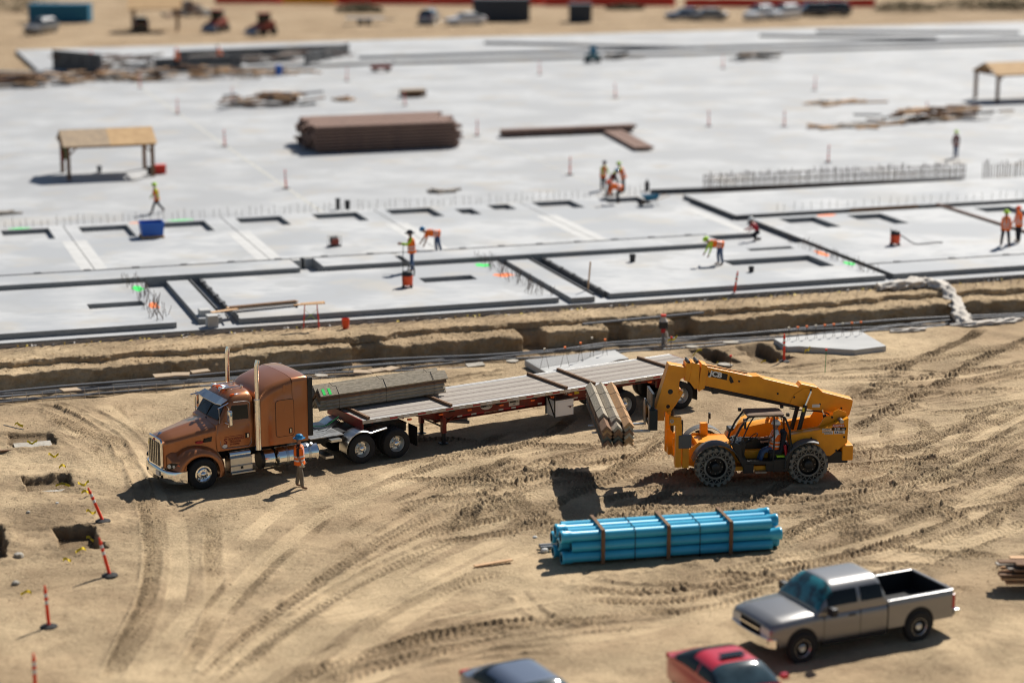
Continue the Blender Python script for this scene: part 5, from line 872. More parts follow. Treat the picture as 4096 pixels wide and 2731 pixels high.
    # lift rams
    for y in (.42, -.42): lr = MB().cyl((-2.86, y, 1.45), (-3.10, y, 2.48), .075, n=12).build('lift_ram', BK, T, 50); MB().cyl((-3.09, y, 2.44), (-3.28, y, 2.95), .04, n=10).build('ram_rod', M['chrome'], lr, 50)
    MB().cyl((-4.05, .36, 1.35), (-3.75, .36, 2.12), .06, n=10).build('compensation_ram', BK, T); MB().cyl((-3.77, .36, 2.08), (-3.68, .36, 2.3), .035, n=8).build('compensation_rod', M['chrome'], T); MB().bb(-3.05, -2.98, .505, .512, 2.28, 2.42).build('warning_sticker', M['decalyellow'], T)
    bme = MB().cyl((0, 0, 0), (0, .02, 0), .035, n=10).mesh('bolt', M['decalblack'])
    for bx_, bz_, by_ in ((-3.30, 2.96, .27), (-3.62, 2.46, .25), (-4.35, 2.30, .25), (-3.95, 2.10, .62), (-4.30, 1.50, .92), (-4.05, 1.05, .92), (-3.2, 1.5, .92), (-2.75, 2.72, .25), (-.9, 3.30, .24), (-2.2, 2.85, .24), (-4.05, 1.95, .62)):
        b_ = link(D.objects.new('bolt', bme)); b_.parent = T; b_.location = (bx_, by_, bz_)
    MB().tube([(.3, .1, 3.86), (-.6, .12, 3.66), (-1.2, .1, 3.52)], .02, 6).build('boom_hose', BK, T)
    MB().tube(spline([(-2.6, .28, 2.35), (-3.0, .3, 2.28), (-3.6, .3, 2.22), (-3.9, .42, 2.15), (-3.9, .45, 1.9)], .1), .02, 6).build('hydraulic_hose', BK, T)
    # cab
    cb = MB(); fr = [(-.60, 1.54), (-.76, 1.89), (-1.0, 2.32)]
    def post(path, w=.05): return MB().tube([Vector(p) for p in path], w * .6, 6)
    for y in (.32, 1.14):
        post([(-.55, y, 1.40), (-.62, y, 1.62), (-.80, y, 1.98), (-1.05, y * .985, 2.31)], .06).build('cab_pillar', BK, T, 50); post([(-2.46, y, 1.1), (-2.50, y, 1.3), (-2.43, y, 1.85), (-2.26, y * .985, 2.26)], .07).build('cab_pillar', BK, T, 50); post([(-1.05, y * .985, 2.31), (-1.3, y * .985, 2.34), (-2.1, y * .985, 2.33), (-2.26, y * .985, 2.26)], .06).build('roof_rail', BK, T, 50)
    post([(-1.90, 1.15, .74), (-1.92, 1.15, 1.5), (-1.90, 1.13, 2.33)], .05).build('door_post', BK, T, 50); post([(-.80, 1.16, .95), (-.80, 1.16, 1.40), (-1.06, 1.15, 2.05), (-1.22, 1.14, 2.31)], .04).build('door_frame', BK, T, 50); post([(-1.72, 1.19, 1.35), (-1.74, 1.21, 1.6), (-1.86, 1.19, 1.66)], .03).build('grab_handle', BK, T, 50)
    MB().ring([[(x, y, z) for x, y in rrect(-2.24, -1.0, .28, 1.16, .1)] for z in (2.335, 2.375)] + [[(x, y, 2.40) for x, y in rrect(-2.18, -1.08, .34, 1.1, .1)]]).build('cab_roof', M['darkply'] if False else mat('dusty_roof', (.22, .15, .10), .9, col2=(.15, .10, .07), scale=4), T)
    cf = MB().prism([(-.50, 1.43), (-.62, 1.46), (-.78, 1.36), (-.80, .95), (-1.0, .75), (-1.66, .73), (-1.68, .48), (-2.38, .46), (-2.54, 1.15), (-2.52, 1.22), (-2.36, .80), (-1.9, .82), (-1.05, .84), (-.88, .98), (-.72, 1.10)], 'y', 1.06, 1.17).build('cab_sill', BK, T); MB().prism([(-.55, 1.42), (-.66, 1.44), (-2.48, 1.34), (-2.50, .62), (-.95, .62)], 'y', .28, .325).build('cab_inner_wall', M['decalblack'], T); MB().prism([(-.48, 1.44), (-.64, 1.47), (-.84, 1.38), (-.86, .98), (-1.04, .79), (-1.04, .58), (-.90, .62)], 'y', 1.0, 1.185).build('cab_front_corner', BK, T, 0, .015); MB().prism([(-1.90, .86), (-1.90, .45), (-2.38, .45), (-2.56, 1.20), (-2.44, 1.26), (-2.34, .88)], 'y', 1.0, 1.185).build('cab_rear_corner', BK, T, 0, .015); MB().bb(-2.42, -.9, .34, 1.10, .70, .76).build('cab_floor', BK, T); MB().bb(-2.50, -2.40, .32, 1.14, .70, 1.30).build('cab_back_wall', BK, T); MB().bb(-1.25, -.92, 1.06, 1.20, .44, .74).build('cab_lower_step', BK, T); MB().bb(-1.68, -1.30, 1.02, 1.22, .44, .48).build('entry_step', M['steel'], T)
    MB().prism([(-.58, 1.40), (-.95, 1.48), (-1.02, 1.38), (-.95, .80), (-.80, .80)], 'y', .40, 1.0).build('dashboard', BK, T, 0, .02)
    st = MB().bb(-2.25, -1.78, .50, .98, 1.02, 1.14).build('seat', M['darkcloth'], T, 0, .03); MB().ring([[(x, y, z) for x, y in rrect(-2.36 + o_, -2.22 + o_, .50, .98, .05)] for z, o_ in ((1.10, .06), (1.4, .02), (1.66, -.02), (1.72, -.04))]).build('seat_back', M['darkcloth'], st, 50); MB().bb(-2.2, -1.85, .55, .93, .76, 1.02).build('seat_base', BK, st)
    sw = MB().tube([Vector((-1.30, .74, 1.52)) + Vector((-.19 * math.cos(a) * .75, .19 * math.sin(a), .19 * math.cos(a) * .66)) for a in [2 * math.pi * i / 20 for i in range(21)]], .016, 6).build('steering_wheel', M['decalblack'], T, 60); MB().cyl((-1.30, .74, 1.52), (-1.0, .74, 1.30), .03, n=8).build('steering_column', M['decalblack'], sw)
    gl = M['clear']
    MB().quad((-.62, .36, 1.50), (-.62, 1.10, 1.50), (-1.05, 1.08, 2.28), (-1.05, .36, 2.28)).build('windscreen', gl, T); MB().quad((-2.47, .36, 1.3), (-2.47, 1.10, 1.3), (-2.26, 1.08, 2.24), (-2.26, .36, 2.24)).build('rear_window', gl, T); MB().add([(-.70, .335, 1.45), (-2.46, .335, 1.3), (-2.42, .335, 1.85), (-2.26, .33, 2.25), (-1.05, .33, 2.30)], [(0, 1, 2, 3, 4)]).build('far_side_window', gl, T)
    for x, y, z, d in ((-.98, 1.16, 2.22, 1), (-.98, .3, 2.36, 1), (-2.30, 1.12, 2.36, -1), (-2.28, .3, 2.42, -1)): MB().ring([[(x + d * a_, y + yy, z + zz) for yy, zz in rrect(-.06, .06, -.05, .05, .02)] for a_ in (0, .10)]).build('work_light', M['decalblack'], T)
    MB().tube([(-1.02, 1.14, 2.25), (-.92, 1.30, 2.2), (-.92, 1.32, 2.05)], .015).build('mirror_stay', BK, T); MB().ring([[(x, 1.32 + y, z) for y, z in rrect(-.08, .08, 1.98, 2.24, .03)] for x in (-.93, -.88)]).build('side_mirror', M['decalblack'], T)
    MB().bb(-2.30, -2.05, .92, 1.04, .90, .96).build('yellow_strap', M['lime'], T); MB().cyl((-2.36, 1.04, .98), (-2.30, 1.04, 1.32), .05, n=10).build('fire_extinguisher', M['decalred'], T)
    for x in (0, -3.08): MB().cyl((x, -.95, .66), (x, .95, .66), .13, n=12).build('axle', BK, T)
    MB().bb(-2.5, -.6, -.5, 1.0, .48, .62).build('belly_plate', M['decalyellow'] if False else Y, T)
    wl = lug_wheel(T, 0, 1.17, 1)
    for x, y in ((-3.08, 1.17), (0, -1.17), (-3.08, -1.17)): copytree(wl, (x, y, .66), 0 if y > 0 else math.pi)
    # markings
    an = math.atan2(.14, .64); bx = MB().prism([(.12, 3.70), (-.52, 3.545), (-.49, 3.345), (.15, 3.50)], 'y', .241, .246).build('badge_plate', M['decalblack'], T)
    text('JCB', 'lettering', .235, M['decalwhite'], T, (.085, .248, 3.525), (math.pi / 2, R(13.4), math.pi), .012, 1.12); MB().prism([(.105, 3.69), (.045, 3.675), (.05, 3.62), (.11, 3.635)], 'y', .246, .250).build('badge_square', Y, T)
    yy = .922
    def dec(nm, x0, x1, z0, z1, m_): return MB().bb(x1, x0, yy - .004, yy + .003, z0, z1).build(nm, M[m_], T)
    dec('number_decal', -3.90, -4.30, 1.845, 1.94, 'decalred'); text('AN6W84', 'lettering', .105, M['decalwhite'], T, (-3.905, yy + .004, 1.855), XZ, .001, .88); dec('model_decal', -3.88, -4.36, 1.735, 1.83, 'decalblack'); dec('maker_square', -3.89, -3.96, 1.745, 1.82, 'jcb'); text('510', 'lettering', .10, M['decalwhite'], T, (-3.97, yy + .004, 1.748), XZ, .003, 1.18); text('-56', 'lettering', .06, M['decalwhite'], T, (-4.215, yy + .004, 1.75), XZ, .002, 1.15)
    dec('fleet_decal', -3.56, -3.865, 1.745, 1.805, 'decalwhite'); text('11237099', 'lettering', .072, M['decalblack'], T, (-3.565, yy + .004, 1.75), XZ, .001, .85); dec('web_decal', -3.56, -3.93, 1.665, 1.72, 'decalwhite'); text('UnitedRentals.com', 'lettering', .05, M['decalblack'], T, (-3.565, yy + .004, 1.68), XZ, .001, .82, shear=.2); dec('phone_decal', -3.64, -3.93, 1.61, 1.66, 'decalwhite'); text('800-UR-RENTS', 'lettering', .045, M['decalblack'], T, (-3.65, yy + .004, 1.62), XZ, .001, .85, shear=.2)
    dec('rental_decal', -3.96, -4.32, 1.615, 1.725, 'decalwhite'); disc(T, 'logo_ring', M['decalgrey'], (-4.02, yy + .0035, 1.67), .036); disc(T, 'logo_ring', M['decalblue'], (-4.06, yy + .004, 1.67), .036); disc(T, 'logo_centre', M['decalwhite'], (-4.04, yy + .0085, 1.67), .018, 16, .7, 1.2); text('United', 'lettering', .05, M['decalblack'], T, (-4.11, yy + .004, 1.68), XZ, .0015, .95, shear=.2); text('Rentals', 'lettering', .05, M['decalblack'], T, (-4.11, yy + .004, 1.63), XZ, .0015, .95, shear=.2)
    MB().bb(-3.62, -3.36, .268, .274, 2.36, 2.46).build('data_plate', M['decalwhite'], T); MB().prism([(-.60, 3.50), (-.66, 3.42), (-.72, 3.28), (-.62, 3.24), (-.57, 3.36)], 'y', .245, .28).build('hose_hook', M['decalblack'], T)
    return T
build_jcb()
JM = Matrix.Translation(JO) @ Matrix.Rotation(JH, 4, 'Z')
c = (at(2409, 1786, 1.80) + at(2537, 1787, 1.80)) / 2; f = at(2402, 1538, 2.48); ax = Vector((f.x - (c.x - .0), f.y - c.y, 0)); lnb = 5.35; ax.normalize(); mid = Vector((c.x, c.y, 0)) + ax * lnb / 2
bundle('load of tan and grey angle boards balanced on the telehandler forks', mid, math.atan2(ax.y, ax.x), lnb, 3, 6, ['greywood', 'brownwood', 'brownwood', 'greenwood', 'tanwood'], (-1.9, -.7, 1.2), 1.795, .12, ['tanwood', 'greywood', 'greywood'], 5, .17, [0.0, .12, .22])
dp = JM @ Vector((-2.02, .74, 0))
person('driver in white hard hat and orange vest seated in the telehandler cab', dp, JH, dict(lean=-6, hipL=78, kneeL=62, hipR=74, kneeR=55, shL=38, elL=48, shR=36, elR=52, seat=1.24, spread=5), dict(leg='jeans', top='white', arm='white'), 'whitehat', 'cap', 'vest', 1.74, None, True, 'white')
# ------------------------------------------------------------------ blue pipe stack
def build_pipes():
    a, b = at(2240, 2266), at(3128, 2206); d = (b - a); L_ = 6.7; an = math.atan2(d.y, d.x); T = thing('pipe_stack', 'stack of bright blue plastic pipes banded with brown timber battens', 'pipes', (a + b) / 2, an); r = .152; k = random.Random(2)
    for row in range(3):
        for c in range(4):
            bell = 1 if (row + c) % 2 else -1; x0, x1 = -L_ / 2 + (.0 if bell < 0 else .30), L_ / 2 - (.0 if bell > 0 else .30); pr = [(x0, r - .02), (x0, r), (x1, r), (x1, r - .02)]
            if bell > 0: pr = [(x0, r - .02), (x0, r), (x1 - .36, r), (x1 - .28, r + .028), (x1 - .10, r + .028), (x1 - .085, r + .04), (x1 - .03, r + .04), (x1, r + .028), (x1, r - .01)]
            else: pr = [(x0, r - .01), (x0, r + .028), (x0 + .03, r + .04), (x0 + .085, r + .04), (x0 + .10, r + .028), (x0 + .28, r + .028), (x0 + .36, r), (x1, r), (x1, r - .02)]
            j = k.uniform(-.06, .06); o = MB().lathe([(x + j, q) for x, q in pr], (0, .19 + c * .325, .20 + row * .318), 'x', 22).build('pipe', M['bluepipe'], T, 40); MB().lathe([(x0 + j + .02, r - .02), (x0 + j + .4, r - .02), (x0 + j + .41, .001)], (0, .19 + c * .325, .20 + row * .318), 'x', 16).build('bore', M['decalblack'], o)
    for x in (-2.1, -.12, 1.78):
        MB().bb(x - .05, x + .05, -.06, 1.42, 1.02, 1.06).build('top_batten', M['wood'], T, 0, .004); MB().bb(x - .055, x + .055, -.055, -.015, .02, 1.02).build('front_batten', M['wood'], T, 0, .004); MB().bb(x - .055, x + .055, 1.38, 1.42, .02, 1.02).build('rear_batten', M['wood'], T); MB().bb(x - .05, x + .05, 0, 1.36, .0, .04).build('bottom_batten', M['wood'], T)
    for x in (-1.12, .85): MB().tube([(x, .02, .03), (x, .02, .95), (x, .1, 1.0), (x, 1.3, 1.0), (x, 1.36, .9), (x, 1.36, .03), (x, .02, .03)], .012, 5).build('steel_band', M['decalblack'], T)
    for dy in (1.62, 1.82): MB().lathe([(-L_ / 2 - .25, .03), (-L_ / 2 - .25, .06), (L_ / 2 - 1, .06)], (0, dy, .07), 'x', 12).build('grey_conduit', M['pvc'], T, 40)
build_pipes()
# ------------------------------------------------------------------ delineator posts
def delineator(label, pt, tilt=(0, 0), base=True, h=1.16):
    T = thing('delineator_post', label, 'delineator', pt, random.uniform(0, 1), 'orange delineator posts'); 
    if base: MB().ring([[(.24 * math.cos(a) * q, .24 * math.sin(a) * q, z) for a in [i * math.pi / 4 for i in range(8)]] for z, q in ((0, 1), (.03, 1), (.05, .8), (.075, .35))]).build('rubber_base', M['rubber'], T)
    p = MB().lathe([(.05, .055), (.06, .05), (.78, .045), (.80, .055), (.83, .055), (.85, .042), (.98, .042), (1.0, .052), (1.03, .052), (1.05, .035), (h - .04, .025), (h, .03), (h + .005, .001)], ax='z', n=14).build('post', M['hired'], T, 45)
    for z in (.70, .90): MB().lathe([(z - .05, .049), (z + .05, .048)], ax='z', n=14).build('reflective_band', M['reflect'], p, 45)
    T.rotation_euler = (0, 0, 0); p.rotation_euler = (R(tilt[1]), R(tilt[0]), 0); return T
DL = [((412, 2086), (-21, 0), 'orange delineator leaning left beside the upper pit'), ((440, 2308), (-13, 0), 'orange delineator leaning left beside the lower pit'), ((196, 2505), (-3, 0), 'upright orange delineator left of the lower pit'), ((143, 2790), (0, 0), 'blurred orange delineator cut off at the bottom left corner'), ((3136, 1448), (-1, 0), 'upright orange delineator beside the concrete piece with flagged rebar')]
for (u, v), t_, l_ in DL: pt = at(u, v); pt.z = gz(pt.x, pt.y); delineator(l_, pt, t_)
pt = at(2935, 1183, .40); delineator('orange delineator leaning right in front of the slab edge', pt, (8, 0), False)
for i, p in enumerate((26.75, 44.6, 62.2, 79.9)):
    for j, q in enumerate((125.7, 145.2, 164.4, 183.5)):
        if (i == 3 and j == 0): continue
        delineator(f'faint delineator on the slab, {("nearest", "second", "third", "farthest")[j]} row, {("leftmost", "second", "third", "rightmost")[i]} of its row', pq(p, q, SLAB), (random.uniform(-3, 3), 0))
delineator('faint delineator standing right of the blurred twin posts on the slab', pq(67.3, 143.3, SLAB)); delineator('faint delineator standing left of the rusty steel stack', pq(32.2, 171, SLAB))

# ------------------------------------------------------------------ trench contents
TC = thing('conduit_bank', 'grey conduits lying in loose curves along the trench floor', 'conduit', pq(20, 84, -.45)); org = pq(20, 84, -.45); kc = random.Random(6)
for c in range(7):
    q0 = 83.3 + .28 * c; ph = kc.uniform(0, 6); zz = -.58 + .10 * (c % 3); pts = []
    for i in range(40):
        p = 3 + i * 1.5; q = q0 + .38 * math.sin(p * .22 + ph) + .25 * math.sin(p * .09 + c) + .35 * (1 if p > 30 else 0) ; q = min(q, 85.0 + .3 * (p > 25)); pts.append(pq(p, q, zz + .05 * math.sin(p * .5 + ph)) - org)
    MB().tube(spline(pts, .5), .035 + .012 * (c % 2), 7).build('conduit', M['pvc'], TC, 60)
ST = thing('stake_row', 'short form stakes standing in two rows along the trench', 'stakes', pq(20, 82.8, -.48)); o2 = pq(20, 82.8, -.48); sme = MB().bb(-.012, .012, -.012, .012, 0, .42).mesh('stake', M['plank'])
for i in range(95):
    p = 4 + i * .55; o = link(D.objects.new('stake', sme)); o.parent = ST; o.location = pq(p, 82.65 + .12 * math.sin(p * .3) + kc.uniform(-.05, .05), -.48) - o2; o.rotation_euler = (kc.gauss(0, .06), kc.gauss(0, .06), 0)
gp = MB().tube([at(2330, 1297, .22), at(2560, 1275, .28), at(2815, 1251, .42)], .055, 10).build('grey_pipe', M['pvc'], None, 60); tag(gp, 'long grey pipe bridging the bank behind the capped riser', 'pipe')
rp = at(2652, 1392, -.45); T = thing('riser_pipe', 'capped riser pipe with red and black collars standing in the trench', 'pipe', rp)
MB().cyl((0, 0, 0), (0, 0, 1.0), .07, n=14).build('pipe', M['pvc'], T, 50); MB().cyl((0, 0, .68), (0, 0, .88), .10, n=14).build('red_collar', M['decalred'], T, 50); MB().cyl((0, 0, .88), (0, 0, 1.16), .20, n=18).build('black_collar', M['bucket'], T, 50); MB().lathe([(1.16, .19), (1.2, .18), (1.3, .11), (1.38, .10)], ax='z', n=16).build('white_neck', M['tarp'], T, 50); MB().cyl((0, 0, 1.38), (0, 0, 1.46), .12, n=14).build('red_cap', M['fencered'], T, 50); MB().cyl((0, 0, 1.46), (0, 0, 2.15), .008, n=5).build('marker_rod', M['steel'], T); MB().tube(spline([(.12, -.05, .72), (.17, -.08, .5), (.1, -.1, .35), (.13, -.09, .15)], .05), [.05] * 40 if False else .06, 7).build('plastic_wrap', M['tarp'], T, 50)

def crumple(name, label, path, radii, m, seed, zflat=.6, folds=9):
    P = spline([tuple(p) for p in path], .12); k = random.Random(seed); n = 22; rings = []; acc = 0
    for i, p in enumerate(P):
        t_ = i / (len(P) - 1) * (len(radii) - 1); j = min(int(t_), len(radii) - 2); r = radii[j] + (radii[j + 1] - radii[j]) * (t_ - j); a, sd_, u = frame(P[max(0, i - 1)], P[min(len(P) - 1, i + 1)]); acc = .75 * acc + k.gauss(0, .10); ring = []
        for q in range(n):
            an = 2 * math.pi * q / n; f = 1 + .20 * math.sin(folds * .5 * an + i * .35) + .16 * math.sin(5 * an - i * .8 + seed) + acc + k.gauss(0, .07); ring.append(Vector(p) + sd_ * (r * f * math.cos(an)) + u * (r * f * zflat * math.sin(an)))
        rings.append(ring)
    return tag(MB().ring(rings).build(name, m, None, 70), label, 'tarp')
crumple('geotextile_roll', 'crumpled white fabric bunched along the bank top and spilling into the trench', [at(3510, 1148, .52), at(3600, 1140, .55), at(3700, 1132, .55), at(3770, 1150, .5), at(3810, 1195, .15), at(3850, 1275, -.25), at(3865, 1300, -.4)], [.28, .34, .36, .34, .30, .36, .30], M['tarp'], 4)
crumple('geotextile_scrap', 'crumpled white fabric strip lying on the near edge of the trench', [at(3800, 1300, .02), at(3880, 1298, .08), at(3960, 1290, .08), at(4040, 1282, .08), at(4090, 1278, .04)], [.10, .20, .22, .24, .10], M['tarp'], 7); crumple('geotextile_scrap', 'small flat white sack beside the irregular concrete piece', [at(3560, 1326, .05), at(3620, 1322, .06), at(3700, 1316, .05)], [.10, .16, .12], M['tarp'], 9)
g_ = MB().quad(at(3790, 1172, .30), at(3812, 1172, .30), at(3848, 1280, -.3), at(3832, 1292, -.35)).build('green_sheet', M['tarpgreen']); tag(g_, 'green sheet edge hanging beside the white fabric', 'tarp')
# irregular precast pieces with rebar hairpins
def slabpiece(label, px, zt, extra, pins, caps):
    c = at(sum(p[0] for p in px) / len(px), sum(p[1] for p in px) / len(px), 0); T = thing('precast_piece', label, 'concrete piece', c); loc = [(at(u, v, zt) - c) for u, v in px]
    MB().prism([(p.x, p.y) for p in loc], 'z', .01, zt).build('slab', M['concrete2'], T, 0, .01)
    if extra: e = [(at(u, v, zt) - c) for u, v in extra]; MB().prism([(p.x, p.y) for p in e], 'z', zt, zt + .012).build('rough_top', M['gravelc'], T)
    for i, (u, v, h, ln) in enumerate(pins):
        b = at(u, v, zt) - c; t_ = b + Vector((ln * .5, .05, h)); MB().tube([b, t_, t_ + Vector((ln * .5, 0, -h))], .010, 5).build('hairpin', M['rebar'], T)
        if caps: MB().box(t_ + Vector((0, 0, .03)), (.09, .09, .07)).build('safety_cap', M['spray_orange'] if i % 3 else M['glove'], T)
    return T
slabpiece('notched concrete slab piece with rough top and rebar hairpins behind the flatbed', [(2098, 1440), (2200, 1497), (2235, 1497), (2361, 1478), (2473, 1437), (2516, 1433), (2460, 1400)], .26, [(2100, 1440), (2160, 1472), (2300, 1448), (2440, 1402)], [(2160, 1474, .75, .35), (2242, 1467, .75, .35), (2312, 1446, .72, .2), (2360, 1428, .75, .15), (2410, 1420, .6, .2)], True)
slabpiece('angular concrete slab piece with a row of flagged rebar beside the trench', [(3094, 1353), (3148, 1386), (3196, 1384), (3420, 1399), (3545, 1383), (3450, 1327), (3430, 1325)], .26, None, [(3150 + 36 * i, 1362 - 3 * i, .5, .1) for i in range(9)], True)
# ------------------------------------------------------------------ boards and scraps
def board(label, p0, p1, w, t, m, name='timber_board', grp=None, cat='board'):
    c = (p0 + p1) / 2; o = MB().beam(p0 - c, p1 - c, w, t).build(name, M[m], None, 0, .004); o.location = c; return tag(o, label, cat, grp)
a, b = at(1897, 2263, .03), at(2048, 2237, .05); board('short loose pine board lying left of the blue pipes', a, b, .14, .04, 'pine'); board('brown board at the left edge beside the upper pits', at(-30, 1806, .08), at(72, 1797, .06), .14, .05, 'wood'); board('short board on the slab edge above the bank', at(3120, 1141, SLAB + .04), at(3178, 1137, SLAB + .04), .2, .07, 'pine'); board('small wooden offcut by the red trestle legs', at(1285, 1283, .42), at(1325, 1289, .42), .3, .04, 'pine'); board('grey stake leaning on the slab edge', at(1067, 1318, .36), at(1054, 1283, .60), .08, .03, 'plank')
T = thing('plank_pile', 'long pine planks laid over bearers on the front concrete panel', 'planks', at(1000, 1240, PANEL)); o0 = at(1000, 1240, PANEL)
for (ua, va, ub, vb, z, m) in ((845, 1250, 950, 1236, .16, 'pine'), (908, 1232, 1190, 1204, .18, 'pine'), (905, 1240, 1188, 1212, .13, 'plank'), (920, 1228, 1185, 1203, .22, 'wood')): MB().beam(at(ua, va, PANEL + z) - o0, at(ub, vb, PANEL + z) - o0, .26, .045).build('plank', M[m], T)
for (ua, va, ub, vb) in ((902, 1255, 912, 1270), (942, 1250, 952, 1265), (1180, 1212, 1190, 1226)): MB().beam(at(ua, va, PANEL + .05) - o0, at(ub, vb, PANEL + .05) - o0, .05, .09).build('bearer', M['formsteel'], T)
lb = at(1245, 1316, .40); T = thing('trestle', 'red legged trestle carrying short pine boards beside the orange bucket', 'trestle', lb); hz = 1.08
for s in (-1, 1): MB().cyl((s * .33, -.15, 0), (s * .26, .0, hz), .018, n=6).build('leg', M['fencered'], T); MB().cyl((s * .33, .25, .02), (s * .26, .06, hz), .018, n=6).build('leg', M['fencered'], T)
MB().tube([(-.30, -.1, .35), (.27, 0, .85)], .008, 4).build('yellow_strap', M['lime'], T); MB().tube([(.30, -.1, .35), (-.27, 0, .85)], .008, 4).build('yellow_strap', M['lime'], T)
for j in range(3): MB().box((-.05 + .06 * j, -.12 + .13 * j, hz + .02 + .01 * j), (1.35 - .15 * j, .12, .035), Matrix.Rotation(TH + .05 * j, 3, 'Z')).build('board', M['pine'], T)
T = thing('upright_blocks', 'pair of upright concrete blocks at the end of the narrow strip', 'concrete block', pq(15.6, 89.4, SLAB)); o0 = pq(15.6, 89.4, SLAB)
for dp, dq, h in ((0, 1.25, .42), (.1, 0, .42)): 
    b = MB().box((0, 0, h / 2 + .05), (.46, .55, h + .1)).build('block', M['concrete2'], T, 0, .02); b.location = pq(15.6 + dp, 89.4 + dq, SLAB) - o0; b.rotation_euler = (0, 0, TH)
for k_, (p, q) in enumerate(((21.85, 100.9), (22.5, 101.2), (26.75, 100.6))):
    b = MB().box((0, 0, .24), (.42, .6, .48)).build('concrete_stub', M['concrete2'], None, 0, .02); b.location = pq(p, q, SLAB + .003); b.rotation_euler = (0, 0, TH); tag(b, ['square concrete stub just right of the standing pole worker', 'square concrete stub in front of the bending worker', 'square concrete stub at the end of the short strip'][k_], 'concrete block')
sm = board('upright wooden stake standing on the narrow concrete strip', at(2352, 1160, PANEL), at(2362, 1052, PANEL + .0), .06, .05, 'pine'); 
D.objects.remove(sm); sk = at(2352, 1160, PANEL); o = MB().beam((0, 0, 0), (.10, 0, 1.3), .07, .045, (0, 1, 0)).build('wooden_stake', M['pine']); o.location = sk; tag(o, 'upright wooden stake standing on the narrow concrete strip', 'stake')
kk = random.Random(8)
for i, (u, v, l_) in enumerate(((280, 1562, 'flat pale rock left of the plywood scraps at the trench edge'), (650, 1505, 'first pale plywood scrap at the trench edge behind the truck mirror'), (720, 1500, 'second plywood scrap, with green paint, behind the truck mirror'), (800, 1488, 'third plywood scrap leaning behind the truck roof'), (1285, 1505, 'round flat rock at the trench edge behind the sleeper'), (1450, 1490, 'first plywood scrap behind the strapped bundle'), (1510, 1484, 'second plywood scrap behind the strapped bundle'), (1560, 1478, 'third plywood scrap behind the strapped bundle'), (2050, 1447, 'flat oval rock left of the notched concrete piece'), (1900, 1462, 'pale scrap board along the trench edge'), (2925, 1372, 'broken concrete flake above the two square pits'), (2768, 1390, 'small pale slab flake beside the left square pit'), (2900, 1468, 'flat concrete flake in front of the left square pit'), (3075, 1452, 'flat concrete flake at the foot of the orange delineator'))):
    b = MB(); n = 8; w = .35 if 'scrap' in l_ else .3; pts = [(w * (1 + .3 * (i == 10)) * kk.uniform(.8, 1.1) * math.cos(a), .26 * kk.uniform(.8, 1.1) * math.sin(a)) for a in [R(22 + 45 * j) for j in range(n)]] if 'scrap' not in l_ else [(-.36, -.24), (.36, -.26), (.38, .22), (-.34, .25)]; b.prism(pts, 'z', 0, .05); o = b.build('flat_scrap', M['darkply' if 'plywood' in l_ else 'stone']); pt = at(u, v); o.location = (pt.x, pt.y, gz(pt.x, pt.y) + .01); o.rotation_euler = (kk.gauss(0, .03), kk.gauss(0, .03), TH + kk.gauss(0, .3)); tag(o, l_, 'scrap', 'flat scraps along the trench edge')
for i, (u0, u1, v0, v1, dz, l_) in enumerate(((60, 205, 1752, 1790, -.14, 'pale concrete pad in the shallow upper left pit'), (160, 290, 1935, 1960, -.28, 'pale concrete pad at the bottom of the pit by the leaning delineator'), (240, 370, 2165, 2205, -.40, 'pale concrete pad at the bottom of the square lower pit'))):
    c = at((u0 + u1) / 2, (v0 + v1) / 2, 0); w = (at(u1, v0) - at(u0, v0)).x; b = MB().bb(-w / 2, w / 2, -.5, .5, 0, .05).build('pit_pad', M['stone']); b.location = (c.x, c.y, dz); b.rotation_euler = (0, 0, TH); tag(b, l_, 'concrete pad', 'concrete pads in the pits')
# plank stack at the right edge
ps = at(4130, 2352); T = thing('board_stack', 'stack of boards jutting in from the right edge of the yard', 'boards', ps); kb = random.Random(12)
for l_ in range(5):
    for c in range(3): MB().box((.55 + kb.uniform(-.35, .2), -.3 + c * .3, .28 + l_ * .13), (2.6, .24, .05), Matrix.Rotation(kb.gauss(.05, .05), 3, 'Z')).build('board', M[kb.choice(('pine', 'plank', 'wood'))], T)
    MB().box((1.1, 0, .21 + l_ * .13), (.1, .9, .07)).build('spacer', M['plank2'], T)
MB().box((1.1, 0, .09), (.15, .9, .18)).build('bearer', M['plank2'], T); MB().box((.1, 0, .09), (.15, .9, .18)).build('bearer', M['plank2'], T); MB().box((.1, 0, .21), (.1, .9, .07)).build('bearer', M['plank2'], T)
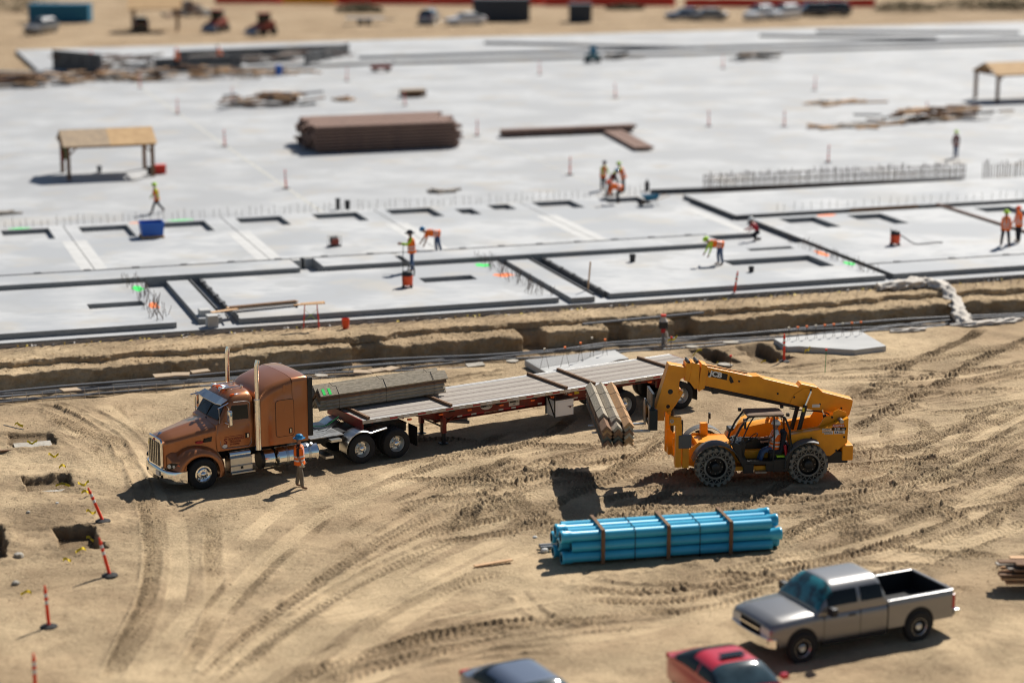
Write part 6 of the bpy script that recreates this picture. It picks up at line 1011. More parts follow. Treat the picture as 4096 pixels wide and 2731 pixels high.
# caution tape scraps and flags
TP = [(250, 1925, .7, 'caution tape stretched over the rim of the upper pit', 1), (335, 1945, .5, 'caution tape scrap tied beside the leaning delineator', 0), (345, 1980, .4, 'caution tape loop below the leaning delineator tip', 0), (365, 2060, .4, 'twisted caution tape near the foot of the leaning delineator', 0), (372, 2128, .6, 'caution tape scrap above the square lower pit', 1), (325, 2220, .45, 'bunched caution tape in front of the square lower pit', 0), (270, 2256, .35, 'small yellow tape scrap below the square lower pit', 0), (215, 1835, .45, 'caution tape scrap curled on the soil near the upper pit', 0), (250, 1878, .3, 'short yellow scrap between the upper pits', 0), (128, 1765, .5, 'caution tape hanging over the shallow upper left pit', 0), (75, 1705, .5, 'caution tape flag on the grey rod at upper left', 0), (105, 2388, .4, 'lone yellow tape scrap left of the upright delineator', 0), (2690, 1380, .6, 'yellow flagging tape hanging near the capped riser', 0), (2788, 1438, .5, 'yellow flagging tape left of the left square pit', 0), (2860, 1440, .5, 'first yellow tape strip in front of the left square pit', 0), (2895, 1445, .5, 'second yellow tape strip in front of the left square pit', 0), (2943, 1446, .4, 'yellow tape strip between the two square pits', 0), (3045, 1430, .5, 'first yellow tape strip in front of the right square pit', 0), (3105, 1432, .5, 'second yellow tape strip in front of the right square pit', 0), (3230, 1425, .4, 'pale yellow tape strip below the angular concrete piece', 0)]
kt = random.Random(21)
for u, v, ln, l_, txt in TP:
    pt = at(u, v); pt.z = gz(pt.x, pt.y) + .05; T = thing('caution_tape', l_, 'tape', pt, kt.uniform(-.5, .9), 'caution tape scraps'); n = 8; ln *= .75; pts = [(ln * (i / n - .5), .04 * math.sin(i * 1.1), .08 + .05 * math.sin(i * .7 + u) + (.25 * i / n if v < 1500 else 0)) for i in range(n + 1)]
    MB().ring([[(x, y - .02, z - .035), (x, y + .02, z + .035)] for x, y, z in pts], closed=False).build('ribbon', M['yellowtape'], T)
    if txt: text('CAUTION', 'lettering', .075, M['decalblack'], T, (-ln * .35, -.05, .10), (R(70), 0, 0), .002, .9)
for i, (u, v, h, m, l_) in enumerate(((3300, 1490, .9, 'tarpgreen', 'green marker stake with a red cap in front of the angular concrete piece'), (2920, 1485, .6, 'rebar', 'dark rod with a red cap behind the yellow boom'), (2683, 1400, .5, 'rebar', 'rod with a pink cap beside the capped riser'))):
    pt = at(u, v); T = thing('marker_stake', l_, 'stake', pt); MB().cyl((0, 0, 0), (.02, 0, h), .014, n=6).build('rod', M[m], T); MB().cyl((.02, 0, h), (.02, 0, h + .07), .05, n=8).build('cap', M['fencered'], T)
r_ = MB().cyl((0, 0, 0), (.75, -.55, .32), .02, n=6).build('grey_rod', M['steel']); r_.location = at(15, 1700, .32); r_.rotation_euler = (0, .42, 0); tag(r_, 'grey rod poking out over the shallow upper left pit', 'rod')
for nm, m_, cnt, l_ in (('yellow_litter', 'yellowtape', 70, 'yellow tape scraps littered along the foot of the slab edge'), ('white_litter', 'chip', 60, 'white and grey paper scraps littered along the foot of the slab edge'), ('dark_litter', 'formsteel', 90, 'dark tie wire and offcuts littered along the slab edge')):
    b = MB(); k = random.Random(cnt)
    for i in range(cnt):
        c = pq(k.uniform(4, 58), 88.75 - abs(k.gauss(0, .22)), .40 + k.uniform(0, .03)); s_ = k.uniform(.03, .08); q = Matrix.Rotation(k.uniform(0, 6), 3, 'Z') @ Matrix.Rotation(k.gauss(0, .5), 3, 'X'); b.add([c + q @ Vector(p) for p in ((-s_, -.03, 0), (s_, -.025, .02), (s_ * .9, .035, .03), (0, .05, .05), (-s_, .03, .01))], [(0, 1, 3, 4), (1, 2, 3)])
    stuff(tag(b.build(nm, M[m_]), l_, 'litter'))
# ------------------------------------------------------------------ small gear on the concrete
def vacuum(label, pt, rz, hose):
    T = thing('site_vacuum', label, 'vacuum', pt, rz); MB().lathe([(.10, .001), (.10, .22), (.14, .24), (.52, .26), (.54, .24)], ax='z', n=18).build('drum', M['orangeplastic'], T, 45); MB().lathe([(.54, .25), (.60, .25), (.72, .20), (.76, .08), (.76, .001)], ax='z', n=18).build('motor_head', M['bucket'], T, 45); MB().tube([(-.2, -.22, .1), (-.2, -.22, .8), (-.2, .22, .8), (-.2, .22, .1)], .018, 6).build('handle', M['bucket'], T)
    for a in (45, 135, 225, 315): MB().cyl((.26 * math.cos(R(a)), .26 * math.sin(R(a)), .0), (.26 * math.cos(R(a)), .26 * math.sin(R(a)), .10), .06, n=8).build('castor', M['bucket'], T)
    MB().tube(spline(hose, .08), .03, 7).build('hose', M['bucket'], T, 60); return T
vacuum('orange site vacuum in front of the man with the long pole', at(1630, 1148, PANEL), 0, [(0, .1, .7), (.1, .25, .95), (.3, .3, .8), (.3, .1, .5)]); vacuum('orange site vacuum trailing a long hose on the right-hand panel', at(3580, 980, PANEL), 0, [(.1, 0, .6), (.5, .1, .35), (1.0, .1, .05), (1.6, .2, .04), (2.1, .5, .04), (2.5, .5, .04)])
def bucket(label, pt, m, r=.16, h=.36): T = thing('bucket', label, 'bucket', pt, .4); MB().lathe([(.0, .001), (.0, r * .82), (h, r), (h, r * .93), (.03, r * .75), (.03, .001)], ax='z', n=18).build('pail', M[m], T, 45); MB().tube([(r * math.cos(a), .04, h * .95 - r * .75 * math.sin(a)) for a in [math.pi * i / 8 for i in range(9)]], .006, 4).build('bail_handle', M['steel'], T); return T
bucket('bright orange bucket on the bank beside the trestle', at(1383, 1313, .40), 'orangeplastic', .17, .42); bucket('black bucket in the middle of the wide-opening panel', at(2530, 1047, PANEL), 'bucket'); bucket('black bucket beside the wide opening, nearer the slab edge', at(3005, 1088, PANEL), 'bucket', .14, .26); bucket('small dark bucket among the far panels', at(1390, 838, PANEL), 'bucket', .16, .5)
cr = at(607, 948, PANEL); T = thing('blue_crate', 'blue plastic crate on a wooden pallet on the rear panel', 'crate', cr, TH); MB().ring([[(x * q, y * q, z) for x, y in rrect(-.6, .6, -.5, .5, .05)] for z, q in ((.14, .9), (.75, 1.0), (.80, 1.03), (.80, .97), (.2, .87))]).build('bin', M['blueplastic'], T)
for y in (-.4, 0, .4): MB().bb(-.6, .6, y - .05, y + .05, 0, .1).build('pallet_runner', M['pine'], T)
for x in (-.5, -.25, 0, .25, .5): MB().bb(x - .05, x + .05, -.5, .5, .1, .125).build('pallet_board', M['pine'], T)
en = at(1338, 985, PANEL); T = thing('small_engine', 'small red and black engine on the rear panel', 'engine', en, .5); MB().bb(-.2, .2, -.17, .17, .1, .4).build('engine_block', M['redmach'], T, 0, .03); MB().lathe([(-.24, .05), (-.2, .15), (.1, .16)], (0, 0, .34), 'x', 14).build('recoil_cover', M['bucket'], T); MB().tube([(-.28, -.2, .05), (-.28, -.2, .5), (.28, -.2, .5), (.28, -.2, .05)], .016).build('frame_hoop', M['bucket'], T); MB().tube([(-.28, .2, .05), (-.28, .2, .5), (.28, .2, .5), (.28, .2, .05)], .016).build('frame_hoop', M['bucket'], T); MB().bb(-.3, .3, -.22, .22, 0, .06).build('skid', M['bucket'], T)
wb = at(2605, 822, PANEL); T = thing('wheelbarrow', 'blue wheelbarrow parked beside the crew of four', 'wheelbarrow', wb, R(200)); MB().ring([[(x, y, z) for x, y in rrect(-.45 * q + o_, .5 * q + o_, -.33 * q, .33 * q, .1)] for z, q, o_ in ((.30, .6, 0), (.58, 1, .05), (.60, 1.03, .05), (.58, .95, .05), (.34, .55, 0))]).build('tray', M['bluesteel'], T, 45); MB().lathe([(-.05, .10), (-.05, .18), (0, .20), (.05, .18), (.05, .10)], (.62, 0, .20), 'y', 18).build('wheel', M['rubber'], T, 45)
for s in (1, -1): MB().tube([(.64, s * .07, .2), (.2, s * .18, .30), (-.5, s * .26, .40), (-1.0, s * .28, .55)], .022).build('handle', M['pine'], T); MB().tube([(-.2, s * .22, .34), (-.35, s * .24, 0.02)], .016).build('leg', M['steel'], T)
T = thing('floor_pump', 'dark pump and pipes standing behind the wheelbarrow', 'pump', at(2588, 765, SLAB)); MB().cyl((0, 0, 0), (0, 0, .55), .14, n=12).build('tank', M['bucket'], T, 50); MB().cyl((0, 0, .55), (0, 0, .7), .05, n=8).build('neck', M['bucket'], T)
for i, (u, v, l_) in enumerate(((1390, 838, ''), (1352, 838, 'dark stub pipe standing behind the openings, left of the small dark bucket'))):
    if l_: o = MB().cyl((0, 0, 0), (0, 0, .55), .12, n=12).build('stub_pipe', M['bucket'], None, 50); MB().cyl((0, 0, .55), (0, 0, .62), .15, n=12).build('flange', M['bucket'], o, 50); o.location = at(u, v, SLAB); tag(o, l_, 'pipe')
# ------------------------------------------------------------------ crew on the slab
V_ = dict
person('man in dark hat and orange vest holding a long pole upright', at(1648, 1085, PANEL), R(185), V_(lean=4, shL=45, elL=55, shR=30, elR=70, hipL=3, hipR=-2), V_(leg='jeans', arm='lime', fore='lime'), 'darkcloth', 'hat', 'vest', 1.92, None, True, 'lime', True)
pole = MB().cyl((0, 0, 0), (.02, 0, 1.35), .02, n=6).build('long_pole', M['bucket']); pole.location = at(1612, 1090, PANEL); tag(pole, 'long dark pole held upright by the standing man', 'pole')
person('man in orange vest bending over beside the pole worker', at(1750, 1012, PANEL), R(190), V_(lean=82, hipL=-8, kneeL=8, hipR=10, kneeR=20, shL=15, elL=10, shR=25, elR=10, spread=6), V_(leg='jeans'), 'bluehat', 'cap', 'vest', 1.88, None, True, 'vest', False)
person('man in lime shirt and orange vest bending over at the wide opening', at(2880, 1058, PANEL), R(190), V_(lean=78, hipL=-4, kneeL=6, hipR=12, kneeR=18, shL=10, elL=12, shR=20, elR=8), V_(leg='jeans'), 'lime', 'cap', 'vest', 1.86, None, True, 'lime', True)
person('man in lime hat walking left behind the rear panels', at(628, 853, SLAB), R(200), V_(hipL=28, kneeL=10, hipR=-22, kneeR=25, shL=-20, shR=22, lean=6), V_(leg='darkcloth'), 'lime', 'full', 'vest', 1.74, None, False, 'lime', True)
person('man in lime hat standing alone on the far right of the slab', at(3822, 632, SLAB), R(250), V_(shL=10, elL=60, shR=10, elR=60, lean=6), V_(leg='jeans'), 'lime', 'full', 'redmach', 1.78, None, False, 'darkcloth', True)
person('left man of the pair in orange vests at the right edge', at(4020, 985, PANEL), R(260), V_(hipL=10, hipR=-10, spread=8, shL=10, elL=40), V_(leg='darkcloth'), 'lime', 'full', 'vest', 1.82, None, True, 'vest', True); person('right man of the pair at the right edge, one arm raised', at(4072, 968, PANEL), R(215), V_(hipL=12, hipR=-8, spread=8, shL=120, elL=15, shR=10, elR=30), V_(leg='darkcloth'), 'hiorange', 'cap', 'vest', 1.82, None, True, 'vest', True)
person('leftmost of the crew of four on the slab, standing', at(2412, 760, SLAB), R(-60), V_(lean=10, shL=25, elL=30, shR=20, elR=40), V_(leg='darkcloth'), 'darkcloth', 'cap', 'vest', 1.72, None, False, 'lime', True); person('stooping man of the crew of four, behind the front one', at(2440, 788, PANEL), R(-20), V_(lean=35, hipL=10, kneeL=15, hipR=-10, kneeR=10, shL=20, shR=25), V_(leg='darkcloth'), 'bluehat', 'cap', 'redmach', 1.74, None, False, 'darkcloth', True)
person('front man of the crew of four, crouching in bright orange', at(2477, 815, PANEL), R(200), V_(lean=70, hipL=30, kneeL=50, hipR=10, kneeR=30, shL=20, shR=10), V_(leg='darkcloth'), 'hiorange', 'cap', 'vest', 1.76, None, False, 'vest', True); person('rear man of the crew of four in a lime shirt', at(2492, 770, SLAB), R(170), V_(lean=20, shL=45, elL=30, shR=50, elR=20), V_(leg='darkcloth'), 'lime', 'cap', 'vest', 1.80, None, False, 'lime', True)
person('kneeling man in white hard hat and red shirt behind the wide opening', at(3030, 962, SLAB), R(200), V_(lean=35, hipL=75, kneeL=120, hipR=20, kneeR=110, shL=35, elL=30, shR=30, elR=40), V_(leg='darkcloth', top='decalred'), 'whitehat', 'cap', None, 1.72, None, False, 'decalred', True)
person('far blurred worker in orange beside the grey form walls', pq(32.0, 196, PANEL), R(250), V_(), V_(leg='darkcloth'), 'hiorange', 'cap', 'vest', 1.8, None, False, 'vest', True); person('far blurred worker in orange at the left of the form walls', pq(24.8, 198, SLAB), R(200), V_(lean=15), V_(leg='darkcloth'), 'hiorange', 'cap', 'vest', 1.8, None, False, 'vest', True)
# ------------------------------------------------------------------ cars
def roadwheel(par, x, y, r=.33):
    o = MB().lathe([(.0, .001), (.02, .07), (.0, .09), (-.01, .19), (.03, .21), (.03, .225)], n=22).build('wheel', M['alu'], par, 45); o.location = (x, y, r); o.rotation_euler = (0, 0, 0 if y > 0 else math.pi); MB().lathe([(-.18, .2), (-.18, r - .03), (-.15, r), (.0, r), (.035, r - .03), (.04, .24), (.03, .215)], n=26).build('tyre', M['rubber'], o, 45)
    return o
def cabin(T, P, wx, rx0, rx1, bx, bw, belt, Hc, gfront, panes, pw=.50):
    """rounded greenhouse with glass set 5 mm proud of it"""
    def hp(x): t = (wx - x) / (wx - rx0) if x > rx0 else ((x - bx) / (rx1 - bx) if x < rx1 else 1.0); t = min(1, max(0, t)); return math.sin(math.pi / 2 * t) ** .85
    def pt(x, a, off=0.0):
        c, s = math.cos(a), math.sin(a); f = hp(x); z = f * Hc * abs(s) ** pw; y = bw * (1 if c >= 0 else -1) * abs(c) ** .42 * (1 - .24 * z / Hc); return Vector((x, y + off * (1 if c >= 0 else -1) * (abs(c) > .2), belt - .01 + z + off * 1.4))
    xs = [wx + (bx - wx) * i / 26 for i in range(27)]; A = [math.pi * i / 22 for i in range(23)]
    MB().ring([[pt(x, a) for a in A] + [(x, bw * c_, belt - .06) for c_ in (-.98, .98)] for x in xs]).build('cabin', P, T, 60)
    def pane(nm, x0, x1, a0, a1, m, n=7): MB().ring([[pt(x0 + (x1 - x0) * i / n, a0 + (a1 - a0) * j / n, .006) for j in range(n + 1)] for i in range(n + 1)], closed=False).build(nm, m, T, 60)
    pane('windscreen', wx - .05, rx0 + .10, R(20), R(160), gfront, 10); pane('rear_window', bx + .05, rx1 - .08, R(24), R(156), M['glass'], 10)
    for xa, xb in panes: pane('side_window', xa, xb, R(1.5), R(26), M['glass']); pane('side_window', xa, xb, R(178.5), R(154), M['glass'])
def car(label, loc, rz, paint, kind='sedan', glass='skyglass', name='parked_car', grp='parked cars'):
    K = dict(sedan=(4.75, .91, .36, .92, 1.43, .95, .25, -.95, -1.75), suv=(4.75, .94, .42, 1.05, 1.72, .95, .35, -1.75, -2.15), coupe=(4.5, .90, .34, .90, 1.38, .80, .05, -.75, -1.80))[kind]; L_, w, zb, belt, roof, wx, rx0, rx1, bx = K; T = thing(name, label, 'car', loc, rz, grp); P = M[paint]; h = L_ / 2
    def bs(x, hw, z0, z1): p = [(x, -hw * .9, z0), (x, -hw, z0 + .16), (x, -hw, z1 - .16), (x, -hw * .94, z1 - .04), (x, -hw * .6, z1 + .02), (x, 0, z1 + .045)]; return p + [(a, -b, c) for a, b, c in p[-2::-1]]
    MB().ring([bs(h, w * .72, zb, belt - .30), bs(h - .12, w * .88, .22, belt - .20), bs(h - .7, w * .98, .2, belt - .09), bs(wx + .1, w, .2, belt), bs(-.6, w, .2, belt + .03), bs(bx - .05, w * .98, .2, belt + .04), bs(-h + .2, w * .9, .25, belt + .0), bs(-h, w * .8, .38, belt - .16)]).build('body', P, T, 45)
    cabin(T, P, wx, rx0, rx1, bx, w * .95, belt, roof - belt, M[glass], [(wx - .22, (rx0 + rx1) / 2 + .0), ((rx0 + rx1) / 2 - .10, bx + .30)])
    for s in (1, -1):
        MB().box((h - .10, s * w * .66, belt - .26), (.16, .34, .13)).build('headlight', M['lamp'], T, 0, .03); MB().box((-h + .07, s * w * .66, belt - .12), (.12, .32, .14)).build('tail_light', M['redlens'], T, 0, .03); MB().ring([[(wx - .2 + x, s * (w + .12) + y, belt + .10 + z) for y, z in rrect(-.10, .10, -.06, .07, .04)] for x in (-.05, .07)]).build('mirror', P, T, 45)
        for x in (h - .88, -h + .95): roadwheel(T, x, s * (w - .06))
    return T
def pickup():
    hd_ = R(206); fw = Vector((math.cos(hd_), math.sin(hd_), 0)); lf = Vector((-math.sin(hd_), math.cos(hd_), 0)); o = at(3205, 2648) - lf * .97; T = thing('pickup_truck', 'silver grey extended cab pickup truck with open black bed', 'pickup', o, hd_); P = M['carsilver']; w = .99
    def bs(x, hw, z0, z1, c=.03): p = [(x, -hw * .95, z0), (x, -hw, z0 + .12), (x, -hw, z1 - .22), (x, -hw * .985, z1 - .08), (x, -hw * .90, z1), (x, -hw * .5, z1 + c), (x, 0, z1 + c * 1.3)]; return p + [(a, -b, q) for a, b, q in p[-2::-1]]
    MB().ring([bs(.93, w * .90, .52, 1.02), bs(.85, w * .95, .50, 1.10), bs(.55, w * .99, .48, 1.17), bs(-.2, w, .48, 1.21), bs(-.62, w, .48, 1.22)]).build('front_body', P, T, 45); MB().ring([bs(-.62, w, .42, 1.20, .01), bs(-1.6, w, .42, 1.20, .01), bs(-2.62, w, .42, 1.20, .01)]).build('cab_lower', P, T, 45)
    # bed
    for s in (1, -1): MB().prism([(s * w, .48), (s * w * 1.0, 1.10), (s * (w - .04), 1.24), (s * (w - .14), 1.24), (s * (w - .14), .75), (s * (w - .10), .48)], 'x', -4.75, -2.66).build('bed_side', P, T, 0, .015); MB().bb(-4.72, -2.7, *sorted((s * (w - .17), s * (w - .142))), .74, 1.235).build('bed_liner_side', M['bedliner'], T)
    MB().bb(-4.72, -2.68, -w + .17, w - .17, .70, .74).build('bed_floor', M['bedliner'], T); MB().bb(-2.70, -2.66, -w + .14, w - .14, .6, 1.24).build('bed_front', M['bedliner'], T); tg = MB().bb(-4.80, -4.72, -w + .10, w - .10, .62, 1.24).build('tailgate', P, T, 0, .015); MB().bb(-4.718, -4.70, -w + .17, w - .17, .74, 1.22).build('gate_liner', M['bedliner'], tg)
    cabin(T, P, -.46, -1.10, -2.46, -2.66, .965, 1.20, .72, M['teal'], [(-.80, -1.72), (-1.84, -2.50)], .42)
    for s in (1, -1):
        MB().ring([[(-.80 + x, s * 1.16 + y, 1.30 + z) for y, z in rrect(-.13, .13, -.11, .11, .05)] for x in (-.06, .08)]).build('mirror', M['bucket'], T, 45); MB().tube([(-.78, s * .97, 1.22), (-.78, s * 1.1, 1.26)], .03).build('mirror_arm', M['bucket'], T); MB().bb(-1.62, -1.42, *sorted((s * .985, s * 1.005)), 1.04, 1.09).build('door_handle', M['bucket'], T)
        for x in (-.66, -1.78, -2.64): MB().bb(x - .006, x + .006, *sorted((s * .975, s * .994)), .50, 1.16).build('panel_gap', M['decalblack'], T)
        MB().ring([[(.86 + x, s * (.66 + y), .88 + z) for y, z in rrect(-.22, .22, -.13, .10, .04)] for x in (-.02, .075)]).build('headlight', M['lamp'], T); MB().bb(-4.80, -4.70, *sorted((s * .86, s * 1.0)), .72, 1.12).build('tail_light', M['redlens'], T, 0, .02)
        for x in (0, -3.64):
            wl = roadwheel(T, x, s * 1.0, .39); wl.scale = (1.1, 1, 1.1); MB().lathe([(0, .001), (0, .47), (.012, .47), (.012, .001)], (x, .988 if s > 0 else -1.0, .47), 'y', 28).build('wheel_well', M['bedliner'], T)
        MB().bb(-2.6, -.62, *sorted((s * .90, s * 1.0)), .36, .46).build('rocker_trim', M['bedliner'], T)
    MB().bb(.88, .965, -.46, .46, .76, 1.0).build('grille', M['bedliner'], T, 0, .02); MB().bb(.95, .985, -.46, .46, .86, .90).build('grille_bar', M['chrome'], T); MB().ring([[(x, y, z) for x, y in ((.80, 1.0), (.98, .86), (1.05, .4), (1.06, 0), (1.05, -.4), (.98, -.86), (.80, -1.0), (.70, -.95), (.9, -.4), (.9, .4), (.70, .95))] for z in (.50, .55, .72, .75)]).build('front_bumper', M['chrome'], T, 45, .01); MB().bb(-4.98, -4.80, -.98, .98, .50, .68).build('rear_bumper', M['chrome'], T, 0, .03); MB().bb(-4.7, .8, -.6, .6, .35, .55).build('chassis', M['black'], T)
    return T
pickup()
c = at(2880, 2622, 1.40); T = car('red car with a dark sunroof in front of the pickup', (c.x + .35, c.y - .1, 0), R(-68), 'carred', 'coupe'); MB().box((-.15, 0, 1.435), (.26, .62, .02)).build('sunroof', M['glass'], T)
c = at(2130, 2690, 1.43); car('dark grey car with only its roof in view at the bottom edge', (c.x, c.y - .1, 0), R(-62), 'cardark', 'sedan')
FC = [(1718, 95, 'carblue', 'suv', 80, 'blurred blue grey car left of the dark container'), (1862, 100, 'carwhite', 'sedan', 200, 'blurred pale car beside the dark container'), (2740, 80, 'cardark', 'sedan', 185, 'blurred grey sedan at the far fence, left of the row of cars'), (2830, 82, 'carsilver', 'sedan', 185, 'blurred silver sedan beside the far grey sedan'), (3035, 80, 'carwhite', 'suv', 230, 'first glinting white car in the far right row'), (3135, 76, 'carwhite', 'suv', 225, 'second glinting white car in the far right row'), (3245, 66, 'carblack', 'suv', 190, 'dark blurred vehicle at the end of the far row, left of centre'), (3325, 64, 'carblack', 'suv', 180, 'last dark vehicle of the far right row'), (165, 135, 'carsilver', 'suv', 250, 'blurred silver pickup near the blue container'), (565, 120, 'carblack', 'sedan', 100, 'dark car parked under the far shade canopy')]
for u, v, p, k_, a, l_ in FC: car(l_, at(u, v, .39), R(a), p, k_, name='parked_car', grp='cars parked at the far side')
# ------------------------------------------------------------------ timber shade canopies on the slab
def canopy(label, p0, q0, w, d, eave, ridge, mats, name='shade_canopy'):
    T = thing(name, label, 'canopy', pq(p0, q0, SLAB), TH); W = M['brownwood']
    for x in (0, w):
        for y in (0, d): MB().bb(x - .11, x + .11, y - .11, y + .11, 0, eave).build('post', W, T)
        MB().beam((x, 0, eave + .08), (x, d, eave + .08), .08, .16).build('tie_beam', W, T); MB().beam((x, d / 2, eave + .1), (x, d / 2, ridge), .09, .09, (0, 1, 0)).build('king_post', W, T)
        for y in (0, d): MB().beam((x, y, eave + .1), (x, d / 2, ridge), .08, .14, (1, 0, 0)).build('rafter', W, T)
        MB().beam((x + (.5 if x == 0 else -.5), 0, eave), (x, 0, eave - .5), .07, .09).build('knee_brace', W, T)
    for y in (0, d): MB().beam((-.2, y, eave + .06), (w + .2, y, eave + .06), .08, .18).build('eave_beam', W, T)
    MB().beam((-.2, d / 2, ridge), (w + .2, d / 2, ridge), .06, .16).build('ridge_beam', W, T); n = len(mats)
    for j, (ya, za, yb, zb) in enumerate(((-.25, eave + .10, d / 2, ridge + .10), (d / 2, ridge + .10, d + .25, eave + .10))):
        for i, m_ in enumerate(mats):
            xa, xb = -.3 + (w + .6) * i / n, -.3 + (w + .6) * (i + 1) / n - .01; MB().add([(xa, ya, za), (xb, ya, za), (xb, yb, zb), (xa, yb, zb), (xa, ya, za + .03), (xb, ya, za + .03), (xb, yb, zb + .03), (xa, yb, zb + .03)], [(3, 2, 1, 0), (4, 5, 6, 7), (0, 1, 5, 4), (1, 2, 6, 5), (2, 3, 7, 6), (3, 0, 4, 7)]).build('roof_panel', M[m_], T)
    return T
T = canopy('timber shade canopy with two-tone plywood roof on the left of the slab', 14.9, 133.0, 5.1, 3.4, 1.95, 2.75, ['darkply', 'ply'])
rb_ = at(640, 695, SLAB); o = MB().box((0, 0, .24), (.72, .45, .48)).build('red_cooler', M['fencered'], None, 0, .03); MB().box((0, 0, .52), (.76, .49, .08)).build('lid', M['fencered'], o, 0, .02); o.location = rb_; o.rotation_euler = (0, 0, TH); tag(o, 'red cooler box at the foot of the left canopy post', 'cooler'); bucket('black bucket under the right end of the left canopy', at(600, 700, SLAB), 'bucket', .2, .5); bucket('small grey pail in the middle of the left canopy shade', at(398, 690, SLAB), 'pvc', .16, .4)
o = thing('hung_jackets', 'red and green jackets hanging on the left canopy end', 'clothes', pq(14.9, 134.0, SLAB), TH); MB().ring([[(x, y, z) for x, y in rrect(-.35, -.15, -.3 * q, .3 * q, .08)] for z, q in ((1.0, 1), (1.6, .9), (1.8, .5))]).build('red_jacket', M['redmach'], o, 50); MB().ring([[(x, y, z) for x, y in rrect(-.1, .08, .5 - .3 * q, .5 + .3 * q, .08)] for z, q in ((1.1, 1), (1.7, .9), (1.95, .5))]).build('green_jacket', M['tarpgreen'], o, 50)
canopy('timber shade canopy with plywood roof at the right edge of the slab', 89.6, 151.6, 5.5, 3.4, 2.1, 2.9, ['ply', 'ply'])
# ------------------------------------------------------------------ rusty steel and timber stacks
def beams(label, p0, q0, w, d, rows, h, m, rz=TH, dz=SLAB, name='steel_stack', cat='steel', nb=8, jit=.35):
    T = thing(name, label, cat, pq(p0, q0, dz), rz); k = random.Random(int(w * 100) + rows); bw = d / nb; me = MB().bb(0, w, 0, bw * .86, 0, h * .74).mesh('beam', M[m])
    for r_ in range(rows):
        for c in range(nb): o = link(D.objects.new('beam', me)); o.parent = T; o.location = (k.uniform(-jit, jit), c * bw + k.uniform(-.02, .02), .1 + r_ * h); o.scale = (k.uniform(.95, 1.02), 1, 1)
    for x in (.15, .5, .85): MB().bb(w * x - .06, w * x + .06, 0, d, 0, .1).build('bearer', M['wood'], T)
    return T
beams('large dark rusty stack of long steel forms on the slab', 31.9, 139.8, 10.0, 6.0, 8, .215, 'rust', nb=10); beams('low long rusty steel bundle right of the large stack', 46.0, 143.6, 10.0, .9, 2, .24, 'rust', nb=3, jit=.1)
T = beams('rusty beams lying slantwise across the long bundle', 53.6, 134.3, 9.5, 1.4, 1, .2, 'rust', R(18 + 83), SLAB + .02, nb=4, jit=.2)
def pile(label, p, q, n, ln, sp, mats, h=.5, name='timber_pile', z=SLAB, seed=3):
    T = thing(name, label, 'timber', pq(p, q, z), TH); k = random.Random(seed)
    for i in range(n): MB().box((k.gauss(0, sp), k.gauss(0, sp * .35), .06 + k.uniform(0, h)), (ln * k.uniform(.4, 1.1), k.uniform(.15, .4), .12), Matrix.Rotation(k.uniform(-.8, .8), 3, 'Z') @ Matrix.Rotation(k.gauss(0, .06), 3, 'Y')).build('plank', M[k.choice(mats)], T)
    return T
pile('loose heap of timber offcuts behind the left canopy', 34.5, 167.5, 34, 2.4, 1.7, ['pine', 'wood', 'brownwood', 'formsteel'], 1.0); pile('dark timber heap beside the right canopy', 80.0, 143.5, 40, 2.8, 2.2, ['wood', 'pine', 'formsteel', 'brownwood'], .8, seed=5); pile('flat timber strips in front of the right canopy heap', 71.5, 141.5, 12, 3.0, 1.8, ['plank', 'pine'], .05, seed=6); pile('flat grey timber strips on the far right of the slab', 77.5, 155.5, 12, 3.4, 1.9, ['plank', 'pine'], .08, seed=7); pile('small flat timber heap left of the brown crate', 41.0, 169.2, 9, 1.6, .6, ['pine', 'wood'], .15, seed=8); pile('timber heap lying on the near left of the far footing', 22.5, 190.5, 34, 3.2, 2.6, ['wood', 'plank', 'pine'], .6, seed=9); pile('timber heap in the middle of the far footing', 31.0, 189.5, 46, 2.8, 2.8, ['wood', 'pine', 'plank'], .9, seed=10); pile('low timber strips along the edge of the far footing', 39.0, 191.5, 24, 3.4, 2.6, ['pine', 'plank'], .25, seed=11)
pile('timber and steel heap at the far left corner of the slab', 17.0, 187.5, 40, 3.0, 2.2, ['wood', 'formsteel', 'pine', 'rust'], 1.1, seed=31); pile('dark steel and timber heap between the far form walls', 27.0, 199.0, 44, 2.6, 2.6, ['formsteel', 'rust', 'wood', 'plank'], 1.3, seed=32); pile('stacked forms in front of the long far form wall', 40.0, 200.5, 40, 3.0, 2.8, ['formsteel', 'plank', 'rust'], 1.0, seed=33); pile('small grey timber heap on the far slab strip', 74.0, 195.0, 10, 2.2, .9, ['plank', 'formsteel'], .5, seed=13); pile('small timber heap near the far delineators on the right', 86.0, 190.0, 14, 2.2, 1.2, ['plank', 'formsteel', 'pine'], .6, seed=14)
T = thing('timber_crate', 'low brown slatted crate behind the rusty stack', 'crate', pq(46.8, 170.0, SLAB), TH)
for r_ in range(4): MB().bb(-1.0, 1.0, -.5, -.44, .05 + r_ * .14, .16 + r_ * .14).build('slat', M['wood'], T); MB().bb(-1.0, 1.0, .44, .5, .05 + r_ * .14, .16 + r_ * .14).build('slat', M['wood'], T)
MB().bb(-1.0, 1.0, -.5, .5, .56, .60).build('lid', M['darkply'], T)
for i, (p, q) in enumerate(((12, 121.5), (35.5, 121.5))): pile(['thin scrap strips on the slab near the walking man', 'thin scrap strips on the slab behind the stub pipes'][i], p if i else 9.5, q, 6, 1.4, .6, ['plank', 'formsteel'], .05, seed=20 + i)
person('far blurred worker in orange beside the second form wall', pq(36.5, 199.0, PANEL), R(180), V_(lean=20), V_(leg='darkcloth'), 'whitehat', 'cap', 'vest', 1.8, None, False, 'vest', True)
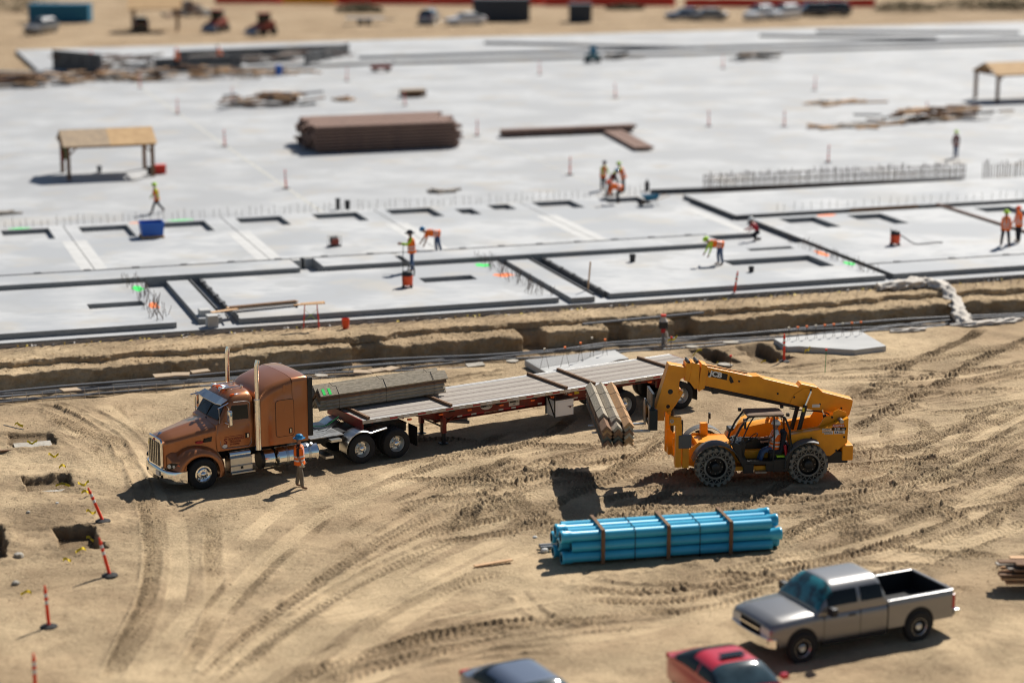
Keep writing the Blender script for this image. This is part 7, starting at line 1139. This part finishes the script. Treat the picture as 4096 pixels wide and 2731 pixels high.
# far form walls
def wall(label, p0, q0, p1, q1, h, m='formsteel', lean=0.0, t_=.25):
    a, b = pq(p0, q0, SLAB), pq(p1, q1, SLAB); T = thing('form_wall', label, 'formwork', a, 0, 'far form walls'); d = b - a; MB().beam((0, 0, h / 2), d + Vector((0, 0, h / 2)), t_, h).build('wall', M[m], T); n = d.normalized().cross(Vector((0, 0, 1)))
    for i in range(4): c_ = d * ((i + .5) / 4); MB().beam(c_ + n * .9, c_ + n * .1 + Vector((0, 0, h * .85)), .08, .1).build('raker', M['formsteel'], T)
    return T
wall('long dark form wall behind the far timber heaps', 33, 203, 50, 205, 1.2); wall('short dark form wall at the left of the far footing', 21.5, 200, 25, 194.5, 1.9); wall('second dark form wall across the far footing', 30, 196, 38, 197, 1.2); wall('dark form wall at the right end of the far footing', 44, 197, 50, 205, 1.3); wall('low kerb form at the far left of the slab', 4, 191, 19, 191, .5); wall('pale low form wall at far left beside the trailer', 14, 196, 20, 193, .7, 'concrete')
for k_, (p0, q0, p1, q1) in enumerate(((50, 200.5, 140, 199.5), (66, 212, 84, 200), (96, 211, 112, 202), (104, 214, 124, 206))): formrun(['low grey kerb along the near edge of the far slab', 'slanting grey form line across the far slab', 'second slanting form line on the far slab, right of centre', 'third slanting form line at the far right of the slab'][k_], p0, q0, p1, q1, .75, 1.0, 0, 'pvc' if k_ == 0 else 'formsteel', .5)
o = crumple('blue_tarp', 'bright blue tarp bunched on the far slab', [pq(46, 206.5, .9), pq(48, 206.8, 1.0), pq(50.5, 207, .85)], [.25, .6, .25], M['lidblue'], 3); o = MB().box((0, 0, .5), (.7, .7, 1.0)).build('blue_barrel', M['blueplastic']); D.objects.remove(o); T = thing('blue_barrel', 'blue barrel on the far footing', 'barrel', pq(40.0, 190, SLAB)); MB().lathe([(0, .001), (0, .3), (.3, .33), (.6, .33), (.9, .3), (.9, .001)], ax='z', n=16).build('drum', M['blueplastic'], T, 45); MB().cyl((.1, 0, .9), (.1, 0, .95), .05, n=8).build('bung', M['bucket'], T)
T = thing('red_pallet_jack', 'small dark red cart on the far edge of the slab', 'cart', pq(49.5, 190.5, SLAB), TH); MB().bb(-.9, .9, -.3, .3, .25, .5).build('deck', M['redmach'], T); MB().tube([(.9, 0, .4), (1.3, 0, 1.0)], .03).build('handle', M['bucket'], T)
for x in (-.6, .6): MB().cyl((x, -.35, .15), (x, .35, .15), .15, n=12).build('wheel', M['rubber'], T)
T = thing('green_machine', 'small teal machine standing on the far edge of the slab', 'machine', pq(70.5, 192.5, SLAB), TH); MB().bb(-.6, .6, -.4, .4, .2, .8).build('body', M['teal'], T, 0, .05); MB().bb(-.2, .3, -.3, .3, .8, 1.5).build('canister', M['bluesteel'], T, 0, .05); MB().cyl((-.5, -.45, .2), (-.5, .45, .2), .2, n=12).build('wheel', M['rubber'], T); MB().cyl((.5, -.45, .2), (.5, .45, .2), .2, n=12).build('wheel', M['rubber'], T)
# ------------------------------------------------------------------ beyond the slab
def container(label, u, v, w, d, h, m, rz=0.0, name='storage_container'):
    T = thing(name, label, 'container', at(u, v, .39), rz); MB().bb(-w / 2, w / 2, 0, d, .12, h).build('body', M[m], T); n = int(w / .3)
    for i in range(n): x = -w / 2 + (i + .5) * w / n; MB().bb(x - .06, x + .06, -.05, 0, .2, h - .12).build('rib', M[m], T)
    MB().bb(-w / 2 - .04, w / 2 + .04, -.06, d + .04, h, h + .1).build('top_rail', M[m], T); MB().bb(-w / 2 - .04, w / 2 + .04, -.06, d + .04, 0, .12).build('bottom_rail', M['black'], T); return T
container('blue roll-off container at the far left', 235, 92, 7.0, 2.4, 2.0, 'bluesteel'); container('long dark container at the far fence', 2005, 88, 6.6, 2.4, 2.5, 'darksteel'); container('small dark container right of the long one', 2322, 92, 2.6, 2.4, 2.0, 'darksteel')
T = thing('shade_canopy', 'far blurred timber canopy with a pale roof over a dark car', 'canopy', at(620, 130, .39), .1)
for x in (-2.4, 2.4):
    for y in (0, 3.5): MB().bb(x - .1, x + .1, y - .1, y + .1, 0, 2.6).build('post', M['wood'], T)
MB().ring([[(x, -.6, 2.6), (x, 1.8, 3.8), (x, 4.2, 2.6), (x, 4.2, 2.5), (x, 1.8, 3.65), (x, -.6, 2.5)] for x in (-2.9, 2.9)]).build('roof', M['ply'], T)
def machine(label, u, v, rz, m='redmach'):
    T = thing('compact_loader', label, 'machine', at(u, v, .39), rz); MB().prism([(-1.3, .4), (-1.3, 1.3), (-.6, 1.6), (.7, 1.2), (1.2, .9), (1.2, .4)], 'y', -.7, .7).build('body', M[m], T, 0, .05); MB().bb(-.7, .3, -.55, .55, 1.2, 2.3).build('cab', M['glass'], T, 0, .05); MB().bb(-.8, .4, -.6, .6, 2.3, 2.4).build('cab_roof', M[m], T)
    for s in (1, -1):
        MB().beam((-1.1, s * .62, 1.5), (1.6, s * .62, .8), .12, .2).build('lift_arm', M[m], T)
        for x in (-.8, .7): MB().lathe([(-.15, .2), (-.15, .42), (.15, .42), (.15, .2)], (x, s * .85, .42), 'y', 18).build('tyre', M['rubber'], T, 45)
    MB().prism([(1.5, .2), (1.5, .9), (2.2, .25)], 'y', -.9, .9).build('bucket', M['steel'], T); return T
machine('left of two blurred red loaders behind the slab', 868, 128, R(250)); machine('right of two blurred red loaders behind the slab', 1052, 142, R(230))
T = thing('rubble_heap', 'grey heap of rubble at the top of the far left yard', 'rubble', at(760, 62, .39)); k = random.Random(4)
for i in range(60):
    a, r_ = k.uniform(0, 6.3), abs(k.gauss(0, 1.6)); MB().box((r_ * math.cos(a) * 1.3, r_ * math.sin(a), max(.15, 1.8 - r_ * .75) * k.uniform(.4, 1)), (k.uniform(.3, .8), k.uniform(.3, .7), k.uniform(.2, .5)), Matrix.Rotation(k.uniform(0, 3), 3, 'Z') @ Matrix.Rotation(k.gauss(0, .4), 3, 'X')).build('chunk', M[k.choice(('stone', 'gravelc', 'rust'))], T)
T = thing('flat_trailer', 'low grey trailer parked beyond the slab, left of the pale car', 'trailer', at(1460, 100, .39), .05); MB().bb(-2.2, 2.2, -.9, .9, .65, .8).build('deck', M['steel'], T); MB().beam((2.2, 0, .6), (3.4, 0, .5), .1, .12).build('drawbar', M['steel'], T)
for x in (-.5, .4):
    for s in (1, -1): MB().lathe([(-.1, .15), (-.1, .35), (.1, .35), (.1, .15)], (x, s * .95, .35), 'y', 16).build('tyre', M['rubber'], T, 45)
# fence fabric along the far boundary
def fence(label, u0, u1, v, m, hgt=1.3):
    a, b = at(u0, v, .39), at(u1, v, .39); T = thing('fabric_fence', label, 'fence', a, 0, 'fabric fence along the far boundary'); d = b - a; n = max(2, int(d.length / 3)); k = random.Random(u0); rings = []
    for i in range(n * 3 + 1): c_ = d * (i / (n * 3)); rings.append([c_ + Vector((0, k.gauss(0, .05), .12)), c_ + Vector((0, .05 + k.gauss(0, .05), hgt + k.gauss(0, .04)))])
    MB().ring(rings, closed=False).build('fabric', M[m], T)
    for i in range(n + 1): MB().cyl(d * (i / n) + Vector((0, .1, 0)), d * (i / n) + Vector((0, .1, hgt + .15)), .05, n=6).build('post', M['steel'], T)
fence('orange fence fabric at the top of the far yard', 1130, 1350, 22, 'fenceorange', 1.5); fence('red fence fabric right of the orange piece', 1350, 1720, 24, 'fencered', 1.4); fence('red fence fabric left of the orange piece', 860, 1130, 20, 'fencered', 1.3); fence('red fence fabric behind the dark container', 1720, 2180, 26, 'fencered', 1.2); fence('red fence fabric right of the small dark container', 2180, 2700, 30, 'fencered', 1.4); fence('red fence fabric behind the row of white cars', 2740, 3500, 34, 'fencered', 1.2)
def shrub(label, u, v, w, h, m='brush'):
    T = thing('dry_shrub', label, 'shrub', at(u, v, .39)); k = random.Random(u); b = MB()
    for i in range(1100):
        a = k.uniform(0, 6.3); r_ = math.sqrt(k.random()); x, y = w * r_ * math.cos(a), w * .4 * r_ * math.sin(a); z = h * (1 - r_ * r_ * .6) * k.uniform(.2, 1); s_ = k.uniform(.10, .24); q = Matrix.Rotation(k.uniform(0, 6), 3, 'Z') @ Matrix.Rotation(k.uniform(0, 3), 3, 'X'); b.add([Vector((x, y, z)) + q @ Vector(p) for p in ((-s_, 0, 0), (0, -s_ * .5, 0), (s_, 0, 0), (0, s_ * .5, 0))], [(0, 1, 2, 3)])
    b.build('leaves', M[m], T); s2 = MB(); [s2.cyl((0, 0, 0), (k.uniform(-w, w) * .7, k.uniform(-.3, .3), h * .8), .04, .01, 5) for _ in range(9)]; s2.build('stems', M['brownwood'], T)
for i, (u, v, w, h, l_) in enumerate(((60, 48, 6, 2.6, 'dark brush mass in the top left corner'), (1440, 52, 3.0, 1.2, 'dry brush behind the low grey trailer'), (3620, 48, 4, 1.5, 'dry brush at the top right, left of the pale track'), (3900, 40, 6, 1.6, 'dry brush along the top right edge'), (2500, 40, 2.5, .8, 'low dry brush below the red fence'), (4060, 44, 4, 1.8, 'dark brush mass in the top right corner'))): shrub(l_, u, v, w, h)
